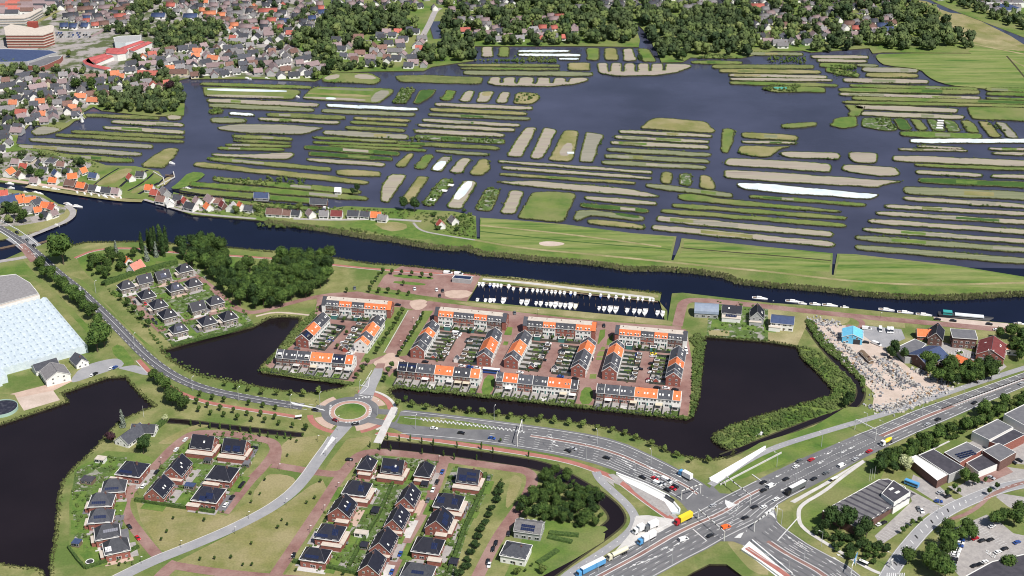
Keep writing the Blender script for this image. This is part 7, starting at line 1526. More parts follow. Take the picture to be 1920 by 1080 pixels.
# ================================================================== vehicles
PAINT = {n: mat("paint_" + n, c, rough=.3, spec=.5) for n, c in (("black", (.015,.015,.018)), ("grey", (.13,.14,.15)), ("silver", (.42,.43,.45)), ("white", (.8,.8,.8)), ("red", (.5,.02,.03)), ("blue", (.03,.08,.3)), ("skyblue", (.10,.33,.62)), ("orange", (.85,.15,.03)), ("yellow", (.8,.62,.04)), ("maroon", (.2,.02,.03)), ("cream", (.7,.66,.5)), ("teal", (.05,.35,.33)))}
WH = MB().tube((0,-.11,0), (0,.11,0), .33, .33, 10).mesh("wheel", RUB); WHB = MB().tube((0,-.16,0), (0,.16,0), .5, .5, 10).mesh("wheel", RUB)
LAMPM = MB().box(-.04, -.18, -.08, .04, .18, .08).mesh("headlight", TRIM)
def car_parts(col, L=4.4, W=1.8, h=1.45, van=False):
    m = PAINT[col]; b = MB(); a = L/2; w = W/2
    prof = [(-a, .35), (-a, .85), (-a*.82, .98), (a*.45, .95), (a*.95, .78), (a, .6), (a, .35)]
    n = len(prof); b.add([(x, -w, z) for x, z in prof] + [(x, w, z) for x, z in prof], [(i, (i+1) % n, n + (i+1) % n, n + i) for i in range(n)][::1] + [tuple(range(n))[::-1], tuple(range(n, 2*n))])
    if van: lo, hi, H_ = [(-a, .9), (a*.72, .9)], [(-a*.97, 2.0), (a*.42, 2.0)], 2.0
    else: lo, hi, H_ = [(-a*.85, .93), (a*.48, .93)], [(-a*.58, h), (a*.12, h)], h
    g = MB(); g.hexa([(lo[0][0], -w*.93, lo[0][1]), (lo[1][0], -w*.93, lo[1][1]), (lo[1][0], w*.93, lo[1][1]), (lo[0][0], w*.93, lo[0][1])], [(hi[0][0], -w*.78, H_-.06), (hi[1][0], -w*.78, H_-.06), (hi[1][0], w*.78, H_-.06), (hi[0][0], w*.78, H_-.06)])
    r = MB(); r.hexa([(hi[0][0]-.05, -w*.8, H_-.08), (hi[1][0]+.02, -w*.8, H_-.08), (hi[1][0]+.02, w*.8, H_-.08), (hi[0][0]-.05, w*.8, H_-.08)], [(hi[0][0]+.05, -w*.72, H_), (hi[1][0]-.1, -w*.72, H_), (hi[1][0]-.1, w*.72, H_), (hi[0][0]+.05, w*.72, H_)])
    if van: r.box(-a*.98, -w*.95, .9, a*.15, w*.95, 1.97)
    return b.mesh("body", m), g.mesh("glazing", GLASS), r.mesh("roof", m)
CARP = {}; NCAR = [0]
CARZ = .14
CN = {'k': "black", 'g': "grey", 's': "silver", 'w': "white", 'r': "red", 'b': "blue", 'm': "maroon", 'o': "orange", 'y': "yellow"}
def car(q, col, d, where, group, kind="car", z=CARZ):
    van = kind != "car"; key = (col, kind)
    if key not in CARP:
        CARP[key] = car_parts(CN[col], *((4.4, 1.8, 1.45, False) if kind == "car" else (5.6, 2.05, 2.1, True) if kind == "van" else (6.6, 2.2, 2.1, True)))
    rz = angd(q[0], q[1], d[0], d[1]); lab = "%s %s %s" % (CN[col], kind, where)
    t = thing("parked_car" if "parked" in where else ("car" if kind == "car" else kind), lab, kind if kind != "camper" else "camper van", U(*q, .8), rz, group, z); b, g, r = CARP[key]
    inst("body", b, t); inst("glazing", g, t); inst("roof", r, t); L = {"car": 4.4, "van": 5.6, "camper": 6.6}[kind]
    for sx in (-1, 1):
        for sy in (-1, 1): inst("wheel", WH, t, (sx * L * .31, sy * .82, .33))
    for sy in (-1, 1): inst("headlight", LAMPM, t, (L/2, sy * .6, .66))
    NCAR[0] += 1; return t
def cars(s, d, ox, oy, where, group, kind="car", z=CARZ):
    for it in s.split(): 
        c, xy = it[0], it[1:].split(","); car((float(xy[0]) + ox, float(xy[1]) + oy), c, d, where, group, kind, z)
GE, GP_ = "cars waiting and driving at the junction", "parked cars of the estates"
cars("k980,338 r1070,347 s1130,383 k1225,405 r1208,423 k1165,433", (100, 50), 3840, 3240, "queuing for the junction on the east road", GE); cars("w1092,387", (100, 50), 3840, 3240, "queuing for the junction on the east road", GE, "van"); cars("w1160,360", (100, 50), 3840, 3240, "queuing beside the median of the east road", GE, "camper")
cars("k420,140 s460,123 k710,192", (100, 32), 3840, 3240, "driving on the wide east road", GE); cars("b1770,45", (100, 20), 1920, 3240, "driving past the cycle path on the east road", GE); cars("k1540,5 w1335,-30", (100, 14), 1920, 3240, "driving on the east road near the roundabout", GE)
cars("s1505,550 k1485,775 k1748,640 k1818,560 w1885,560 k1885,435 k1885,375", (100, -48), 3840, 3240, "driving through the big junction", GE); cars("o1605,712", (100, -35), 3840, 3240, "turning in the middle of the junction", GE, "van"); cars("w1288,803", (100, -30), 3840, 3240, "waiting before the junction on the main road", GE, "van")
cars("k135,350 w210,258 g235,212 r325,205 r760,142 s655,202 g435,305 k345,348 k270,365 w62,503", (100, -52), 5760, 3240, "driving on the main road towards the right edge", GE); cars("w553,250", (100, -52), 5760, 3240, "driving on the outer lane of the main road", GE, "van"); cars("w25,402", (100, -52), 5760, 3240, "stopped at the main road's stop line", GE, "van")
cars("k1550,858 k1275,983 s1195,1020 s1900,715", (100, -48), 5760, 2160, "driving on the far stretch of the main road", GE)
cars("s1290,450 k1350,480", (100, -40), 5760, 3240, "parked before the white-roofed hall", "parked cars at the halls"); cars("b1280,518", (100, 10), 5760, 3240, "parked at the drive of the white-roofed hall", "parked cars at the halls"); cars("w835,690 k868,678", (100, -50), 5760, 3240, "parked at the wall of the dark hall", "parked cars at the halls"); cars("g1130,575 w1155,590", (40, 90), 5760, 3240, "parked on the bays by the dark hall", "parked cars at the halls"); cars("w1665,265 s1675,340 k1885,210 k1840,225", (90, 40), 5760, 3240, "parked on the brick yard of the industrial halls", "parked cars at the halls")
cars("w1680,705 r1555,795 k1605,812 k1668,806 b1868,825 w1725,898 k1775,873 w1625,972 k1550,1000 k1592,988", (100, -38), 5760, 3240, "parked on the bottom-right car park", "parked cars on the bottom-right car park"); cars("b1445,805 w1440,830 b1435,850 w1420,872 w1412,890 w1405,910 w1400,928 k1392,950 k1385,970 b1377,992", (100, 20), 5760, 3240, "parked in the row along the trees of the car park", "parked cars on the bottom-right car park")
cars("w742,302", (100, 8), 5760, 2160, "parked near the sky-blue shed", "campers on the yard", "camper"); cars("w843,310 w905,318 w930,318", (5, 100), 5760, 2160, "parked at the upper edge of the camper yard", "campers on the yard", "camper"); cars("w815,418", (100, 40), 5760, 2160, "parked by the dark trees of the yard", "campers on the yard", "camper"); cars("k1390,243 k1273,232 w1715,312 k1660,268 w1440,475 k735,405", (100, 12), 5760, 2160, "parked by the quay or workshops", "parked cars by the quay")
cars("w835,600 b862,593 w692,652 k712,642", (90, -60), 0, 2160, "parked on the grey yard by the bungalow", "parked cars at the greenhouse"); cars("w600,10", (60, 80), 0, 2160, "driving on the west road by the row of trees", GE); cars("k127,662 g205,718 k255,762", (100, 70), 0, 1080, "driving over the river bridge", GE, z=.3)
cars("k1010,105 k1148,237 k1170,260 r1090,117", (30, 60), 0, 2160, "parked in the north-west villa street", GP_); cars("k443,912", (100, 18), 1920, 2160, "entering the roundabout from the west", GE); cars("m595,990", (100, 40), 1920, 2160, "driving on the lower left of the roundabout", GE); cars("k745,1017", (100, -18), 1920, 2160, "driving at the bottom of the roundabout", GE)
cars("k628,297 k618,315 k562,380 b560,392 w655,410 k740,293 w738,307 w715,355 g700,375", (100, 8), 1920, 2160, "parked in the first parking court", GP_); cars("k1065,125 g310,450 w700,492", (100, 10), 1920, 2160, "parked at the end of the leftmost terraces", GP_)
cars("k1600,385 w1490,370 s1420,495 w1425,480 g1590,400 w1510,355", (100, 8), 1920, 2160, "parked in the second parking court", GP_); cars("w1508,338", (100, 12), 1920, 2160, "parked at the top of the second court", GP_, "camper"); cars("w1545,582 b1605,590 w1660,598 k1270,552", (100, 10), 1920, 2160, "parked behind the second pond terrace", GP_)
cars("w1355,12 k1400,18 k1378,55 w1190,5 g740,0", (20, 100), 1920, 2160, "parked on the harbour car park", GP_)
cars("w272,415 k265,452 g250,478 k235,538 g385,430 k375,468 g372,482", (100, 8), 3840, 2160, "parked in the third parking court", GP_); cars("w60,632 b365,662 k475,677", (100, 12), 3840, 2160, "parked behind the third pond terrace", GP_)
cars("b952,490 b950,505 g945,525 y1062,493 w1058,510 k1050,565 g1045,600 w1045,632 m1030,685 w1032,700 k958,605", (100, 6), 3840, 2160, "parked in the right-hand parking court", GP_); cars("k1090,745 w1155,748 k1225,760", (100, 10), 3840, 2160, "parked behind the rightmost pond terrace", GP_); cars("w600,512 k597,528 w1310,480 w1305,455 k690,280 g20,185", (15, 100), 3840, 2160, "parked beside the short terraces", GP_)
cars("w1390,55 w1322,130 k1175,297 w1075,403", (60, -75), 0, 3240, "parked on the upper part of the loop street", GP_); cars("k970,708 r1033,793", (50, 60), 0, 3240, "parked on the lower part of the loop street", GP_); cars("k1820,385 k1808,400 k1740,487 w1693,545", (60, -75), 0, 3240, "parked on the right arm of the loop", GP_); cars("w1545,558 w990,352 k1665,100 k1908,115", (100, 5), 0, 3240, "parked on a villa drive by the loop", GP_)
cars("b1397,297 k1358,372 w1327,433 g1290,510 b1082,913 b1018,1047", (-40, 90), 1920, 3240, "parked in the middle street of the south villas", GP_); cars("k283,923", (-30, 90), 1920, 3240, "parked on the left street of the south villas", GP_); cars("g1745,345 k1895,760 k1800,830 k1778,875 k1740,970 w1748,995", (-20, 90), 1920, 3240, "parked at the right side of the south villas", GP_); cars("k990,945 g660,830 k700,205", (100, 5), 1920, 3240, "parked beside a south villa", GP_)
r2 = R
lot = 0
for i in range(3):
    for j in range(13):
        if R.random() < .8: car((420 + j*20 + i*8, 245 + i*15), R.choice("wkgsbw"), (30, -60) if i % 2 else (40, -50), "parked in the far car park by the small ponds", "cars in the far car park")
print("cars", NCAR[0])
def truck(q, d, label, cab, box, L=14.0, kind='trailer', group="trucks on the main road", z=CARZ):
    t = thing("truck", label, "truck", U(*q, 1.5), angd(q[0], q[1], *d), group, z); a = L/2
    MB().hexa([(a-2.3,-1.2,.6),(a,-1.2,.6),(a,1.2,.6),(a-2.3,1.2,.6)], [(a-2.3,-1.2,3.3),(a-.45,-1.2,3.3),(a-.45,1.2,3.3),(a-2.3,1.2,3.3)]).build("cab", PAINT[cab], parent=t)
    MB().hexa([(a-.28,-1.05,1.9),(a-.1,-1.05,1.9),(a-.1,1.05,1.9),(a-.28,1.05,1.9)], [(a-.5,-1.05,2.9),(a-.36,-1.05,2.9),(a-.36,1.05,2.9),(a-.5,1.05,2.9)]).build("windscreen", GLASS, parent=t)
    if kind == 'trailer':
        MB().box(-a, -1.27, 1.1, a-2.9, 1.27, 4.0).build("box_body", PAINT[box[0]], parent=t); MB().box(-a+.02, -1.24, 3.98, a-2.95, 1.24, 4.06).build("box_roof", PAINT[box[1]], parent=t)
    elif kind == 'tank': MB().tube((-a,0,2.3), (a-2.9,0,2.3), 1.3, 1.3, 12).build("tank", PAINT[box[0]], parent=t)
    elif kind == 'mixer':
        MB().tube((-a+1,0,2.9), (a-5,0,2.5), .8, 1.35, 12).tube((a-5,0,2.5), (a-2.6,0,2.1), 1.35, .7, 12).build("drum", PAINT[box[0]], parent=t)
    MB().box(-a, -.5, .7, a-1, .5, 1.08).build("chassis", DMET, parent=t)
    for x in (a-1.3, -a+1.2, -a+2.5, -a+3.8)[:4 if L > 9 else 2]:
        for y in (-1.05, 1.05): inst("wheel", WHB, t, (x, y, .5))
    return t
truck((5125,3895), (-100, 52), "truck with red cab and yellow box body leaving the junction", "red", ("yellow","yellow"), 12)
truck((4850,4040), (-100, 55), "truck with blue cab and white box body on the main road", "skyblue", ("white","white"), 12)
truck((4630,4155), (-100, 48), "cream tanker truck on the main road", "cream", ("cream","white"), 13, 'tank')
truck((4430,4262), (-100, 50), "long truck with blue trailer sides and white roof, bottom edge", "skyblue", ("skyblue","white"), 18)
truck((5965,3665), (-100, 52), "black-cab truck with long white trailer roof waiting at the main road", "black", ("grey","white"), 15)
truck((5140,3565), (-100, -55), "box truck with blue cab and white body leaving the junction on the east road", "skyblue", ("white","white"), 9)
truck((4790,3975), (-100, 48), "smaller white parked truck on the lay-by", "white", ("white","white"), 7); truck((4882,3948), (-100, 45), "longer white parked truck on the lay-by", "grey", ("white","white"), 9)
truck((6650,3315), (-100, 45), "yellow cement mixer truck on the main road", "white", ("yellow","yellow"), 9, 'mixer')
t = thing("bus", "blue minibus parked beside the white-roofed hall", "bus", U(6838, 3628, 1.4), angd(6838, 3628, 100, 38), None, CARZ); MB().box(-4,-1.2,.5,4,1.2,2.9).build("body", PAINT["skyblue"], parent=t); MB().box(-3.7,-1.22,1.6,3.8,1.22,2.4).build("glazing", GLASS, parent=t)
for x in (-2.6, 2.6):
    for y in (-1.05, 1.05): inst("wheel", WHB, t, (x, y, .5))
t = thing("bus", "blue and white touring coach parked at the small lawn between the pond terraces", "bus", U(3685, 2790-10, 1.8), angd(3640, 2780, 100, 10), None, .1); MB().box(-5.5,-1.25,.5,5.5,1.25,3.2).build("body", PAINT["blue"], parent=t); MB().box(-5.4,-1.2,3.2,5.4,1.2,3.32).build("roof", PAINT["white"], parent=t); MB().box(-5.3,-1.27,1.8,5.3,1.27,2.7).build("glazing", GLASS, parent=t)
# ================================================================== boats
def boat_parts(L, W, hull, cabin=True):
    h = MB(); n = 7; P = []
    for k in range(n + 1):
        f = k / n; x = -L/2 + L * f; w_ = W/2 * (1 if f < .55 else max(.02, 1 - ((f - .55)/.45)**1.8)) * (.86 if k == 0 else 1); P.append((x, w_))
    vt = [(x, -w_, .9 + .25 * (i/n)**2) for i, (x, w_) in enumerate(P)] + [(x, w_, .9 + .25 * (i/n)**2) for i, (x, w_) in enumerate(P)]
    vb = [(x * .94, -w_ * .7, -.2) for (x, w_) in P] + [(x * .94, w_ * .7, -.2) for (x, w_) in P]; m = n + 1; fs = []
    for i in range(n): fs += [(i, i+1, 2*m+i+1, 2*m+i), (m+i+1, m+i, 3*m+i, 3*m+i+1), (i+1, i, m+i, m+i+1)]
    fs += [(0, 2*m, 3*m, m)]; h.add(vt + vb, fs); hm = h.mesh("hull", hull)
    c = MB(); c.hexa([(-L*.22,-W*.34,.9),(L*.2,-W*.34,.95),(L*.2,W*.34,.95),(-L*.22,W*.34,.9)], [(-L*.2,-W*.28,1.9),(L*.08,-W*.28,1.9),(L*.08,W*.28,1.9),(-L*.2,W*.28,1.9)])
    ck = MB().box(-L*.45, -W*.33, .93, -L*.24, W*.33, .98)
    return hm, c.mesh("cabin", TRIM), MB().box(-L*.16,-W*.3,1.3,L*.13,W*.3,1.7).mesh("cabin_window", GLASS), ck.mesh("cockpit", WOOD)
BP = {'w': boat_parts(8, 2.8, PAINT["white"]), 's': boat_parts(6, 2.3, PAINT["white"]), 'l': boat_parts(11, 3.4, PAINT["white"]), 'b': boat_parts(7, 2.5, PAINT["blue"]), 'c': boat_parts(9, 3, PAINT["cream"]), 'k': boat_parts(6, 2.2, PAINT["black"])}
BN = {'w': "white motorboat", 's': "small white boat", 'l': "large white cruiser", 'b': "blue-hulled boat", 'c': "cream cabin boat", 'k': "dark open boat"}
def boat(q, k, d, where, group):
    t = thing("motorboat", BN[k] + " " + where, "boat", U(q[0], q[1], -.5), angd(q[0], q[1], *d), group, -1.05)
    for n, m in zip(("hull", "cabin", "cabin_window", "cockpit"), BP[k]): 
        if k in 'k' and n.startswith("cabin"): continue
        inst(n, m, t)
MB1 = "boats moored in the harbour basin"
for x, k in ((70,'w'),(110,'l'),(180,'s'),(215,'w'),(258,'s'),(290,'w'),(325,'l'),(362,'w'),(398,'w'),(437,'l'),(475,'c'),(652,'s'),(690,'w'),(735,'l'),(778,'l'),(862,'w'),(915,'w'),(955,'w'),(997,'l'),(1090,'w'),(1133,'l')): boat((3840 + x, 2160 + 103 + x*.08), k, (-10, 40), "moored along the basin's south side", MB1)
for x, k in ((10,'w'),(65,'s'),(110,'w'),(155,'s'),(190,'s'),(220,'w'),(260,'s'),(297,'w'),(325,'s'),(360,'w'),(392,'s'),(440,'b'),(472,'w'),(520,'k'),(585,'w'),(665,'b'),(725,'w'),(780,'w'),(835,'s'),(880,'s'),(945,'s'),(980,'w'),(1035,'w'),(1060,'s')): boat((3840 + x, 2160 + 8 + x*.08), 's' if k == 'w' else k, (-10, 40), "moored along the basin's north pier", MB1)
for x, y, k in ((1660,2253,'s'),(1720,2257,'s'),(1757,2258,'w'),(1785,2256,'s'),(1855,2258,'l')): boat((1920 + x, y), k, (-10, 40), "moored at the basin's left end, south side", MB1)
for x, y, k in ((1672,2133,'s'),(1702,2136,'w'),(1728,2138,'k'),(1755,2140,'b'),(1785,2142,'w'),(1812,2144,'s'),(1838,2146,'s'),(1895,2150,'w')): boat((1920 + x, y), k, (-10, 40), "moored at the basin's left end, north side", MB1)
RB = "boats moored along the river quay"
for q, k, d, l in (((5950,2262),'l',(100,10),"with its bow to the left of the quay row"), ((5700,2230+8),'l',(100,10),"nearest the black gabled house"), ((6020,2278),'s',(100,10),"behind the first cruiser"), ((6115,2283),'w',(100,8),"with a covered cockpit on the quay"), ((6225,2292),'l',(100,10),"long and low on the quay"), ((6335,2307),'s',(100,5),"flat and open near the yard"), ((6650,2325),'l',(100,10),"with a red tent before the yard"), ((6790,2345),'l',(100,10),"right of the red-tented one"), ((6930,2362),'l',(100,10),"before the moored barge"), ((7650,2432),'w',(100,8),"blue-topped at the right edge")):
    boat(q, k, d, l, RB)
t = thing("river_barge", "long dark barge with white hatch covers moored at the quay", "boat", U(7240, 2375, -.5), angd(7240, 2375, 100, 9), None, -1.05)
MB().hexa([(-17,-2.4,-.2),(15,-2.4,-.2),(15,2.4,-.2),(-17,2.4,-.2)], [(-18,-2.7,1.5),(18.5,-.8,1.7),(18.5,.8,1.7),(-18,2.7,1.5)]).build("hull", DMET, parent=t); MB().box(-7,-2,1.5,12,1.9,2.2).build("hatch_cover", FLEECE, parent=t); MB().box(-15,-1.9,1.5,-9,1.9,3.6).build("wheelhouse", PAINT["teal"], parent=t); MB().box(-14.9,-1.95,2.6,-9.1,1.95,3.2).build("cabin_window", GLASS, parent=t)
QB = "boats at the north quay by the peninsula"
for q, k, d in (((75,1378),'w',(100,10)), ((250,1395),'w',(100,12)), ((340,1410),'l',(100,12)), ((410,1422),'l',(100,10)), ((270,1447),'w',(100,20)), ((300,1456),'w',(100,20)), ((785,1477),'l',(60,30)), ((845,1484),'w',(60,20)), ((515,1535),'l',(100,40)), ((575,1549),'l',(100,10)), ((190,1445),'s',(100,10)), ((85,1412),'s',(100,0))): boat(q, k, d, "by the quay houses", QB)
for q in ((580,1447),(635,1456),(685,1462),(742,1470),(905,1486)): boat(q, 's', (30, 60), "lying crosswise at the quay", QB)
for q, k, l in (((380,1715),'k',"under the peninsula bank"), ((425,1692),'s',"under the peninsula bank"), ((470,1680),'k',"under the peninsula bank, nearer the tip"), ((1285,1225),'w',"at the yellow field by the lock"), ((3305,455),'w',"in the wood-lined bay"), ((1855,590),'l',"at the lake's north shore by the town"), ((2000,590),'w',"at the shore left of the light willow"), ((2095,636),'k',"drifting off the north shore"), ((2230,728),'s',"at the end of a striped island"), ((1975,752-2),'k',"below the striped island"), ((1405,1415),'w',"by the lock lawn"), ((2460,1530-140),'s',"at the garden strips") if False else ((2440,1530+30),'w',"in the garden ditch")):
    boat(q, k, (100, 15), l, "single boats on the lake")
# jetties and mooring posts of the basin
POST = MB().tube((0,0,-1.5), (0,0,1.1), .16, .16, 6).mesh("mooring_post", WOOD)
t0 = None
def jet(a, b, w_, label, group, z=-.2):
    A, B_ = U(*a), U(*b); d = B_ - A; rz = math.atan2(d.y, d.x); L = d.length
    o = MB().box(0, -w_/2, z-.12, L, w_/2, z).build("jetty", WOOD, loc=(A.x, A.y, 0), rz=rz); tag(o, label, "jetty", group); return o
jet((3615,2122), (4935,2262), 1.4, "long plank walkway along the basin's north side", None, -.1); jet((3520,2262-4), (5000,2408-6), 1.2, "long plank walkway along the basin's south side", None, -.1)
npost = 0
for x in range(-210, 1160, 44):
    for y0, s_ in ((34, 1), (84, -1)):
        p = U(3840 + x + (R.uniform(-4, 4)), 2160 + y0 + x*.08, -.5); o = bpy.data.objects.new("mooring_post", POST); COL.objects.link(o); o.location = (p.x, p.y, 0)
        tag(o, "thin mooring post standing in the harbour basin, %s row" % ("northern" if s_ > 0 else "southern"), "post", "mooring posts in the basin")
polyhall("harbour_office", "glass-roofed harbour office on the brick square", "building", "3390,2085 3410,2060 3545,2070 3530,2098", 3.5, PANEL, WGY)
for x, y in ((3360,2045),(3440,2052)): car((x, y), 'w', (100, 5), "parked by the river at the harbour office", "campers by the river", "camper")
# ================================================================== street furniture
def lamp_mesh(h, arm, m, t=.11):
    return MB().tube((0,0,0), (0,0,h), t, t*.6, 6).tube((0,0,h), (arm,0,h+.25), t*.6, t*.45, 5).mesh("pole", m), MB().box(arm-.1, -.2, h+.18, arm+.75, .2, h+.38).mesh("lamp_head", TRIM)
LB = lamp_mesh(9, 1.6, METAL, .14); LS_ = lamp_mesh(4.2, .3, DMET, .09)
def lamp(q, rz, big, label, group):
    t = thing("street_lamp", label, "street lamp", U(*q), rz, group, .05); pm, hm = LB if big else LS_; inst("pole", pm, t); inst("lamp_head", hm, t)
for q in ((640,92),(1042,243),(920,340),(558,208),(298,138)): lamp((3840+q[0], 3240+q[1]), 1.9, True, "tall grey street lamp along the east road", "tall lamps")
for q in ((65,262),(400,110),(545,190),(212,350),(100,695),(400,860),(270,960),(155,1045),(850,20),(1272,610),(915,1020)): lamp((5760+q[0], 3240+q[1]), 2.6, True, "tall grey street lamp right of the big junction", "tall lamps")
for q in ((1025,875),(1200,1000),(650,1050)): lamp((3840+q[0], 3240+q[1]), 2.6, True, "tall grey street lamp in the main road's lower median", "tall lamps")
for q in ((1155,960),(1740,740),(1460,845),(735,1040)): lamp((5760+q[0], 2160+q[1]), 2.6, True, "tall grey street lamp on the far main road", "tall lamps")
for q in ((2182,3070),(2402,3050),(2700,2960),(2832,3115),(2537,3230),(1447,2930),(1792,3010),(3118,3220),(3706,3150),(720,2200),(1010,2600)): lamp(q, 1.2, True, "tall street lamp by the roundabout and west road", "tall lamps")
for q in ((1865,650),(1762,765),(1358,868),(1060,990),(1205,240),(1038,470),(905,640),(1818,360)): lamp((q[0], 3240+q[1]), 0, False, "short dark lamp post along the loop and its through road", "short lamp posts")
for q in ((615,430),(510,600),(405,755),(265,975),(227,550),(520,180),(600,95),(1370,230),(1170,700),(705,260),(465,75),(175,290)): lamp((1920+q[0], 3240+q[1]), 0, False, "short dark lamp post along the south brick streets", "short lamp posts")
for q in ((3095,2425),(3000,2600),(2740,2425),(3150,2400),(4760,2420),(4030,2365),(5790,2300),(6120,2330),(6600,2390)): lamp(q, 0, False, "short dark lamp post by the terraces and river path", "short lamp posts")
def gantry(qa, qb, h, label, sign=None, lights=4):
    A, B_ = U(*qa), U(*qb); d = B_ - A; L = d.length; t = thing("signal_gantry" if not sign else "sign_gantry", label, "gantry", A, math.atan2(d.y, d.x), None, .05)
    MB().tube((0,0,0), (0,0,h), .2, .2, 6).build("post", TRIM, parent=t); MB().tube((L,0,0), (L,0,h), .2, .2, 6).build("post", TRIM, parent=t); MB().box(-.2, -.18, h-.2, L+.2, .18, h+.2).build("beam", TRIM, parent=t)
    for k in range(lights): MB().box(-.2, -.3, -.5, .2, .1, .5).build("traffic_light", DMET, parent=t, loc=(L * (k + .8) / (lights + .6), -.2, h + .35))
    if sign:
        o = MB().box(-3.4, -.12, -1.2, 3.4, .1, 1.2).build("sign_board", PAINT["skyblue"], parent=t, loc=(L*.62, -.3, h + .4)); MB().box(-2.6, -.15, .2, 1.6, -.12, .45).box(-2.6, -.15, -.5, .8, -.12, -.25).build("sign_lettering", TRIM, parent=o)
gantry((5110,3750), (5252,3700), 6, "white signal gantry over the east road's stop line", lights=4)
gantry((5440,3640), (5625,3785), 6, "white signal gantry over the main road's upper arm", lights=5)
gantry((5235,3890), (5430,4060), 6, "white signal gantry over the main road's lower arm", lights=5)
gantry((5655,3990), (5825,3865), 6, "white signal gantry over the south-east road", lights=6)
gantry((6380,4330), (6415,4240), 7, "gantry carrying blue direction signs over the south-east road", sign=True, lights=0)
gantry((6410,3222), (6565,3300), 7, "grey gantry spanning the far main road", lights=0); gantry((3880,3350), (3915,3225), 7, "tall gantry spanning the east road by the pond", lights=0)
gantry((6675,4255), (6690,4240), 4, "small white sign frame at the curved road's mouth", lights=0)
FLAGP = MB().tube((0,0,0), (0,0,8), .09, .05, 6).mesh("pole", TRIM)
for q, l in (((6518,3610),"white flagpole in front of the dark hall, first of three"), ((6535,3602),"white flagpole in front of the dark hall, second of three"), ((6556,3590),"white flagpole in front of the dark hall, third of three"), ((1080,3130),"single white flagpole on the bungalow's lawn"), ((2960,1250+50),"x")):
    if l == "x": continue
    o = bpy.data.objects.new("flagpole", FLAGP); COL.objects.link(o); p = U(*q); o.location = (p.x, p.y, 0); tag(o, l, "flagpole", "flagpoles" if "three" in l else None)
t = thing("bus_shelter", "white-roofed bus shelter beside the pale footpath ramp", "bus shelter", U(6255, 3610), angd(6255, 3610, 100, -50)); MB().box(-2.4,-.9,2.3,2.4,.9,2.45).build("roof", TRIM, parent=t); MB().box(-2.3,.75,0,2.3,.85,2.3).build("glass_wall", GLASS, parent=t); MB().box(-1.8,.2,.4,1.8,.6,.5).build("bench", WOOD, parent=t)
t = thing("bus_shelter", "white-roofed bus shelter by the south-east road footpath", "bus shelter", U(6475, 4238), angd(6475, 4238, 100, 45)); MB().box(-2.4,-.9,2.3,2.4,.9,2.45).build("roof", TRIM, parent=t); MB().box(-2.3,.75,0,2.3,.85,2.3).build("glass_wall", GLASS, parent=t)
t = thing("bus_shelter", "small grey shelter by the roundabout's cycle path", "bus shelter", U(2240, 3145), .3); MB().box(-2,-1,2.3,2,1,2.45).build("roof", TRIM, parent=t); MB().box(-1.9,.8,0,1.9,.9,2.3).build("glass_wall", GLASS, parent=t)
# crash barriers, bridge, walls
def wall(s, h, th, m, name, label, cat, group=None, z=0.0):
    P = UW(s); mb = MB()
    for a, b in zip(P, P[1:]):
        d = b - a; n = Vector((-d.y, d.x)).normalized() * th/2; e = d.normalized() * 0; mb.hexa([(*(a-n), z-.2), (*(b-n), z-.2), (*(b+n), z-.2), (*(a+n), z-.2)], [(*(a-n), z+h), (*(b-n), z+h), (*(b+n), z+h), (*(a+n), z+h)])
    o = mb.build(name, m); tag(o, label, cat, group); return o
wall("4622,3556 4840,3640 5010,3725 5098,3828", 1.2, .8, WHITE, "retaining_wall", "white concrete wall along the sunken cycle path left of the junction", "wall")
wall("5098,3830 5092,3856 5040,3853", 1.2, .8, FLEECE, "retaining_wall", "pale end wall of the underpass at the junction", "wall")
wall("5320,3600 5740,3358", 1.3, .7, WHITE, "retaining_wall", "long white wall beside the ramp above the junction", "wall"); wall("5400,3640 5860,3400", 1.0, .5, CONC, "retaining_wall", "lower pale wall on the ramp's near side", "wall")
wall("5560,4130 5700,4220 5860,4340", 1.2, .6, WHITE, "retaining_wall", "white wall left of the lower cycle underpass", "wall"); wall("5640,4060 5940,4310", 1.2, .6, WHITE, "retaining_wall", "white wall right of the lower cycle underpass", "wall")
o = MB().box(-3.2, -.5, 0, 3.2, .5, 2.2).build("underpass_shade_block", GLASS, loc=(*U(5022, 3756), .1), rz=angd(5022, 3756, 100, 65)); tag(o, "dark mouth of the cycle underpass under the east road", "tunnel")  # solid dark block stands in for the shade inside the underpass mouth
wall("-300,1540 0,1657 133,1727 215,1785 283,1840", 1.0, .35, WHITE, "bridge_parapet", "pale far parapet of the river bridge", "parapet", "bridge parapets"); wall("-300,1650 0,1740 90,1800 167,1867", 1.0, .5, WHITE, "bridge_parapet", "white near parapet of the river bridge", "parapet", "bridge parapets")
P = UW("-900,1380 -300,1580 0,1705 160,1800 330,1940"); A = offs(P, 8.5); B_ = offs(P, -7.5); mb = MB(); n = len(P)
for i in range(n - 1):
    mb.hexa([(A[i].x, A[i].y, -1.9), (A[i+1].x, A[i+1].y, -1.9), (B_[i+1].x, B_[i+1].y, -1.9), (B_[i].x, B_[i].y, -1.9)][::-1] if False else [(B_[i].x, B_[i].y, -.9), (B_[i+1].x, B_[i+1].y, -.9), (A[i+1].x, A[i+1].y, -.9), (A[i].x, A[i].y, -.9)], [(B_[i].x, B_[i].y, -.02), (B_[i+1].x, B_[i+1].y, -.02), (A[i+1].x, A[i+1].y, -.02), (A[i].x, A[i].y, -.02)])
tag(mb.build("bridge_deck", ASPHL), "broad road bridge crossing the river mouth at the left edge", "bridge")
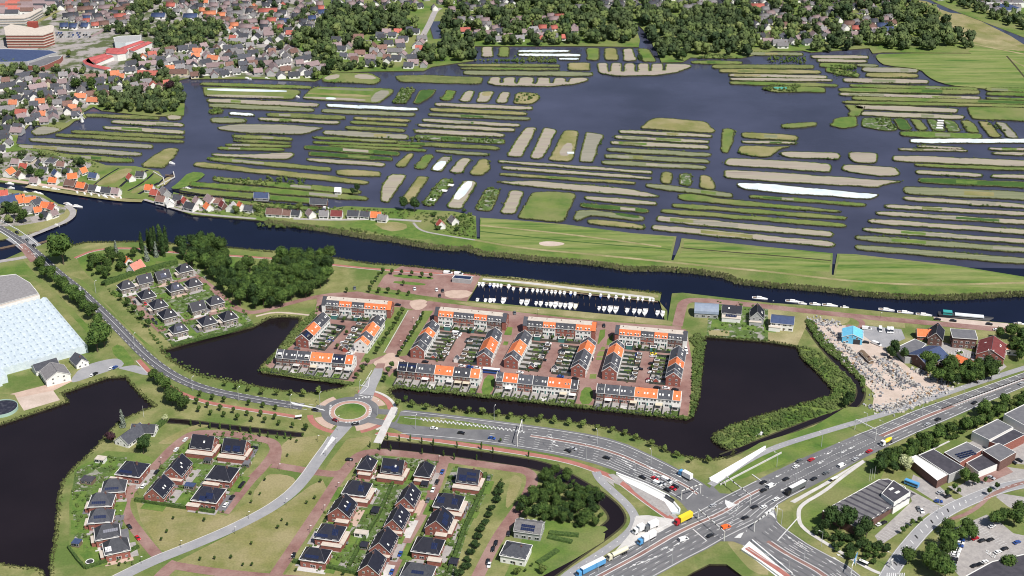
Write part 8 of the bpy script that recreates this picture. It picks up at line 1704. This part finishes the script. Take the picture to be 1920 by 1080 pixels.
for s, l in (("200,1750 300,1735", "wooden guide fence in the water north of the bridge"), ("260,1830 370,1800", "wooden guide fence in the water at the bridge's south side"), ("0,1860 140,1830", "wooden guide fence left under the bridge")): wall(s, 1.2, .3, WOOD, "guide_fence", l, "fence", z=-.8)
jet((5020,2395), (5030,2405), .5, "x", None) if False else None
jet((5000,2105-90), (5070,2022), 3, "small pale landing stage on the meadow's river bank", None, .1)
wall("4060,2145 4080,2146", .5, .3, WOOD, "bench", "low timber beam on the harbour spit", "bench") if False else None
for s, l in (("980,2930 1010,2945", "x"),): pass
# cycle path railings, playground trampoline
t = thing("trampoline", "round dark trampoline with pale rim in the lowest lake-side garden", "trampoline", U(675, 4220)); mb = MB(); vs = [(math.cos(k*math.pi/8)*1.9, math.sin(k*math.pi/8)*1.9, .8) for k in range(16)]; mb.add(vs, [tuple(range(16))]); mb.build("mat", DMET, parent=t)
mb = MB()
for k in range(16):
    a0, a1 = k*math.pi/8, (k+1)*math.pi/8; mb.hexa([(math.cos(a)*r_, math.sin(a)*r_, .78) for a, r_ in ((a0,1.8),(a0,2.2),(a1,2.2),(a1,1.8))], [(math.cos(a)*r_, math.sin(a)*r_, .9) for a, r_ in ((a0,1.8),(a0,2.2),(a1,2.2),(a1,1.8))])
mb.build("rim", TRIM, parent=t)
# lock at the quay end
for s, l in (("1150,1290 1225,1335 1235,1385", "left stone wall of the small lock"), ("1300,1290 1310,1330 1180,1400", "right stone wall of the small lock")): wall(s, .6, .8, CONC, "lock_wall", l, "wall")
wall("1240,1315 1310,1320", 1.4, .5, WOOD, "lock_gate", "dark timber gate across the small lock", "gate", z=-.6)
# garden covers on the islands
for q, L, W, m, l in (((4280,1150),6,4,FLEECE,"white sheet frame on the yellow-edged tall island"), ((5805,925+300),0,0,None,None)):
    if m: p = U(*q); tag(MB().box(-L/2,-W/2,0,L/2,W/2,.8).build("crop_cover", m, loc=(p.x, p.y, 0)), l, "crop cover")
for i, (x, y) in enumerate(((2660,1330),) ): pass
for q, c, l in (((3470,1360+30),TRIM,"upper white plot cover on the allotment island"), ((3420,1372+60),TRIM,"middle white plot cover on the allotment island"), ((3335,1500),TRIM,"lower pale plot cover on the allotment island")): 
    p = U(q[0] - 90, q[1], 0); tag(MB().box(-2.5,-2,0,2.5,2,.5).build("crop_cover", c, loc=(p.x, p.y, 0), rz=-.3), l, "crop cover", "plot covers on the allotment island")
for i in range(4):
    p = U(7055 - 3*i, 908 + i*18); tag(MB().box(-3,-1.4,0,3,1.4,.7).build("cold_frame", TRIM, loc=(p.x, p.y, 0), rz=-.1), "white cold frame in a stack of four on a small garden island", "cold frame", "cold frames on the small garden island")
for q, l in (((5850,665),"turquoise polytunnel on the reedy island at the lake's right"),):
    p = U(*q); tag(MB().hexa([(-6.5,-1.8,0),(6.5,-1.8,0),(6.5,1.8,0),(-6.5,1.8,0)], [(-6.5,-.8,1.6),(6.5,-.8,1.6),(6.5,.8,1.6),(-6.5,.8,1.6)]).build("polytunnel", mat("tunnel_teal", (.08,.30,.24)), loc=(p.x, p.y, 0)), l, "polytunnel")
# bushes on the garden islands
bs = []
for s, n in (("3010,660 3120,660 3040,775 2940,775", 60), ("3320,1335 3412,1350 3235,1547 3158,1530", 30), ("3640,1410 3755,1420 3680,1587 3560,1572", 40), ("6220,490 6420,500 6420,580 6240,570", 90), ("5800,630 6000,640 5990,690 5720,680", 60), ("6560,880 6690,890 6720,970 6600,960", 40), ("2690,1030 3780,1040 3780,1078 3130,1060", 50), ("1600,1330 2000,1350 2000,1390 1560,1360", 40), ("1990,1325 2300,1345 2300,1390 1980,1380", 40), ("3840,425 4180,440 4180,470 3840,465", 90), ("5760,420 6050,425 6040,475 5760,470", 80), ("5340,400 5560,440 5200,440", 60), ("3560,450 4170,455 4170,462 3560,460", 60), ("1560,810 1670,820 1660,860 1580,850", 20), ("7070,895 7500,910 7560,1000 7110,985", 12), ("3878,695 4020,700 4050,735 3870,770", 26), ("3550,1600 3570,1790 3300,1740 3220,1650", 90), ("1930,1700 2700,1740 3200,1840 3200,1830 2700,1720 1930,1680", 90)):
    bs += fill(s, n, .2, .8, .7, 2.0)
link_mass(mass("island_bushes", bs, 'round', 3, .24, 30, LEAFM, 1, 1, .9), "bushes and tall weeds on the garden islands and the meadow edge", "bushes")
# shrubs that have grown up on some of the strip islands
sh = []
for e in ISLE_EDGES:
    if R.random() < .4:
        c0 = R.randrange(len(e))
        for k in range(R.randint(2, 14)):
            p = e[(c0 + k) % len(e)]; sh.append((p.x + R.uniform(-1, 1), p.y + R.uniform(-1, 1), .2, R.uniform(.5, 1.5)))
    for k in range(len(e) // 14):
        p = R.choice(e); sh.append((p.x + R.uniform(-2, 2), p.y + R.uniform(-2, 2), .1, R.uniform(.4, .9)))
link_mass(mass("island_shrubs", sh, 'round', 3, .26, 26, LEAFM, 1, 1, .9), "low shrubs scattered along the edges of the strip islands", "shrubs")
# ---- stone merchant's rows: pallets of slabs and blocks
SM = []
for k in range(6):
    r = random.Random(k); mb = MB(); mb.box(-.7,-.55,0,.7,.55,.15)
    for j in range(r.randint(3, 6)): x = -.6 + j*.22; mb.hexa([(x,-.5,.15),(x+.14,-.5,.15),(x+.14,.5,.15),(x,.5,.15)], [(x+.12,-.5,.7+r.random()*.8),(x+.26,-.5,.7+r.random()*.8),(x+.26,.5,1+r.random()*.4),(x+.12,.5,1+r.random()*.4)])
    SM.append(mb.mesh("stone_pallet", [STONE, mat("stone_pale", (.46,.43,.39), (.60,.56,.51), .6), mat("stone_dark", (.10,.10,.12), (.2,.2,.22), .6), mat("stone_ochre", (.42,.28,.17), (.52,.36,.24), .6)][k % 4]))
npal = 0
for s, lab in (("6215,2470 6280,2530 6340,2590 6420,2680 6470,2740", "leftmost row"), ("6370,2640 6450,2700 6520,2760 6600,2830 6680,2910", "second row"), ("6440,2700 6530,2780 6610,2850 6680,2910", "second row, front line"), ("6560,2680 6640,2760 6710,2840 6780,2920", "third row"), ("6600,2720 6680,2780 6780,2860 6860,2900", "fourth row"), ("6640,2690 6720,2740 6830,2840 6870,2900", "fifth row"),
               ("6110,2420 6150,2480 6200,2560 6300,2650 6400,2740 6500,2830 6560,2880", "row along the ditch hedge"), ("6120,2410 6200,2420 6260,2430", "upper corner"), ("6700,3060 6800,3020 6900,2980 7000,2940 7100,2910", "lower boundary row"), ("6680,3080 6790,3040 6900,3000 6980,2960", "lower boundary row, outer line"), ("6540,3050 6600,3070 6660,3080", "lower left heap"), ("6850,2770 6940,2810 7040,2850 7090,2870", "right side row")):
    L_ = resample(line(s, 0), 2.6)
    for p in L_:
        if npal >= 290: break
        o = bpy.data.objects.new("stone_pallet", R.choice(SM)); COL.objects.link(o); o.location = (p.x + R.uniform(-.7, .7), p.y + R.uniform(-.7, .7), .05); o.rotation_euler = (0, 0, R.uniform(0, 3.1)); o.scale = (1.2, 1.2, 1.2)
        tag(o, "pallet of stone slabs in the stone yard, %s" % lab, "stone pallet", "pallets of stone in the yard, " + lab); npal += 1
rub = MB()
for s, wd_, n_ in (("6215,2470 6340,2590 6470,2740 6560,2790", 2.2, 130), ("6370,2640 6520,2760 6680,2910", 3, 190), ("6560,2680 6710,2840 6780,2920", 3, 160), ("6620,2700 6780,2840 6870,2900", 4, 220), ("6110,2420 6200,2560 6400,2740 6560,2880 6580,2990", 3.5, 330), ("6690,3065 6800,3022 6900,2982 7000,2942 7110,2905", 6, 480), ("6530,3050 6600,3075 6700,3075", 4, 160), ("6100,2410 6200,2420 6270,2435", 5, 160), ("6850,2770 6940,2810 7090,2870", 3, 150)):
    L_ = resample(line(s, 1), .5)
    for _ in range(int(n_ * .7)):
        p = R.choice(L_); x = p.x + R.gauss(0, wd_ * .6); y = p.y + R.gauss(0, wd_ * .6); a = R.uniform(.25, .8); b = R.uniform(.2, .7); h = R.uniform(.2, 1.1); rub.box(x - a, y - b, 0, x + a, y + b, h, R.choice((0, 0, 0, 1, 1, 2)))
o = rub.build("stone_heaps", mat("stone_pale", (.5, .5, .5)), mat("stone_grey", (.28, .29, .31), (.4, .4, .42), .6), mat("stone_dark", (.1, .1, .1))); stuff(o); tag(o, "loose pale and grey blocks of stone heaped between the pallets of the yard", "stone")
bhouse("stone_shelter", "long low timber shelter between two rows of stone", "shed", (6500,2690-20), 2, (60,62), 14, 3, 2, 2.8, 'gable', WOOD, WOOD, far=True)
# ---- past the 300 that show largest, the rest of a kind is one mass
def fold(name, mass_name, label, cat, keep=298):
    L_ = [o for o in THINGS if o.name.split('.')[0] == name]
    def size(o):
        hz = max((c.dimensions.z for c in kids(o)), default=4) * o.scale.z
        x, y = IM(o.location.x, o.location.y); inside = -20 < x < 1940 and -20 < y < 1110
        return hz / math.hypot(o.location.y, H) if inside else 0
    L_.sort(key=size, reverse=True); rest = L_[keep:]
    if not rest: return
    acc = {}
    for o in rest:
        M0 = Matrix.LocRotScale(o.location, o.rotation_euler, o.scale)
        for c in kids(o) + [g for c_ in kids(o) for g in kids(c_)]:
            M1 = Matrix.LocRotScale(c.location, c.rotation_euler, c.scale)
            if c.parent is not o: M1 = Matrix.LocRotScale(c.parent.location, c.parent.rotation_euler, c.parent.scale) @ M1
            Mx = np.array(M0 @ M1); me = c.data; n = len(me.vertices); co = np.empty(n * 3, np.float32); me.vertices.foreach_get("co", co); co = co.reshape(-1, 3) @ Mx[:3, :3].T + Mx[:3, 3]
            acc.setdefault(len(acc) if False else 0, []).append((co, me))
    V = []; LI = []; LS = []; MI = []; ms = []; o_ = 0; lo_ = 0; cache = {}
    for co, me in acc[0]:
        if me.name not in cache:
            a = np.empty(len(me.loops), np.int32); me.loops.foreach_get("vertex_index", a); b = np.empty(len(me.polygons), np.int32); me.polygons.foreach_get("loop_start", b)
            c = np.zeros(len(me.polygons), np.int32); me.polygons.foreach_get("material_index", c); mm = [(m or BARK) for m in me.materials] or [BARK]
            for m in mm:
                if m not in ms: ms.append(m)
            cache[me.name] = (a, b, np.array([ms.index(m) for m in mm], np.int32)[c])
        a, b, c = cache[me.name]; V.append(co); LI.append(a + o_); LS.append(b + lo_); MI.append(c); o_ += len(co); lo_ += len(a)
    V = np.vstack(V).astype(np.float32); LI = np.concatenate(LI); LS = np.concatenate(LS); MI = np.concatenate(MI)
    me = bpy.data.meshes.new(mass_name); me.vertices.add(len(V)); me.vertices.foreach_set("co", V.ravel()); me.loops.add(len(LI)); me.loops.foreach_set("vertex_index", LI)
    me.polygons.add(len(LS)); me.polygons.foreach_set("loop_start", LS)
    for m in ms: me.materials.append(m)
    me.polygons.foreach_set("material_index", MI); me.update(calc_edges=True)
    ob = bpy.data.objects.new(mass_name, me); COL.objects.link(ob); stuff(ob)
    dead = []; rs = set(id(o) for o in rest); THINGS[:] = [o for o in THINGS if id(o) not in rs]
    for o in rest:
        dead += [o] + kids(o) + [g for c in kids(o) for g in kids(c)]
    bpy.data.batch_remove(dead)
    tag(ob, label, cat)
bpy.context.view_layer.update()
fold("tree", "tree_mass", "smaller trees, saplings and park trees scattered over the whole scene", "trees")
fold("town_house", "town_houses", "the many small houses of the far town beyond the lake", "houses")
# ================================================================== labels made to single each thing out
def ordn(n): return "%d%s" % (n, "th" if 10 <= n % 100 <= 20 else {1: "st", 2: "nd", 3: "rd"}.get(n % 10, "th"))
by = {}
for o in THINGS: by.setdefault(o['label'], []).append(o)
for lab, os_ in by.items():
    if len(os_) < 2: continue
    hs = sorted(os_, key=lambda o: IM(o.location.x, o.location.y)[0])
    for i, o in enumerate(hs):
        w_ = ("leftmost" if i == 0 else "rightmost" if i == len(hs) - 1 else ordn(i + 1) + " from left")
        if len(hs) > 2 and "terrace" not in lab: o['label'] = lab + ", " + w_
        else: o['label'] = lab + ", " + w_
        if 'group' not in o: o['group'] = lab
long_ = [o for o in THINGS if len(o['label'].replace(',', ' ').split()) > 16]
print("things", len(THINGS), "objects", len(bpy.data.objects), "long labels", len(long_), sorted({o['label'].rsplit(',', 1)[0] for o in long_}))
